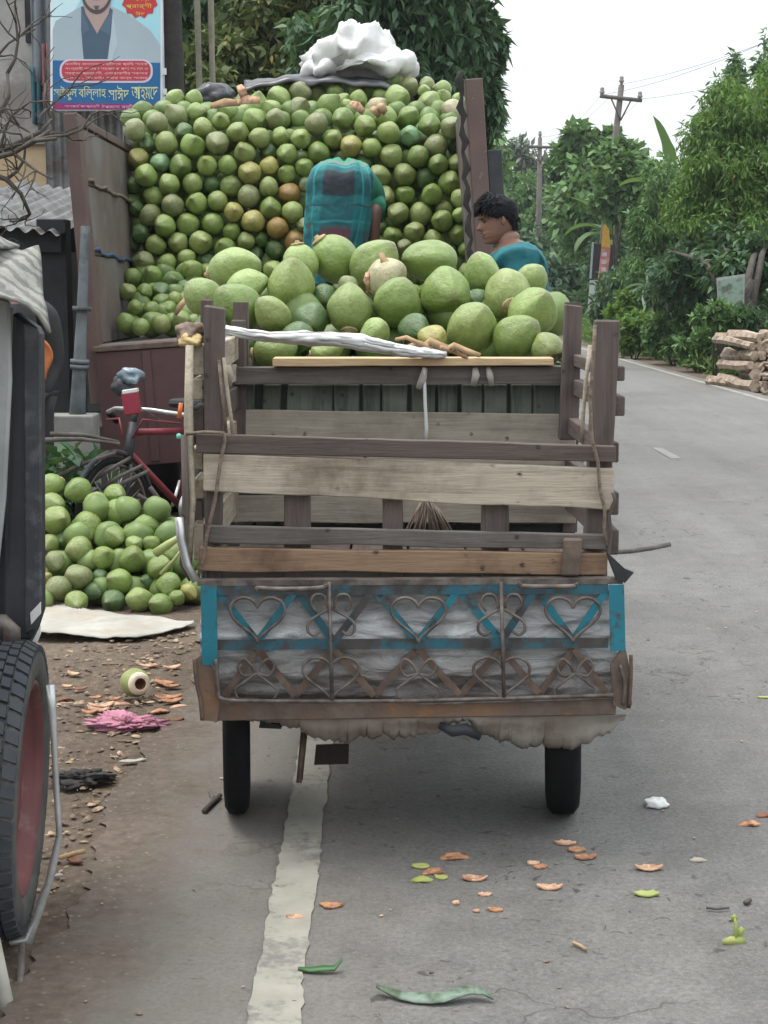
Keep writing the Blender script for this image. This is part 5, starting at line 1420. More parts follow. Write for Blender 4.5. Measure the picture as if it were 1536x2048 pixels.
# plastic sheet
mpl, nt, bs, out = new_mat('dirty_plastic_sheet')
v = coords(nt, rand=False)
sx = nt.nodes.new('ShaderNodeSeparateXYZ'); nt.links.new(v, sx.inputs[0])
mpv = nt.nodes.new('ShaderNodeMapping'); mpv.inputs['Scale'].default_value = (6.0, 1, 20); nt.links.new(v, mpv.inputs['Vector'])
n_ = noise(nt, mpv.outputs['Vector'], 1.0, 7, .65, 1.2)
colr = ramp(nt, n_, [(.3, (.24, .225, .22)), (.5, (.36, .36, .365)), (.64, (.48, .49, .50)), (.8, (.30, .26, .245))])
dirt = nd(nt, 'ShaderNodeMapRange'); dirt.inputs['From Min'].default_value = .58; dirt.inputs['From Max'].default_value = .40
nt.links.new(sx.outputs['Z'], dirt.inputs['Value'])
dn = nt.nodes.new('ShaderNodeMath'); dn.operation = 'MULTIPLY'; nt.links.new(dirt.outputs['Result'], dn.inputs[0]); nt.links.new(ramp(nt, noise(nt, v, 6, 6, .7), [(.3, .45), (.6, 1.0)]), dn.inputs[1])
nt.links.new(mixc(nt, dn.outputs[0], colr, (.105, .075, .06)), bs.inputs['Base Color'])
nt.links.new(ramp(nt, dn.outputs[0], [(0, .10), (1, .5)]), bs.inputs['Roughness'])
bs.inputs['Specular IOR Level'].default_value = .7
bump(nt, bs, n_, .6, .05)
M['plastic'] = mpl
def plast(u, v_):
    x = 402 + 836 * u; y = 1168 + 240 * v_
    q = P(x, y, SK + .045)
    q.y += .018 * rnoise((u * 3, v_ * 9, 0), 1, 2) + .014 * abs(rnoise((u * 8 + v_ * 3, v_ * 12, 0), 1, 5)) + .008 * rnoise((u * 24, v_ * 16, 0), 1, 9) - .018 * math.sin(math.pi * v_)
    return q
MB().grid(plast, 150, 60).build('plastic_sheet', mpl, skirt, recalc=False)
# torn lower fringe of the sheet
def frg(u, v_):
    x = 425 + 828 * u
    bot = np.interp(x, [425, 500, 560, 600, 620, 700, 830, 880, 905, 940, 960, 1000, 1060, 1100, 1160, 1200, 1252], [1446, 1448, 1458, 1472, 1482, 1486, 1484, 1478, 1450, 1456, 1476, 1490, 1502, 1512, 1508, 1476, 1452]) + 12 * rnoise((x * .05, 0, 0), 1, 4) + 4 * rnoise((x * .11, 0, 0), 1, 6) - 26 * max(0, rnoise((x * .16, 0, 0), 1, 8) - .28) + 5 * max(0, rnoise((x * .5, 0, 0), 1, 9) - .1)
    y = 1425 + (bot - 1425) * v_
    q = P(x, y, SK + .02)
    q.y += .05 * v_ * v_ + .03 * rnoise((u * 7, v_ * 2, 0), 1, 7)
    return q
m_fr = mat_plain('torn_brown_sheeting', (.26, .215, .18), (.15, .115, .095), .55, 6, 0, .4, 18, c3=(.30, .27, .24), s3=4)
_nt = m_fr.node_tree; _o = [n for n in _nt.nodes if n.type == 'OUTPUT_MATERIAL'][0]; _b = [n for n in _nt.nodes if n.type == 'BSDF_PRINCIPLED'][0]
_t = _nt.nodes.new('ShaderNodeBsdfTransparent'); _x = _nt.nodes.new('ShaderNodeMixShader'); _x.inputs['Fac'].default_value = .22
_nt.links.new(_b.outputs['BSDF'], _x.inputs[1]); _nt.links.new(_t.outputs['BSDF'], _x.inputs[2]); _nt.links.new(_x.outputs['Shader'], _o.inputs['Surface'])
o = MB().grid(frg, 420, 8).build('torn_fringe', m_fr, skirt, recalc=False); sm = o.modifiers.new('t', 'SOLIDIFY'); sm.thickness = .003
ribbon('tear_shade', [P(878, 1450, SK + .012), P(905, 1462, SK + .0), P(932, 1458, SK + .004), P(962, 1474, SK + .01)], .016, M['black_iron'], None, None, parent=skirt)  # dark strip standing in for the shade inside the torn hole
# bent corner flaps
for (q, s) in (([(388, 1320), (402, 1310), (434, 1350), (440, 1400), (434, 1444), (405, 1440), (398, 1400)], 1), ([(1222, 1330), (1250, 1290), (1258, 1330), (1264, 1410), (1250, 1420), (1226, 1410)], 2)):
    MB().slab([P(x, y, SK - .004) for x, y in q], .012).build('corner_flap', M['rustboard'], skirt)
rod('corner_rod', [(388, 1318), (392, 1360), (400, 1400), (404, 1440)], SK - .012, 4, M['rust'])
rod('corner_rod', [(1262, 1310), (1262, 1360), (1258, 1416)], SK - .012, 4, M['rust'])
rod('corner_rod', [(1240, 1330), (1250, 1370), (1246, 1410)], SK - .014, 4, M['rod'])
MB().slab([P(x, y, SK - .01) for x, y in [(1215, 1105), (1250, 1138), (1268, 1145), (1250, 1166), (1232, 1158)]], .02).build('corner_bracket', M['black_iron'], cart)
# ropes and ties
def rope(name, pts, Y, r_px=3.2, mat=None):
    q = [P(x, y, Y) for x, y in pts]
    return MB().tube(q, r_px * Y / F_PX, 6).build(name, mat or M['rope'], cart, recalc=False)
rope('lashing_rope', [(372, 868), (410, 864), (448, 866), (450, 880), (440, 930), (430, 1000), (414, 1070), (408, 1110), (396, 1156)], CY - .012, 4)
rope('lashing_rope', [(448, 715), (452, 760), (460, 820), (466, 868)], CY + .02, 4, M['pale_y'])
rope('lashing_rope', [(438, 720), (446, 800), (452, 866)], CY + .025, 4)
rope('lashing_rope', [(1190, 650), (1186, 720), (1180, 800), (1184, 880), (1196, 925), (1200, 980), (1210, 1020), (1208, 1060), (1216, 1100)], CY - .014, 4)
rope('lashing_rope', [(1180, 690), (1172, 760), (1166, 830), (1164, 885)], CY + .40, 4.5, M['pale_y'])
rope('lashing_rope', [(1226, 985), (1230, 1000), (1218, 1030), (1222, 1070), (1216, 1110), (1232, 1150)], CY - .016, 4, M['dark_z'])
rope('lashing_rope', [(378, 815), (392, 818), (402, 812)], CY + .03, 4, M['bark_dark'])
rope('hanging_strip', [(848, 735), (850, 800), (853, 855), (852, 884)], PYc - .012, 4, M['white_cloth'])
ribbon('rag_tie', [P(850, 735, PYc - .012), P(846, 755, PYc - .02), P(836, 778, PYc - .015)], .012, M['sheet'], None, None, parent=cart)
ribbon('rag_tie', [P(950, 735, PYc - .012), P(952, 750, PYc - .02), P(946, 772, PYc - .015)], .012, M['sheet'], None, None, parent=cart)
ribbon('rag_tie', [P(976, 734, PYc - .012), P(980, 750, PYc - .02), P(984, 772, PYc - .015)], .010, M['sheet'], None, None, parent=cart)
ribbon('rag_tie', [P(455, 730, CY + .12), P(458, 750, CY + .12), P(456, 772, CY + .12)], .012, M['sheet'], None, None, parent=cart)
# things lying on the cart
wc = []
for i in range(26):
    u = i / 25; wc.append(P(452 + 440 * u, 660 + 46 * u + 5 * math.sin(u * 9), PYc - .02 - .06 * math.sin(u * 3.1)))
def strip(u, v_):
    f = u * 25; k = min(24, int(f)); p = wc[k].lerp(wc[k + 1], f - k)
    w = .030 * (.45 + .75 * math.sin(math.pi * min(1, u * .9 + .08)) + .35 * rnoise((u * 7, 0, 0), 1, 3))
    return p + Vector((0, -.012 + .016 * abs(rnoise((u * 3 + v_, v_ * 4, 0), 1, 5)) * 2 - .02 * math.sin(math.pi * v_), (.5 - v_) * w + .004 * rnoise((u * 22, v_ * 3, 0), 1, 7)))
mb = MB(); mb.grid(strip, 90, 12)
o = mb.build('twisted_cloth', M['white_cloth'], recalc=False); o.modifiers.new('t', 'SOLIDIFY').thickness = .005; tag(o, 'twisted white cloth lying along the front of the cart heap', 'cloth')
for i in range(5):
    a = (790 + 24 * i, 678 + 4 * i + 5 * (i % 2)); o = ribbon('dry_leaf', [P(a[0], a[1] + 6 * (i % 3), PYc - .02), P(a[0] + 22, a[1] - 4 + 3 * (i % 2), PYc - .05), P(a[0] + 48, a[1] + 8, PYc - .06 + .01 * i), P(a[0] + 74, a[1] + 16 + 5 * (i % 2), PYc - .03)], .007 + .003 * (i % 3), M['dry_leaf'], 'dry brown palm leaf beside the twisted white cloth, %s from the left' % num(i + 1), 'leaf', 'dry leaves beside the twisted cloth')
o = lump('rag_bundle', None, P(382, 668, CY + .10), .038, .06, .030, 12, mat_plain('brown_rag', (.22, .16, .11), (.12, .09, .075), .9, 9), .35); tag(o, 'brown rag bundle tied at the top of the left cart upright', 'rag')
o = lump('dry_leaf_wrap', None, P(380, 682, CY + .05), .030, .03, .020, 13, mat_plain('yellow_leaf_wrap', (.50, .38, .18), (.34, .24, .12), .8, 9), .3); tag(o, 'yellow dry leaf wrap under the brown rag bundle', 'leaf')
mb = MB(); rg = random.Random(3)
for i in range(46):
    x = 808 + 100 * rg.random(); mb.tube([P(850 + 18 * (rg.random() - .5), 985, 4.80), P((x + 855) / 2, 1022, 4.79 + .02 * rg.random()), P(x, 1062, 4.78 + .04 * rg.random())], [.003, .003, .002], 4)
o = mb.build('straw_broom', mat_plain('broom_straw', (.30, .25, .20), (.16, .12, .10), .9, 20), recalc=False); tag(o, 'small straw broom hanging behind the pale tailgate board', 'broom')
# ================================================================== people
def mat_skin(name, c):
    m, nt, b, out = new_mat(name)
    v = coords(nt, rand=False)
    nt.links.new(ramp(nt, noise(nt, v, 14, 4), [(.3, c), (.7, tuple(x * .82 for x in c))]), b.inputs['Base Color'])
    b.inputs['Roughness'].default_value = .5
    b.inputs['Subsurface Weight'].default_value = .08
    b.inputs['Subsurface Radius'].default_value = (.01, .004, .002)
    return m
M['skin'] = mat_skin('brown_skin', (.20, .098, .066))
M['skin_dark'] = mat_skin('dark_brown_skin', (.13, .062, .045))
M['hair'] = mat_plain('black_hair', (.006, .006, .008), (.012, .012, .015), .7, 40, 0, .5, 120, spec=.15)
M['teal'] = mat_plain('teal_shirt', (.010, .125, .145), (.006, .075, .092), .85, 14, 0, .5, 22)
M['teal_light'] = mat_plain('pale_teal_print', (.10, .30, .31), None, .8, 9)
M['green_shirt'] = mat_plain('green_shirt', (.02, .20, .115), (.012, .125, .075), .8, 9, 0, .35, 22)
M['dark_cloth'] = mat_plain('dark_clothing', (.022, .022, .025), (.035, .033, .035), .9, 8, 0, .3)
M['trousers'] = mat_plain('grey_trousers', (.06, .06, .068), (.04, .04, .045), .9, 8, 0, .3)
def skin_eval(verts, edges, radii, sub=2):
    me = bpy.data.meshes.new('tmp'); me.from_pydata([tuple(v) for v in verts], edges, [])
    o = bpy.data.objects.new('tmp', me); COL.objects.link(o)
    md = o.modifiers.new('skin', 'SKIN'); md.use_smooth_shade = True
    for i, r in enumerate(radii):
        r = r if isinstance(r, tuple) else (r, r)
        me.skin_vertices[0].data[i].radius = r; me.skin_vertices[0].data[i].use_root = (i == 0)
    sb = o.modifiers.new('sub', 'SUBSURF'); sb.levels = sub; sb.render_levels = sub
    dg = bpy.context.evaluated_depsgraph_get()
    out = bpy.data.meshes.new_from_object(o.evaluated_get(dg))
    vs = [v.co.copy() for v in out.vertices]; fs = [tuple(p.vertices) for p in out.polygons]
    bpy.data.objects.remove(o); bpy.data.meshes.remove(out)
    return vs, fs
class Skel:
    def __init__(s): s.v, s.e, s.r, s.n = [], [], [], {}
    def pt(s, name, p, r, to=None):
        s.n[name] = len(s.v); s.v.append(Vector(p)); s.r.append(r)
        if to is not None: s.e.append((s.n[to], s.n[name]))
def hand(s, wrist, elbow, side, curl=.5, tag_='l'):
    """palm and five bent fingers beyond the wrist; d along the forearm."""
    w = s.v[s.n[wrist]]; d = (w - s.v[s.n[elbow]]).normalized()
    a = d.cross(Vector((0, 1, 0)) if abs(d.y) < .8 else Vector((0, 0, 1))).normalized() * side; pn = d.cross(a).normalized()
    s.pt(tag_ + 'palm', w + d * .05, (.026, .018), wrist)
    s.pt(tag_ + 'knuckle', w + d * .085, (.034, .013), tag_ + 'palm')
    for k, (off, L) in enumerate(((-.028, .062), (-.010, .072), (.009, .068), (.026, .052))):
        b_ = w + d * .09 + a * off
        s.pt(tag_ + 'f%da' % k, b_, .0095, tag_ + 'knuckle')
        s.pt(tag_ + 'f%db' % k, b_ + (d + pn * curl * .5).normalized() * L * .55, .0085, tag_ + 'f%da' % k)
        s.pt(tag_ + 'f%dc' % k, b_ + (d + pn * curl * .5).normalized() * L * .55 + (d * .6 + pn * curl * 1.2).normalized() * L * .5, .007, tag_ + 'f%db' % k)
    s.pt(tag_ + 't1', w + d * .045 - a * .036, .011, tag_ + 'palm')
    s.pt(tag_ + 't2', w + d * .078 - a * .052 + pn * .012, .009, tag_ + 't1')
def itp(t, tab): return float(np.interp(t, [a for a, _ in tab], [b_ for _, b_ in tab]))
def head_geo(H):
    """head with brow, nose, lips and chin; faces +Y, chin bottom at z=0; H = chin to crown."""
    fr = [(0, .20), (.04, .33), (.08, .365), (.13, .345), (.17, .372), (.205, .385), (.225, .360), (.25, .392), (.28, .38), (.32, .365), (.40, .365), (.52, .350), (.56, .365), (.60, .385), (.70, .375), (.82, .315), (.92, .20), (.98, .08), (1, 0)]
    bk = [(0, .02), (.06, -.06), (.15, -.22), (.28, -.36), (.45, -.44), (.62, -.465), (.78, -.42), (.9, -.27), (.97, -.12), (1, 0)]
    wd = [(0, .09), (.04, .15), (.10, .20), (.2, .255), (.35, .295), (.5, .32), (.65, .335), (.8, .30), (.9, .215), (.97, .10), (1, .0)]
    n, m = 40, 44; vs, fs = [], []
    for j in range(m + 1):
        t = j / m; f, b_, w = itp(t, fr), itp(t, bk), itp(t, wd)
        c, rx = (f + b_) / 2, (f - b_) / 2
        for i in range(n):
            a = 2 * math.pi * i / n; ca, sa = math.cos(a), math.sin(a)
            y = c + rx * ca; x = w * sa * (1 if ca < 0 else abs(sa) ** -.12 if abs(sa) > .2 else 1)
            ad = math.degrees(math.atan2(sa, ca))
            g = math.exp(-(ad / 9) ** 2)
            y += g * itp(t, [(.31, 0), (.335, .075), (.37, .125), (.40, .115), (.46, .07), (.53, .03), (.57, 0)])
            e = math.exp(-((abs(ad) - 26) / 11) ** 2) * math.exp(-((t - .515) / .035) ** 2); y -= .035 * e
            vs.append(Vector((x * H, y * H, t * H)))
    for j in range(m):
        for i in range(n): fs.append((j * n + i, j * n + (i + 1) % n, (j + 1) * n + (i + 1) % n, (j + 1) * n + i))
    fs.append(tuple(range(n))[::-1])
    # ears
    for s in (-1, 1):
        b0 = len(vs)
        for j in range(7):
            for i in range(12):
                a = 2 * math.pi * i / 12; th = math.pi * j / 6
                d = Vector((math.cos(th) * .028 * s, math.sin(th) * math.cos(a) * .055, math.sin(th) * math.sin(a) * .10))
                vs.append(Vector((s * .335, -.055, .46)) * H + d * H + Vector((s * .3 * d.y * H * -1, 0, 0)))
        for j in range(6):
            for i in range(12): fs.append((b0 + j * 12 + i, b0 + j * 12 + (i + 1) % 12, b0 + (j + 1) * 12 + (i + 1) % 12, b0 + (j + 1) * 12 + i))
    return vs, fs
def head_parts(person, Mh, H, hair=True, seed=1, fringe=True):
    """brows, eyes, lips and hair as children; Mh places the head."""
    def blob(name, mat, p, r, seg=8):
        mb = MB(); vs, fs = [], []
        for j in range(seg + 1):
            th = math.pi * j / seg
            for i in range(12):
                a = 2 * math.pi * i / 12
                vs.append(Mh @ (Vector(p) * H + Vector((math.sin(th) * math.cos(a) * r[0], math.sin(th) * math.sin(a) * r[1], math.cos(th) * r[2])) * H))
        for j in range(seg):
            for i in range(12): fs.append((j * 12 + i, j * 12 + (i + 1) % 12, (j + 1) * 12 + (i + 1) % 12, (j + 1) * 12 + i))
        return mb.add(vs, fs, True).build(name, mat, person)
    eye_m = mat_plain('eye_dark', (.02, .016, .015), None, .3)
    for s in (-1, 1):
        blob('eye', eye_m, (s * .135, .318, .505), (.055, .025, .016))
        blob('eyebrow', M['hair'], (s * .145, .350, .575), (.085, .022, .016))
    blob('lips', mat_plain('lips', (.20, .085, .07), None, .5), (0, .372, .232), (.085, .028, .022))
    blob('moustache', M['hair'], (0, .378, .285), (.075, .012, .010))
    if not hair: return
    rng = random.Random(seed); hv, hf = head_geo(H); mb = MB()
    # cap of hair over the skull
    n = 40; vs, fs = [], []
    rowsn = 22
    for j in range(rowsn + 1):
        for i in range(n):
            a = 360 * i / n; ad = abs((a + 180) % 360 - 180)
            lo = itp(ad, [(0, .72), (35, .70), (55, .60), (75, .52), (95, .55), (120, .36), (150, .22), (180, .20)])
            t = lo + (1.0 - lo) * j / rowsn
            jj = min(43.999, t * 44); k = int(jj); q = hv[k * n + i].lerp(hv[(k + 1) * n + i], jj - k)
            c = Vector((0, -.03, .60)) * H; d = (q - c).normalized()
            th = (.010 if j == 0 else .022) + .050 * max(0, t - .55) / .45
            th *= 1 + .25 * rnoise((i * .7, j * .7, seed), 1)
            vs.append(Mh @ (q + d * th * H * (1.5 if ad < 60 and t > .75 else 1)))
    for j in range(rowsn):
        for i in range(n): fs.append((j * n + i, j * n + (i + 1) % n, (j + 1) * n + (i + 1) % n, (j + 1) * n + i))
    mb.add(vs, fs, True)
    for k in range(800):
        i = rng.randrange(n); j = rng.randrange(1, rowsn)
        p = vs[j * n + i]; c = Mh @ (Vector((0, -.03, .60)) * H); d = (p - c).normalized()
        e = (d * .22 + (Mh.to_3x3() @ Vector((rng.uniform(-.35, .35), rng.uniform(.3, 1.0) if j > 8 else rng.uniform(-.2, .3), rng.uniform(-.25, .1) if j > 8 else -.8)))).normalized()
        L = rng.uniform(.014, .030) * H / .22
        mb.tube([p - d * .004, p + e * L * .6, p + (e + Vector((0, 0, -.35))).normalized() * L], [.0019, .0015, .0004], 4)
    if fringe:
        for k in range(60):
            x = rng.uniform(-.22, .22)
            a = Mh @ (Vector((x, .30, .86)) * H); b_ = Mh @ (Vector((x * 1.05, .405, .80 + rng.uniform(-.02, .03))) * H); c_ = Mh @ (Vector((x * 1.08, .43, .68 + rng.uniform(-.05, .04))) * H)
            mb.tube([a, b_, c_], [.005, .004, .0008], 4)
    mb.build('hair', M['hair'], person, recalc=False)

# --- young man at the right corner of the truck, looking down at the cart (profile to the left)
BYY = 7.4; bk_ = BYY / F_PX
H_b = .212
chin = P(972, 492, BYY)
boy = empty('person', (chin.x + .09, BYY, 0), 'young man in a teal shirt looking down beside the truck post', 'person')
face_dir = Vector((-1, -.12, -.20)).normalized()
side = Vector((0, 0, 1)).cross(face_dir).normalized()      # local -x ... +x
up_ = face_dir.cross(-side).normalized()
if up_.z < 0: up_ = -up_
xx = face_dir.cross(up_).normalized()
Mr = Matrix((xx, face_dir, up_)).transposed().to_4x4()
head_o = chin - face_dir * .34 * H_b
Mh = Matrix.Translation(head_o) @ Mr
S = Skel(); nx, ny = P(1020, 500, BYY).x, BYY
sh_z = P(0, 500, BYY).z
S.pt('pelvis', (nx + .02, ny, .95 * sh_z / 1.50), (.15, .105))
S.pt('belly', (nx + .02, ny, 1.12 * sh_z / 1.50), (.14, .10), 'pelvis')
S.pt('chest', (nx + .02, ny, sh_z - .16), (.165, .115), 'belly')
S.pt('upper', (nx + .03, ny, sh_z - .03), (.10, .085), 'chest')
S.pt('neck', (nx - .012, ny, sh_z + .035), (.058, .058), 'upper')
S.pt('neck2', head_o + Vector((.035, 0, .06)), (.056, .06), 'neck')
for s, y in (('l', -.17), ('r', .17)):
    S.pt(s + 'sh', (nx + .04, ny + y, sh_z - .06), .062, 'upper')
    S.pt(s + 'el', (nx + .06, ny + y * 1.3, sh_z - .34), .045, s + 'sh')
    S.pt(s + 'wr', (nx - .16, ny + y * 1.1, sh_z - .50), .030, s + 'el')
    hand(S, s + 'wr', s + 'el', 1 if s == 'l' else -1, .6, s)
    S.pt(s + 'hip', (nx + .02, ny + y * .55, .88 * sh_z / 1.5), .095, 'pelvis')
    S.pt(s + 'kn', (nx + .0, ny + y * .6, .50 * sh_z / 1.5), .062, s + 'hip')
    S.pt(s + 'an', (nx + .03, ny + y * .6, .09), .042, s + 'kn')
    S.pt(s + 'he', (nx + .04, ny + y * .6, .035), .036, s + 'an')
    S.pt(s + 'to', (nx - .15, ny + y * .65, .028), (.036, .026), s + 'he')
vs, fs = skin_eval(S.v, S.e, S.r)
hv, hf = head_geo(H_b)
mb = MB(); mb.add(vs, fs, True); mb.add([Mh @ v for v in hv], hf, True)
mb.build('body', M['skin'], boy, recalc=True)
head_parts(boy, Mh, H_b, True, 3)
T = Skel()
T.pt('belly', S.v[S.n['pelvis']] + Vector((0, 0, -.02)), (.165, .12)); T.pt('b2', S.v[S.n['belly']], (.158, .12), 'belly'); T.pt('chest', S.v[S.n['chest']], (.182, .130), 'b2'); T.pt('upper', S.v[S.n['upper']] + Vector((0, 0, .02)), (.145, .125), 'chest')
T.pt('col', S.v[S.n['upper']] + Vector((-.005, 0, .07)), (.105, .10), 'upper')
for s, y in (('l', -.17), ('r', .17)):
    a = S.v[S.n[s + 'sh']]; e = S.v[S.n[s + 'el']]
    T.pt(s + 'sh', a + Vector((0, 0, .015)), .086, 'upper'); T.pt(s + 'm', a.lerp(e, .55), .068, s + 'sh'); T.pt(s + 'c', a.lerp(e, .68), .070, s + 'm')
vs, fs = skin_eval(T.v, T.e, T.r)
shirt = MB().add(vs, fs, True).build('shirt', M['teal'], boy)
tx = bpy.data.textures.new('shirt_crease', 'CLOUDS'); tx.noise_scale = .07; tx.noise_depth = 2
dp = shirt.modifiers.new('d', 'DISPLACE'); dp.texture = tx; dp.strength = .034; dp.mid_level = .5; dp.texture_coords = 'GLOBAL'
T = Skel(); T.pt('p', S.v[S.n['pelvis']], (.162, .118))
for s in 'lr':
    T.pt(s + 'h', S.v[S.n[s + 'hip']], .105, 'p'); T.pt(s + 'k', S.v[S.n[s + 'kn']], .078, s + 'h'); T.pt(s + 'a', S.v[S.n[s + 'an']], .06, s + 'k')
vs, fs = skin_eval(T.v, T.e, T.r); MB().add(vs, fs, True).build('trousers', M['trousers'], boy)

# --- man bending over in the truck, seen from behind
MY = 10.15
bed_z = (TM @ Vector((1.5, MY - TY, 0))).z
hipc = P(672, 372, MY)
man = empty('person', (hipc.x, MY, bed_z), 'man bent over in the truck, back of his teal plaid lungi towards us', 'person')
S = Skel(); hx, hz = hipc.x, hipc.z - .05
fwd = Vector((.08, 1, 0))
S.pt('pelvis', (hx, MY, hz), (.165, .13))
S.pt('belly', (hx + .06, MY + .20, hz + .03), (.15, .11), 'pelvis')
S.pt('chest', (hx + .10, MY + .38, hz + .0), (.17, .115), 'belly')
S.pt('upper', (hx + .10, MY + .54, hz - .14), (.10, .09), 'chest')
S.pt('neck', (hx + .06, MY + .62, hz - .30), (.055, .055), 'upper')
S.pt('neck2', (hx + .06, MY + .64, hz - .36), (.055, .055), 'neck')
for s, x in (('l', -1), ('r', 1)):
    S.pt(s + 'sh', (hx + .07 + x * .18, MY + .34, hz - .02 - (.12 if x < 0 else 0)), .062, 'upper')
    if s == 'r':
        S.pt('rel', (hx + .235, MY + .10, hz - .10), .052, 'rsh'); S.pt('rwr', (hx + .23, MY + .14, hz - .38), .038, 'rel')
    else:
        S.pt('lel', (hx - .17, MY + .40, hz - .44), .046, 'lsh'); S.pt('lwr', (hx - .10, MY + .46, hz - .64), .032, 'lel')
    hand(S, s + 'wr', s + 'el', -x, .6, s)
    S.pt(s + 'hip', (hx + x * .10, MY - .01, hz - .10), .11, 'pelvis')
    S.pt(s + 'kn', (hx + x * .13, MY + .02, (hz + bed_z) / 2 + .02), .068, s + 'hip')
    S.pt(s + 'an', (hx + x * .14, MY - .03, bed_z + .09), .044, s + 'kn')
    S.pt(s + 'he', (hx + x * .14, MY - .05, bed_z + .035), .036, s + 'an')
    S.pt(s + 'to', (hx + x * .16, MY + .14, bed_z + .028), (.036, .026), s + 'he')
vs, fs = skin_eval(S.v, S.e, S.r)
hv, hf = head_geo(.225)
fd = Vector((0, .35, -1)).normalized(); ud = Vector((0, 1, .3)).normalized(); ud = -(ud - fd * ud.dot(fd)).normalized(); ud = -ud
xd = fd.cross(ud).normalized()
Mh = Matrix.Translation(Vector((hx + .06, MY + .62, hz - .37))) @ Matrix((xd, Vector((0, .2, -.98)).normalized() * -1 if False else fd, ud)).transposed().to_4x4()
mb = MB(); mb.add(vs, fs, True); mb.add([Mh @ v for v in hv], hf, True); mb.build('body', M['skin_dark'], man)
head_parts(man, Mh, .225, True, 5, False)
# shirt over back and sleeves
T = Skel(); T.pt('p', Vector((hx + .05, MY + .12, hz + .05)), (.20, .15)); T.pt('b', S.v[S.n['belly']] + Vector((.03, 0, .03)), (.21, .17), 'p'); T.pt('c', S.v[S.n['chest']] + Vector((.02, 0, .01)), (.21, .16), 'b'); T.pt('u', S.v[S.n['upper']], (.14, .12), 'c')
for s in 'lr':
    a, e = S.v[S.n[s + 'sh']], S.v[S.n[s + 'el']]
    T.pt(s + 's', a, .078, 'u'); T.pt(s + 'm', a.lerp(e, .6), .078, s + 's'); T.pt(s + 'c', a.lerp(e, .95), .074, s + 'm')
vs, fs = skin_eval(T.v, T.e, T.r); MB().add(vs, fs, True).build('shirt', M['green_shirt'], man)
# plaid lungi
m, nt, b_, out = new_mat('teal_plaid_cloth')
uvn = nt.nodes.new('ShaderNodeUVMap'); uvn.uv_map = 'uv'
sx = nt.nodes.new('ShaderNodeSeparateXYZ'); nt.links.new(uvn.outputs['UV'], sx.inputs[0])
def frac(sock, mul, off):
    a = nt.nodes.new('ShaderNodeMath'); a.operation = 'MULTIPLY_ADD'; a.inputs[1].default_value = mul; a.inputs[2].default_value = off; nt.links.new(sock, a.inputs[0])
    f = nt.nodes.new('ShaderNodeMath'); f.operation = 'FRACT'; nt.links.new(a.outputs[0], f.inputs[0]); return f.outputs[0]
def bandc(sock, lo, hi, e=.04): return ramp(nt, sock, [(max(0, lo - e), 0.0), (lo, 1.0), (hi, 1.0), (min(1, hi + e), 0.0)])
U, V_ = frac(sx.outputs['X'], 3.0, -.38), frac(sx.outputs['Y'], 2.4, -.3)
bu, bv = bandc(U, .30, .72), bandc(V_, .30, .68)
base = mixc(nt, mixc(nt, .5, bu, bv), (.010, .135, .145), (.004, .040, .052))
mu = nt.nodes.new('ShaderNodeMath'); mu.operation = 'MULTIPLY'; nt.links.new(bu, mu.inputs[0]); nt.links.new(bv, mu.inputs[1])
base = mixc(nt, mu.outputs[0], base, (.020, .026, .034))
base = mixc(nt, bandc(U, .10, .13, .01), base, (.02, .20, .21))
base = mixc(nt, bandc(U, .88, .91, .01), base, (.02, .20, .21))
base = mixc(nt, bandc(V_, .12, .15, .01), base, (.02, .19, .20))
base = mixc(nt, bandc(V_, .86, .88, .01), base, (.02, .06, .08))
low = ramp(nt, sx.outputs['Y'], [(.62, 0.0), (.67, 1.0), (.80, 1.0), (.86, .0)])
lm = nt.nodes.new('ShaderNodeMath'); lm.operation = 'MULTIPLY'; nt.links.new(low, lm.inputs[0]); nt.links.new(bu, lm.inputs[1])
base = mixc(nt, lm.outputs[0], base, (.10, .035, .05))
base = mixc(nt, bandc(sx.outputs['Y'], .0, .10, .02), base, (.022, .20, .125))
base = mixc(nt, bandc(sx.outputs['Y'], .115, .15, .015), base, (.10, .17, .14))
nt.links.new(base, b_.inputs['Base Color']); b_.inputs['Roughness'].default_value = .85
vs, fs, uvs = [], [], []
nu, nv = 56, 26
kM = MY / F_PX
for j in range(nv + 1):
    v_ = j / nv
    if v_ < .30:                                  # waist, then over the rump
        q = v_ / .30; ypx = 316 + 44 * q ** 1.6; rx = itp(ypx, [(316, 22), (320, 38), (328, 49), (340, 57), (360, 62)]) * kM; yc = MY + .26 - .24 * math.sin(q * math.pi / 2); ry = .11 + .05 * q
        z = P(672, ypx, MY).z
    else:
        q = (v_ - .30) / .70; z0_ = P(672, 360, MY).z; z = z0_ - q * (z0_ - (bed_z + .28)); rx = itp(q, [(0, 63), (.3, 64), (.6, 60), (1, 58)]) * kM; ry = .16 - .01 * q; yc = MY + .02
    for i in range(nu + 1):
        a = 2 * math.pi * i / nu + math.pi / 2
        fold = 1 + (.01 + .05 * v_) * math.sin(a * 9 + 2 * math.sin(a * 2 + 1)) * (.2 + .8 * v_) + .07 * rnoise((math.cos(a) * 1.6, math.sin(a) * 1.6, v_ * 4), 1, 2) + .05 * abs(rnoise((math.cos(a) * 3 + v_ * 2, math.sin(a) * 3, v_ * 5), 1, 6))
        vs.append((hx + .03 * max(0, 1 - v_ / .3) + .02 * math.sin(v_ * 5) + rx * fold * math.cos(a), yc + ry * fold * math.sin(a), z + .02 * rnoise((math.cos(a), math.sin(a), v_), 2) - .05 * (v_ > .95) * math.sin(a * 2)))
        uvs.append((((i / nu) + .375) % 1.0001 if False else i / nu + .13, v_))
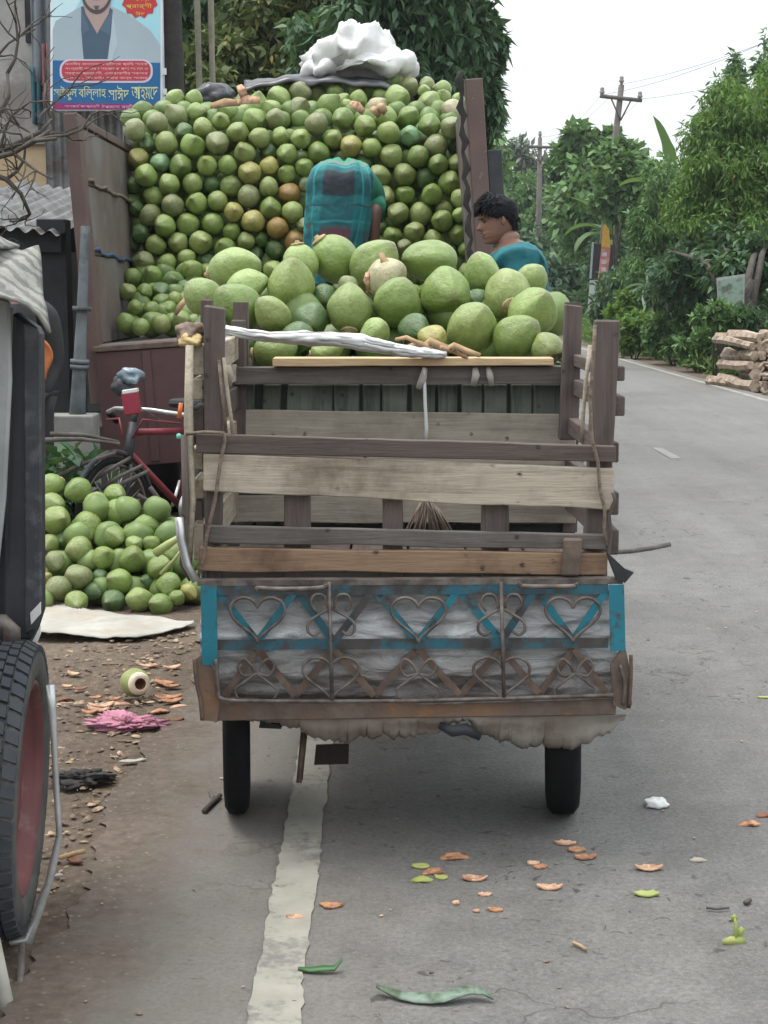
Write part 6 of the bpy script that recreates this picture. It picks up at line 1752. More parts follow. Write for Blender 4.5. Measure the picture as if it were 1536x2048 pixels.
for j in range(nv):
    for i in range(nu): fs.append((j * (nu + 1) + i, j * (nu + 1) + i + 1, (j + 1) * (nu + 1) + i + 1, (j + 1) * (nu + 1) + i))
me = MB().add(vs, fs, True).mesh('lungi', m)
ul = me.uv_layers.new(name='uv')
for lp in me.loops: ul.data[lp.index].uv = uvs[lp.vertex_index]
lg = link('lungi', me, None, man); tx = bpy.data.textures.new('lungi_crease', 'CLOUDS'); tx.noise_scale = .06; tx.noise_depth = 2
sm = lg.modifiers.new('t', 'SOLIDIFY'); sm.thickness = .006; ss = lg.modifiers.new('s', 'SUBSURF'); ss.levels = 1; ss.render_levels = 2
dp = lg.modifiers.new('d', 'DISPLACE'); dp.texture = tx; dp.strength = .016; dp.mid_level = .5; dp.texture_coords = 'GLOBAL'

# --- person in dark clothes mostly hidden behind the parked vehicle: hand and an orange scarf show
DY = 8.6
px_ = P(36, 700, DY).x
dk = empty('person', (px_, DY, 0), 'person in dark clothes with an orange scarf, mostly hidden behind the parked vehicle', 'person')
S = Skel()
S.pt('pelvis', (px_, DY, .92), (.15, .11)); S.pt('belly', (px_, DY, 1.08), (.14, .10), 'pelvis'); S.pt('chest', (px_, DY, 1.24), (.16, .11), 'belly'); S.pt('upper', (px_, DY, 1.37), (.10, .085), 'chest'); S.pt('neck', (px_, DY, 1.44), .055, 'upper'); S.pt('neck2', (px_, DY, 1.49), .055, 'neck')
for s, x in (('l', -1), ('r', 1)):
    S.pt(s + 'sh', (px_ + x * .17, DY, 1.33), .06, 'upper'); S.pt(s + 'el', (px_ + x * .19, DY + .03, 1.06), .043, s + 'sh'); S.pt(s + 'wr', (px_ + x * .12, DY - .12, .86), .028, s + 'el'); hand(S, s + 'wr', s + 'el', -x, .5, s)
    S.pt(s + 'hip', (px_ + x * .09, DY, .84), .095, 'pelvis'); S.pt(s + 'kn', (px_ + x * .10, DY, .47), .062, s + 'hip'); S.pt(s + 'an', (px_ + x * .10, DY + .02, .08), .042, s + 'kn'); S.pt(s + 'he', (px_ + x * .10, DY + .03, .03), .035, s + 'an'); S.pt(s + 'to', (px_ + x * .12, DY - .15, .022), (.035, .024), s + 'he')
vs, fs = skin_eval(S.v, S.e, S.r)
Mh = Matrix.Translation(Vector((px_, DY - .05, 1.49))) @ Matrix.Rotation(math.pi, 4, 'Z')
hv, hf = head_geo(.22)
MB().add(vs, fs, True).add([Mh @ v for v in hv], hf, True).build('body', M['skin'], dk)
head_parts(dk, Mh, .22, True, 8)
T = Skel(); T.pt('p', (px_, DY, .80), (.18, .14)); T.pt('b', (px_, DY, 1.05), (.165, .12), 'p'); T.pt('c', (px_, DY, 1.25), (.18, .125), 'b'); T.pt('u', (px_, DY, 1.38), (.11, .095), 'c')
for s in 'lr':
    a, e, w_ = S.v[S.n[s + 'sh']], S.v[S.n[s + 'el']], S.v[S.n[s + 'wr']]
    T.pt(s + 's', a, .074, 'u'); T.pt(s + 'e', e, .058, s + 's'); T.pt(s + 'w', e.lerp(w_, .8), .046, s + 'e')
vs, fs = skin_eval(T.v, T.e, T.r); MB().add(vs, fs, True).build('long_shirt', M['dark_cloth'], dk)
T = Skel(); T.pt('p', (px_, DY, .90), (.165, .125))
for s in 'lr':
    T.pt(s + 'h', S.v[S.n[s + 'hip']], .108, 'p'); T.pt(s + 'k', S.v[S.n[s + 'kn']], .08, s + 'h'); T.pt(s + 'a', S.v[S.n[s + 'an']], .065, s + 'k')
vs, fs = skin_eval(T.v, T.e, T.r); MB().add(vs, fs, True).build('trousers', M['dark_cloth'], dk)
m_or = mat_plain('orange_scarf', (.42, .14, .045), (.30, .09, .03), .85, 8, 0, .3)
MB().grid(lambda u, v_: Vector((px_ + .02 + .18 * u + .02 * math.sin(v_ * 5), DY - .14 - .02 * math.sin(u * 7), 1.34 - .16 * u - (.24 - .05 * u) * v_)), 12, 10).build('scarf', m_or, dk, recalc=False).modifiers.new('t', 'SOLIDIFY').thickness = .012
# ================================================================== parked vehicle at the left edge
veh = empty('parked_three_wheeler', (-1.2, 3.2, 0), 'parked three-wheeler with red wheel rim and sackcloth hood, cut by the left edge', 'vehicle')
# wheel leaning a little, tread blocks in relief
wc_ = Vector((-.855, 3.52, .335)); RW, WW = .333, .115
Mw = Matrix.Translation(wc_) @ Vector((1, .085, -.055)).normalized().to_track_quat('Z', 'Y').to_matrix().to_4x4()
prof = [(.243, .046), (.262, .056), (.295, .0575), (.318, .052), (.326, .040), (.327, 0), (.326, -.040), (.318, -.052), (.295, -.0575), (.262, -.056), (.243, -.046)]
ty = MB().lathe(prof, 56, Mw, True, True).build('wheel', M['tyre_wall'], veh)
mb = MB(); nl = 54
for k in range(nl):
    a0 = 2 * math.pi * k / nl
    for (z0, z1, sh) in ((-.054, -.026, 0), (-.021, .001, .5), (.004, .024, 0), (.029, .055, .5)):
        a = a0 + sh * 2 * math.pi / nl; da = 2 * math.pi / nl * .36
        vs = []
        for r in (.322, .336):
            zz0, zz1 = (z0, z1)
            for (q, z) in ((-da, zz0), (da, zz0), (da + .02, zz1), (-da + .02, zz1)):
                rr = r - (.012 if abs(z) > .05 else 0)
                vs.append(Mw @ Vector((rr * math.cos(a + q), rr * math.sin(a + q), z)))
        mb.add(vs, [(0, 3, 2, 1), (4, 5, 6, 7), (0, 1, 5, 4), (1, 2, 6, 5), (2, 3, 7, 6), (3, 0, 4, 7)])
mb.build('tread', M['tyre_dusty'], ty)
MB().lathe([(.245, .047), (.236, .050), (.232, .030), (.225, .008), (.19, .002), (.17, .010), (.12, .012), (.09, .004), (.06, .006), (.05, .016), (.02, .02), (.001, .02)], 48, Mw).build('rim', M['red_rim'], ty)
MB().lathe([(.245, -.047), (.236, -.050), (.225, -.012), (.12, -.02), (.001, -.02)], 48, Mw).build('rim', M['red_rim'], ty)
MB().tube([wc_ - Vector((.05, 0, 0)), wc_ - Vector((1.1, 0, 0))], .03, 8).build('axle', M['black_iron'], veh, recalc=False)
# bent steel stay beside the wheel
def vtube(name, pts, Y, r, mat): return MB().tube([P(x, y, Y if not isinstance(Y, list) else Y[i]) for i, (x, y) in enumerate(pts)], r, 8).build(name, mat, veh, recalc=False)
sy_ = 3.36
q = [(101, 1370), (105, 1420), (109, 1500), (113, 1580), (119, 1670), (108, 1720), (97, 1770), (88, 1790), (72, 1840), (58, 1880), (20, 1886)]
rr = [.010, .009, .007, .007, .007, .009, .008, .010, .009, .012, .006]
MB().tube([P(x, y, sy_) for x, y in q], rr, 8).build('bent_stay', M['steel'], veh, recalc=False)
MB().tube([P(102, 1745, sy_), P(96, 1780, sy_)], .005, 6).build('stay_bracket', M['steel'], veh, recalc=False)
MB().tube([P(-14, 1880, 3.2), P(22, 2052, 3.12)], .016, 10).build('prop_leg', M['sheet'], veh, recalc=False)
MB().tube([P(44, 1890, 3.34), P(38, 2040, 3.14)], .008, 8).build('prop_leg', M['rod'], veh, recalc=False)
# black frame: thick upright, cross rail, mudguard
VY = 3.62
def vbox(x0, y0, x1, y1, Y, d, name, mat, bev=.008):
    a, c = P(x0, y1, Y), P(x1, y0, Y)
    return bevel(MB().box((a.x, Y, a.z), (c.x, Y + d, c.z)).build(name, mat, veh), bev)
def vpoly(pts, Y, d, name, mat, bev=.006):
    return bevel(MB().slab([P(x, y, Y) for x, y in pts], d).build(name, mat, veh), bev, 1)
vpoly([(24, 620), (80, 660), (82, 1225), (70, 1262), (60, 1284), (8, 1284)], VY, .06, 'door_pillar', M['black_iron'], .01)
vpoly([(46, 646), (81, 664), (83, 1222), (72, 1258), (50, 1270)], VY - .008, .012, 'pillar_edge_strip', mat_plain('scuffed_grey_black_paint', (.050, .055, .062), (.034, .037, .042), .5, 9, .1, .2, c3=(.085, .09, .095), s3=16), .004)
vpoly([(-260, 600), (22, 610), (12, 1262), (-260, 1262)], VY + .18, .03, 'side_panel', mat_plain('dark_navy_panel', (.012, .014, .02), (.02, .022, .028), .5, 5))
vpoly([(-120, 560), (18, 600), (22, 760), (10, 1000), (-4, 1130), (-120, 1130)], VY - .03, .02, 'canvas_flap', mat_plain('pale_canvas', (.34, .35, .35), (.24, .25, .25), .85, 5, 0, .3))
MB().tube([P(-140, 1246, VY - .06), P(10, 1246, VY - .06), P(24, 1262, VY - .06), P(24, 1284, VY - .06)], .020, 10).build('bumper_pipe', M['rod'], veh, recalc=False)
vpoly([(60, 1226), (81, 1204), (81, 1228), (62, 1250)], VY - .012, .008, 'chevron_strip', M['white_cloth'], .001)
vpoly([(64, 1284), (80, 1252), (81, 1268), (74, 1286)], VY - .012, .008, 'chevron_strip', M['white_cloth'], .001)
vbox(-260, 1262, 60, 1292, VY + .065, .12, 'floor_frame', M['black_iron'])
for y in (2.3, 2.9): MB().tube([(-.98, y, .45), (-.98, y, 1.5)], .02, 8).build('hood_hoop', M['black_iron'], veh, recalc=False)
MB().box((-1.9, 2.2, .46), (-1.0, 3.66, .50)).build('floor', M['black_iron'], veh)
# sackcloth hood with frayed drooping corner
m, nt, b_, out = new_mat('striped_sackcloth')
v = coords(nt, rand=False)
wv = nd(nt, 'ShaderNodeTexWave', Scale=8.0, Distortion=7.0, Detail=3.0); wv.bands_direction = 'DIAGONAL'
mpp = nt.nodes.new('ShaderNodeMapping'); mpp.inputs['Scale'].default_value = (1.6, .6, 2.2); nt.links.new(v, mpp.inputs['Vector']); nt.links.new(mpp.outputs['Vector'], wv.inputs['Vector'])
c_ = mixc(nt, .8, ramp(nt, wv.outputs['Fac'], [(.25, (.12, .118, .108)), (.6, (.215, .21, .19))]), ramp(nt, noise(nt, v, 40, 4), [(.3, .75), (.7, 1.2)]), 'MULTIPLY')
nt.links.new(c_, b_.inputs['Base Color']); b_.inputs['Roughness'].default_value = .95
bump(nt, b_, noise(nt, v, 130, 2), .5, .004)
def hood(u, v_):
    # u: from outside the frame (left) to the drooping right edge, v: rear edge down to front edge
    x = -320 + 398 * u
    top = np.interp(x, [-320, 0, 60, 78], [380, 486, 498, 506])
    bot = np.interp(x, [-320, 0, 25, 60, 78, 84, 96], [560, 592, 608, 640, 660, 672, 700]) + 5 * rnoise((x * .09, 0, 0), 1, 2) + 2.5 * rnoise((x * .4, 0, 0), 1, 3)
    xx_ = x + 18 * v_ * v_ * (u > .55) * (u - .55) / .45
    y = top + (bot - top) * v_
    q = P(xx_, y, 3.50 + .55 * (1 - v_) + .25 * max(0, u - .9))
    q.z += .012 * math.sin((u * 26 + v_ * 9)) * (1 - .4 * v_) + .01 * rnoise((u * 9, v_ * 6, 0), 1, 8)
    return q
o = MB().grid(hood, 60, 24).build('sackcloth_hood', m, veh, recalc=False); sm = o.modifiers.new('t', 'SOLIDIFY'); sm.thickness = .008
def hood2(u, v_):
    a = hood(1.0, 0); return Vector((a.x - 1.05 + 1.0 * u, a.y - v_ * 1.8, a.z + .10 * math.sin(u * math.pi) - .0 + .02 * rnoise((u * 4, v_ * 4, 0), 1)))
o = MB().grid(hood2, 16, 16).build('hood_roof', m, veh, recalc=False); sm = o.modifiers.new('t', 'SOLIDIFY'); sm.thickness = .008

# ================================================================== bicycle behind the ground heap
M['red_frame'] = mat_plain('red_bicycle_enamel', (.20, .025, .035), (.12, .015, .022), .5, 10)
HD = P(262, 838, 8.45)
fwdb = Vector((-.50, -.87, 0)).normalized(); rgt = Vector((fwdb.y, -fwdb.x, 0)) * -1
bik = empty('bicycle', (HD.x - fwdb.x * .3, HD.y - fwdb.y * .3, 0), 'black and red bicycle parked between the ground heap and the truck', 'bicycle')
zh = HD.z
def bp_(f, s, z): return Vector((HD.x, HD.y, 0)) + fwdb * f + rgt * s + Vector((0, 0, z))
def bt(name, pts, r, mat, parent=None): return MB().tube(pts, r, 8).build(name, mat, parent or bik, recalc=False)
RB = .30
fh, rh, bbk = bp_(.16, 0, RB), bp_(-.86, 0, RB), bp_(-.42, 0, .27)
for c, nm in ((fh, 'wheel'), (rh, 'wheel')):
    ax_m = Matrix.Translation(c) @ rgt.to_track_quat('Z', 'Y').to_matrix().to_4x4()
    t = MB().lathe([(RB - .035, -.012), (RB - .012, -.019), (RB, 0), (RB - .012, .019), (RB - .035, .012)], 40, ax_m, True, True).build(nm, M['rubber'], bik)
    MB().lathe([(RB - .036, -.013), (RB - .05, -.010), (RB - .05, .010), (RB - .036, .013)], 40, ax_m, True, True).build('rim', M['rod'], t)
    sp = MB()
    for k in range(28):
        a = 2 * math.pi * k / 28
        sp.tube([ax_m @ Vector((.02 * math.cos(a + .8), .02 * math.sin(a + .8), .03 * (-1) ** k)), ax_m @ Vector(((RB - .045) * math.cos(a), (RB - .045) * math.sin(a), 0))], .0017, 4)
    sp.build('spokes', M['steel'], t, recalc=False)
    MB().tube([ax_m @ Vector((0, 0, -.05)), ax_m @ Vector((0, 0, .05))], .02, 10).build('hub', M['steel'], t, recalc=False)
    fn = []
    for k in range(13):
        a = R(20 + 150 * k / 12); d = fwdb * math.cos(a) * (1 if c is fh else -1) + Vector((0, 0, math.sin(a))); fn.append(c + d * (RB + .025))
    bt('mudguard', fn, .014, M['black_iron'])
bt('head_tube', [bp_(-.02, 0, zh - .02), bp_(.045, 0, zh - .24)], .026, M['black_iron'])
for s in (-.055, .055): bt('fork', [bp_(.045, s * .5, zh - .24), bp_(.08, s, .5), fh + rgt * s], .012, M['black_iron'])
bt('top_tube', [bp_(.0, 0, zh - .07), bp_(-.50, 0, zh - .10)], .018, M['red_frame'])
bt('down_tube', [bp_(.03, 0, zh - .17), bbk], .019, M['red_frame'])
bt('seat_tube', [bp_(-.53, 0, zh + .02), bbk], .018, M['red_frame'])
for s in (-.05, .05):
    bt('chain_stay', [bbk, rh + rgt * s], .010, M['black_iron']); bt('seat_stay', [bp_(-.51, 0, zh - .08), rh + rgt * s], .009, M['black_iron'])
bt('stem', [bp_(-.02, 0, zh - .03), bp_(-.04, 0, zh + .05)], .016, M['black_iron'])
bt('handlebar', [bp_(-.24, -.30, zh - .035), bp_(-.14, -.27, zh + .02), bp_(-.02, -.12, zh + .05), bp_(-.04, 0, zh + .05), bp_(-.02, .12, zh + .05), bp_(-.14, .27, zh + .02), bp_(-.24, .30, zh - .035)], .012, M['steel'])
for s in (-1, 1): bt('grip', [bp_(-.25, s * .302, zh - .04), bp_(-.15, s * .272, zh + .015)], .018, M['rubber'])
for s in (-1, 1): bt('brake_rod', [bp_(-.10, s * .25, zh - .02), bp_(.0, s * .08, zh - .0), bp_(.03, s * .03, zh - .1)], .006, M['red_frame'])
bevel(MB().box((-.13, -.09, 0), (.13, .09, .05), Matrix.Translation(bp_(-.55, 0, zh + .03)) @ fwdb.to_track_quat('X', 'Z').to_matrix().to_4x4()).build('saddle', M['black_iron'], bik), .03)
MB().lathe([(.001, 0), (.09, 0), (.095, .006), (.001, .008)], 24, Matrix.Translation(bbk + rgt * .05) @ rgt.to_track_quat('Z', 'Y').to_matrix().to_4x4()).build('chainring', M['steel'], bik)
for s in (-1, 1): bt('crank', [bbk + rgt * s * .06, bbk + rgt * s * .08 + fwdb * .10 * s - Vector((0, 0, .13 * s))], .010, M['steel'])
# red lamp box and the bagged parcel tied on the bars
lb = P(263, 806, 8.25); kk = 8.25 / F_PX
bevel(MB().box((-16 * kk, -.035, -23 * kk), (16 * kk, .035, 23 * kk), Matrix.Translation(lb) @ Matrix.Rotation(R(-8), 4, 'Y')).build('lamp_box', mat_plain('red_plastic', (.25, .02, .045), (.20, .02, .035), .5), bik), .008)
bevel(MB().box((-15 * kk, -.036, -4 * kk), (15 * kk, .036, 4 * kk), Matrix.Translation(lb + Vector((-.004, 0, .062))) @ Matrix.Rotation(R(-8), 4, 'Y')).build('lamp_rim', M['white_cloth'], bik), .004)
o = lump('plastic_parcel', None, P(262, 752, 8.3), .066, .06, .044, 31, mat_plain('blue_white_plastic', (.40, .52, .58), (.10, .13, .16), .3, 9, 0, .3, lo=.42, hi=.55), .3, 26, 16, -1); tag(o, 'blue and white plastic parcel tied above the bicycle handlebar', 'parcel')
o = lump('black_bag', None, P(246, 772, 8.32), .054, .05, .058, 33, M['tarp_black'], .3, 24, 16, -1); tag(o, 'black plastic bag on the bicycle handlebar under the parcel', 'bag')
o = MB().tube([P(358, 836, 7.9), P(362, 806, 7.9)], [.012, .010], 8).build('orange_lamp', mat_plain('orange_plastic', (.60, .14, .03), None, .4), recalc=False); tag(o, 'small orange marker stick hanging beside the cart boards', 'marker')
o = MB().lathe([(.001, 0), (.012, .002), (.014, .014), (.010, .026), (.001, .028)], 12, Matrix.Translation(P(358, 878, 7.9))).build('mint_bottle', mat_plain('mint_plastic', (.15, .50, .40), None, .4)); tag(o, 'small mint green bottle end below the orange marker', 'bottle')
MB().tube([P(280, 815, 8.2), P(340, 852, 8.6)], .003, 5).build('cable', M['rod'], bik, recalc=False)
# sticks behind the heap
rg = random.Random(12)
st = [((82, 880), (240, 888)), ((100, 868), (238, 884)), ((92, 965), (232, 905)), ((150, 990), (262, 915)), ((170, 1000), (285, 930)), ((200, 1000), (300, 940)), ((105, 990), (205, 935)), ((275, 990), (345, 1040)), ((300, 975), (350, 1050))]
for i, (a, b_) in enumerate(st):
    A, B_ = P(*a, 8.1 + .03 * i), P(*b_, 8.15 + .03 * i)
    o = MB().tube([A, A.lerp(B_, .5) + Vector((0, 0, .015)), B_], [.014, .012, .009], 6).build('stick', M['stick'], recalc=False); tag(o, 'dark stick in the tangle behind the ground heap, %s from the left' % num(sorted(range(len(st)), key=lambda k: st[k][0][0]).index(i) + 1), 'stick', 'sticks behind the ground heap')
rng = np.random.default_rng(3)
c = P(120, 930, 8.3)
o = link('leafy_plant', leaf_mesh('leafy_plant', rng, [((c.x + .12 * k - .2, 8.3, .25 + .12 * (k % 3)), (.15, .15, .2), 1) for k in range(4)], 420, .12, .5, .2, M['leaf_dark'])); tag(o, 'dark low leafy plant behind the ground heap', 'plant')

# ================================================================== litter on the road and shoulder
def chip(px, py, w_px, tone, label, rot=0, thick=.010, asp=.5, curl=.25, z0=.0, group='husk chips on the road', name='husk_chip', cat='husk chip'):
    """lens-shaped husk shaving lying on the ground."""
    g = G(px, py); k = (g.y * CP + CAM_H * SP) / F_PX; L = w_px * k
    rc = random.Random(int(px * 7 + py)); n = 13
    bend = rc.uniform(.3, 1.0) * curl * (1 if rc.random() < .7 else -.6); vs, fs = [], []
    ring = []
    for i in range(n):
        a = 2 * math.pi * i / n + rc.uniform(-.12, .12)
        q = rc.uniform(.72, 1.08) * (1 - .12 * (i % 2))
        ring.append((math.cos(a) * L / 2 * q, math.sin(a) * asp * L / 2 * q))
    lift = thick * .3 + max(0, -bend) * L * .06
    def h(x, y): return lift + bend * (x * x) / L * 1.1 + .8 * y * y / L + .0015 * rnoise((x * 60, y * 60, px), 1)
    for f in (0, .35, .7, 1.0):
        vs += [(x * f, y * f, h(x * f, y * f)) for x, y in ring]
    for k in range(3):
        for i in range(n): fs.append((k * n + i, k * n + (i + 1) % n, (k + 1) * n + (i + 1) % n, (k + 1) * n + i))
    mt = Matrix.Translation((g.x, g.y, z0 + .003)) @ Matrix.Rotation(R(rot), 4, 'Z')
    o = MB().add([mt @ Vector(v) for v in vs], fs, True).build(name, M[tone], recalc=False)
    sm = o.modifiers.new('t', 'SOLIDIFY'); sm.thickness = thick; sm.offset = 1
    return tag(o, label, cat, group)
road_chips = [(910, 1716, 70, 'husk', 'large orange husk chip on the road behind the cart, farthest back of its group', 8), (842, 1735, 46, 'husk_green', 'green-skinned husk chip at the back left of the small husk cluster', -10), (866, 1746, 58, 'husk', 'orange husk chip lying across the top of the small cluster', 12), (846, 1762, 52, 'husk_green', 'green husk chip at the front left of the small cluster', 4), (882, 1757, 34, 'husk_green', 'short green husk chip at the right of the small cluster', -20),
 (950, 1760, 50, 'husk_pale', 'smooth pale husk chip right of the small cluster', 3), (1130, 1688, 44, 'husk_pale', 'pale husk chip at the back of the group of three near the wheel', 2), (1153, 1702, 42, 'husk', 'middle husk chip of the group of three near the wheel', -10), (1170, 1717, 52, 'husk', 'front husk chip of the group of three near the wheel', 8), (1066, 1728, 28, 'husk_pale', 'small pale chip left of the curled one behind the right wheel', 0), (1080, 1736, 34, 'husk', 'small curled orange chip behind the right wheel', 20),
 (1100, 1778, 50, 'husk_pale', 'pale flat husk chip on the road, nearest below the group of three', 4), (1297, 1739, 54, 'husk_pale', 'long pale orange chip alone on the right of the road', 0), (1292, 1791, 54, 'husk_green', 'single green husk chip on the right of the road', -3), (969, 1791, 28, 'husk_pale', 'small husk chip below the smooth pale one', 4), (990, 1822, 30, 'husk', 'small reddish chip nearest the two crumbs', -8), (953, 1824, 14, 'husk_pale', 'round pale crumb beside the small reddish chip', 0), (912, 1808, 18, 'husk_pale', 'tiny pale crumb left of the round one', 0),
 (662, 1814, 52, 'husk', 'reddish husk chip just right of the white edge line', 0), (590, 1837, 38, 'husk_pale', 'pale chip lying on the white edge line', 0), (1500, 1650, 52, 'husk', 'orange husk chip at the right edge of the picture', 8), (1528, 1632, 40, 'husk_dark', 'dark red husk chip at the right edge of the picture', 30), (1396, 1722, 36, 'sheet', 'thin white scrap on the right of the road', 0)]
for (x, y, w, t, lab, rot) in road_chips: chip(x, y, w, t, lab, rot, .006, .55 if w > 20 else .9, .5)
rg = random.Random(6)
sh_ch = [(205, 1412, 60, 'husk_pale'), (240, 1408, 50, 'husk_pale'), (200, 1420, 54, 'husk_pale'), (330, 1366, 50, 'husk'), (345, 1372, 44, 'husk'), (335, 1395, 66, 'husk'), (345, 1402, 50, 'husk'), (320, 1422, 46, 'husk'), (345, 1335, 40, 'husk_pale'), (228, 1398, 34, 'husk'), (300, 1331, 40, 'husk_pale'), (150, 1348, 34, 'husk_pale'), (160, 1377, 30, 'husk'), (135, 1372, 24, 'husk_pale'), (190, 1395, 34, 'husk'), (360, 1412, 40, 'husk_pale'), (130, 1398, 40, 'husk_dark'), (295, 1440, 30, 'husk_pale'), (350, 1440, 40, 'husk_dark'), (215, 1435, 40, 'husk_pale'), (150, 1720, 50, 'husk_dark'), (118, 1750, 22, 'sheet'), (180, 1425, 36, 'husk')]
for i, (x, y, w, t) in enumerate(sorted(sh_ch)):
    chip(x, y, w, t, '%s husk chip on the dirt near the cut coconut, %s from the left' % ({'husk': 'orange', 'husk_pale': 'pale orange', 'husk_dark': 'dark brown', 'sheet': 'whitish'}[t], num(i + 1)), rg.uniform(-40, 40), .006, .5, .8, -.004, 'husk chips on the dirt')
# fine crumbs nobody could count
mb = MB()
for i in range(1500):
    if i < 1050: x, y = -.80 - abs(rg.gauss(0, .33)), rg.uniform(3.05, 6.95)
    else: x, y = rg.uniform(-.7, 2.4), rg.uniform(3.0, 8.0)
    L = rg.uniform(.003, .016) * (1.25 if i < 1050 else .55); w = L * rg.uniform(.25, .8); h = min(.006, w * .5)
    m2 = Matrix.Translation((x, y, .0035 if i >= 1050 else -.004)) @ Matrix.Rotation(rg.uniform(0, 6.28), 4, 'Z') @ Matrix.Rotation(rg.uniform(-.3, .3), 4, 'Y')
    mb.add([m2 @ Vector(p) for p in ((-L, -w * .4, 0), (-L * .3, -w, 0), (L * .8, -w * .6, 0), (L, w * .3, 0), (L * .1, w, 0), (-L * .8, w * .5, 0), (-L * .5, 0, h), (L * .5, .1 * w, h))], [(0, 1, 6), (1, 2, 7, 6), (2, 3, 7), (3, 4, 7), (4, 5, 6, 7), (5, 0, 6)])
o = mb.build('debris', mat_plain('mixed_debris', (.19, .13, .09), (.08, .06, .048), .9, 5, c3=(.42, .30, .20), s3=9)); tag(o, 'fine husk crumbs and grit scattered over dirt and road', 'debris', kind='stuff')
# cut-open coconut on the dirt
g = G(268, 1396)
cc = empty('cut_coconut', (g.x, g.y, 0), 'cut-open green coconut with white flesh on the dirt', 'coconut')
r = .052; axc = Vector((.45, -.85, .12)).normalized()
Mc = Matrix.Translation((g.x, g.y + .03, r * .96)) @ axc.to_track_quat('Z', 'Y').to_matrix().to_4x4()
MB().lathe([(.001, -.062), (.025, -.058), (.044, -.038), (r, -.008), (r * .98, .02), (r * .80, .046)], 28, Mc).build('husk', mat_plain('cut_husk_skin', (.26, .29, .11), (.20, .23, .08), .6, 20), cc)
MB().lathe([(r * .80, .046), (r * .74, .056), (r * .50, .062), (r * .40, .060)], 28, Mc).build('flesh', mat_plain('coconut_flesh', (.75, .66, .52), (.66, .52, .38), .6, 30), cc)
MB().lathe([(r * .40, .060), (r * .34, .040), (.001, .030)], 24, Mc).build('hollow', M['husk_dark'], cc)
o = lump('pink_tissue', None, G(255, 1452) + Vector((0, 0, .012)), .088, .05, .022, 41, mat_plain('pink_paper', (.46, .20, .27), (.36, .14, .20), .8, 14), .9, 70, 36, fine=.55); tag(o, 'crumpled pink paper on the dirt near the cut coconut', 'paper')
chip(266, 1524, 66, 'sheet', 'pale curled leaf at the asphalt edge', 18, .004, .3, .7, 0, None, 'pale_leaf', 'leaf')
o = lump('dark_rubbish', None, G(165, 1560) + Vector((0, 0, .01)), .075, .05, .018, 43, M['bark_dark'], .9, 50, 26, fine=.5); tag(o, 'dark rotten scrap on the dirt right of the red-rimmed wheel', 'scrap')
o = lump('white_paper', None, G(1312, 1612) + Vector((0, 0, .008)), .033, .03, .016, 45, M['white_cloth'], .4, 24, 14); tag(o, 'crumpled white paper scrap on the road right of the cart', 'paper')
def twig(pts, r, label, mat='stick', name='twig', z=.008):
    o = MB().tube([G(x, y) + Vector((0, 0, z)) for x, y in pts], r, 6).build(name, M[mat], recalc=False); return tag(o, label, 'twig', 'twigs lying on the road')
twig([(408, 1628), (424, 1612), (440, 1596)], .008, 'pale twig left of the cart wheel', 'bark')
twig([(424, 1612), (426, 1600), (420, 1590)], .006, 'short dark twig stub left of the cart wheel')
twig([(1228, 1108), (1260, 1106), (1300, 1100), (1338, 1092)], .016, 'long dark branch on the road beyond the cart')
twig([(1412, 1822), (1434, 1824), (1458, 1822)], .003, 'thin curved twig near the green sprig')
twig([(1146, 1892), (1160, 1898), (1172, 1906)], .004, 'short pale twig on the open road', 'dry_leaf')
twig([(1490, 1812), (1500, 1806)], .006, 'tiny dark stub at the right of the green sprig')
twig([(118, 1722), (150, 1712), (170, 1708)], .006, 'pale stick on the dirt right of the bent steel stay', 'dry_leaf')
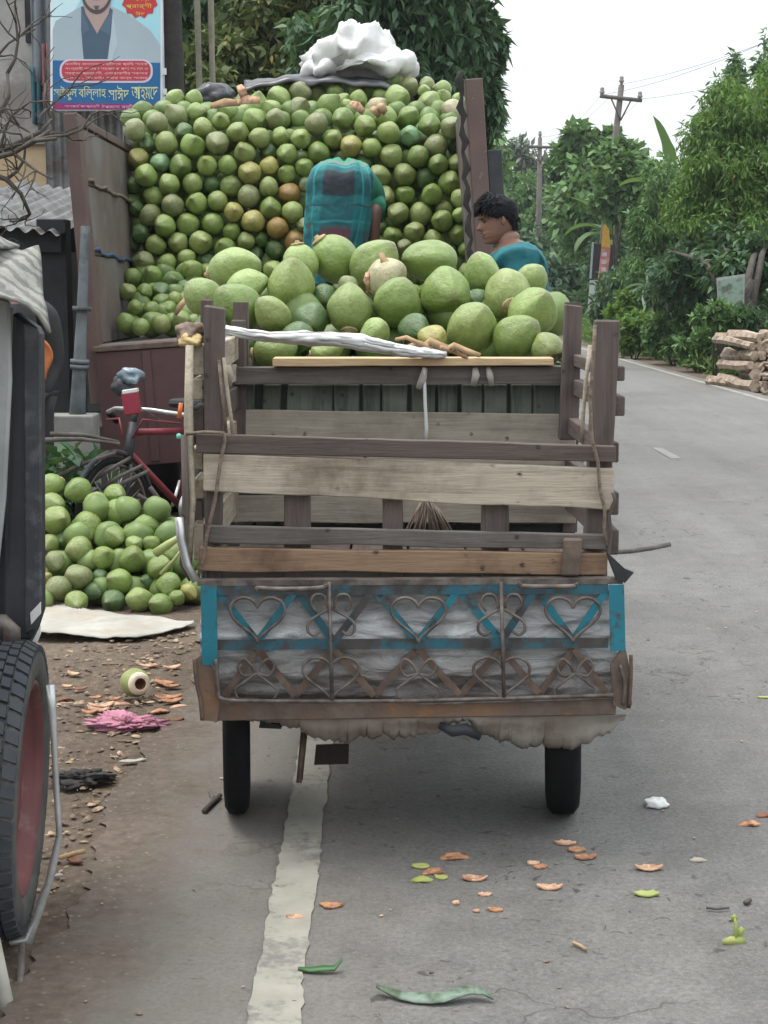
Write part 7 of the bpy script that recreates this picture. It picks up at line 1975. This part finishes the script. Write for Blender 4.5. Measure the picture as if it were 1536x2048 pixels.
# green leaf strips in the foreground
def leaf_strip(name, pts, w, mat, label, lift):
    n = len(pts); vs, fs = [], []
    for i, (x, y) in enumerate(pts):
        g_ = G(x, y); k = math.sin(math.pi * (i + .35) / (n - .3)) ** .6 * w
        z = .004 + lift[i]
        vs += [g_ + Vector((0, -k, z)), g_ + Vector((0, 0, z + k * .25)), g_ + Vector((0, k, z + k * .5))]
        if i: a = 3 * (i - 1); fs += [(a, a + 1, a + 4, a + 3), (a + 1, a + 2, a + 5, a + 4)]
    o = MB().add(vs, fs, True).build(name, mat, recalc=False); sm = o.modifiers.new('t', 'SOLIDIFY'); sm.thickness = .003
    return tag(o, label, 'leaf')
m_gl = mat_plain('green_leaf_strip', (.045, .13, .04), (.03, .09, .03), .5, 9)
m_wl = mat_plain('grey_green_leaf', (.17, .22, .18), (.08, .13, .085), .6, 16, 0, .4, 60, c3=(.05, .075, .04), s3=9)
leaf_strip('leaf_strip', [(596, 1944), (620, 1946), (645, 1947), (670, 1946), (685, 1942)], .009, m_gl, 'narrow green leaf strip on the road beside the white line', [.002, .0, .004, .004, .02])
leaf_strip('leaf_strip', [(752, 1988), (775, 1994), (800, 2000), (830, 2004), (860, 2006), (890, 2006), (915, 2003), (940, 2000), (965, 2001), (986, 2006)], .016, m_wl, 'long grey-green leaf curled on the road at the bottom', [.012, .006, .002, .0, .001, .004, .010, .014, .012, .004])
# small green sprig standing on the road
g = G(1468, 1886)
sp = empty('green_sprig', (g.x, g.y, 0), 'small green sprig with curled leaves on the right of the road', 'sprig')
def sp_leaf(pts, w):
    ribbon('leaf', [g + Vector(p) for p in pts], w, M['husk_green'], None, None, parent=sp, thick=.004)
MB().tube([g + Vector((0, 0, .0)), g + Vector((.004, 0, .03)), g + Vector((.0, 0, .058))], [.007, .005, .003], 6).build('stem', M['husk_green'], sp, recalc=False)
sp_leaf([(-.028, -.01, .006), (-.008, -.01, .010), (.012, -.005, .006), (.026, 0, .004)], .010)
sp_leaf([(.0, 0, .010), (.010, 0, .022), (.020, .0, .034)], .008)
sp_leaf([(-.002, 0, .05), (.0, 0, .058), (-.004, 0, .064)], .008)
chip(1530, 1396, 40, 'husk_green', 'green leaf bit at the right picture edge on the road', 0, .004, .3, .3, 0, None, 'leaf_bit', 'leaf')

# ================================================================== air
hz = MB().box((-310, -40, -1.2), (310, 910, 14.5)).build('haze', None)
mh = bpy.data.materials.new('pale_air'); mh.use_nodes = True
nt = mh.node_tree; nt.nodes.clear()
ou = nt.nodes.new('ShaderNodeOutputMaterial'); pv = nt.nodes.new('ShaderNodeVolumePrincipled')
pv.inputs['Color'].default_value = (.86, .93, .95, 1); pv.inputs['Density'].default_value = .00045; pv.inputs['Anisotropy'].default_value = .2
nt.links.new(pv.outputs['Volume'], ou.inputs['Volume'])
hz.data.materials.append(mh)
tag(hz, 'faint pale haze in the air over the road', 'haze', kind='stuff')
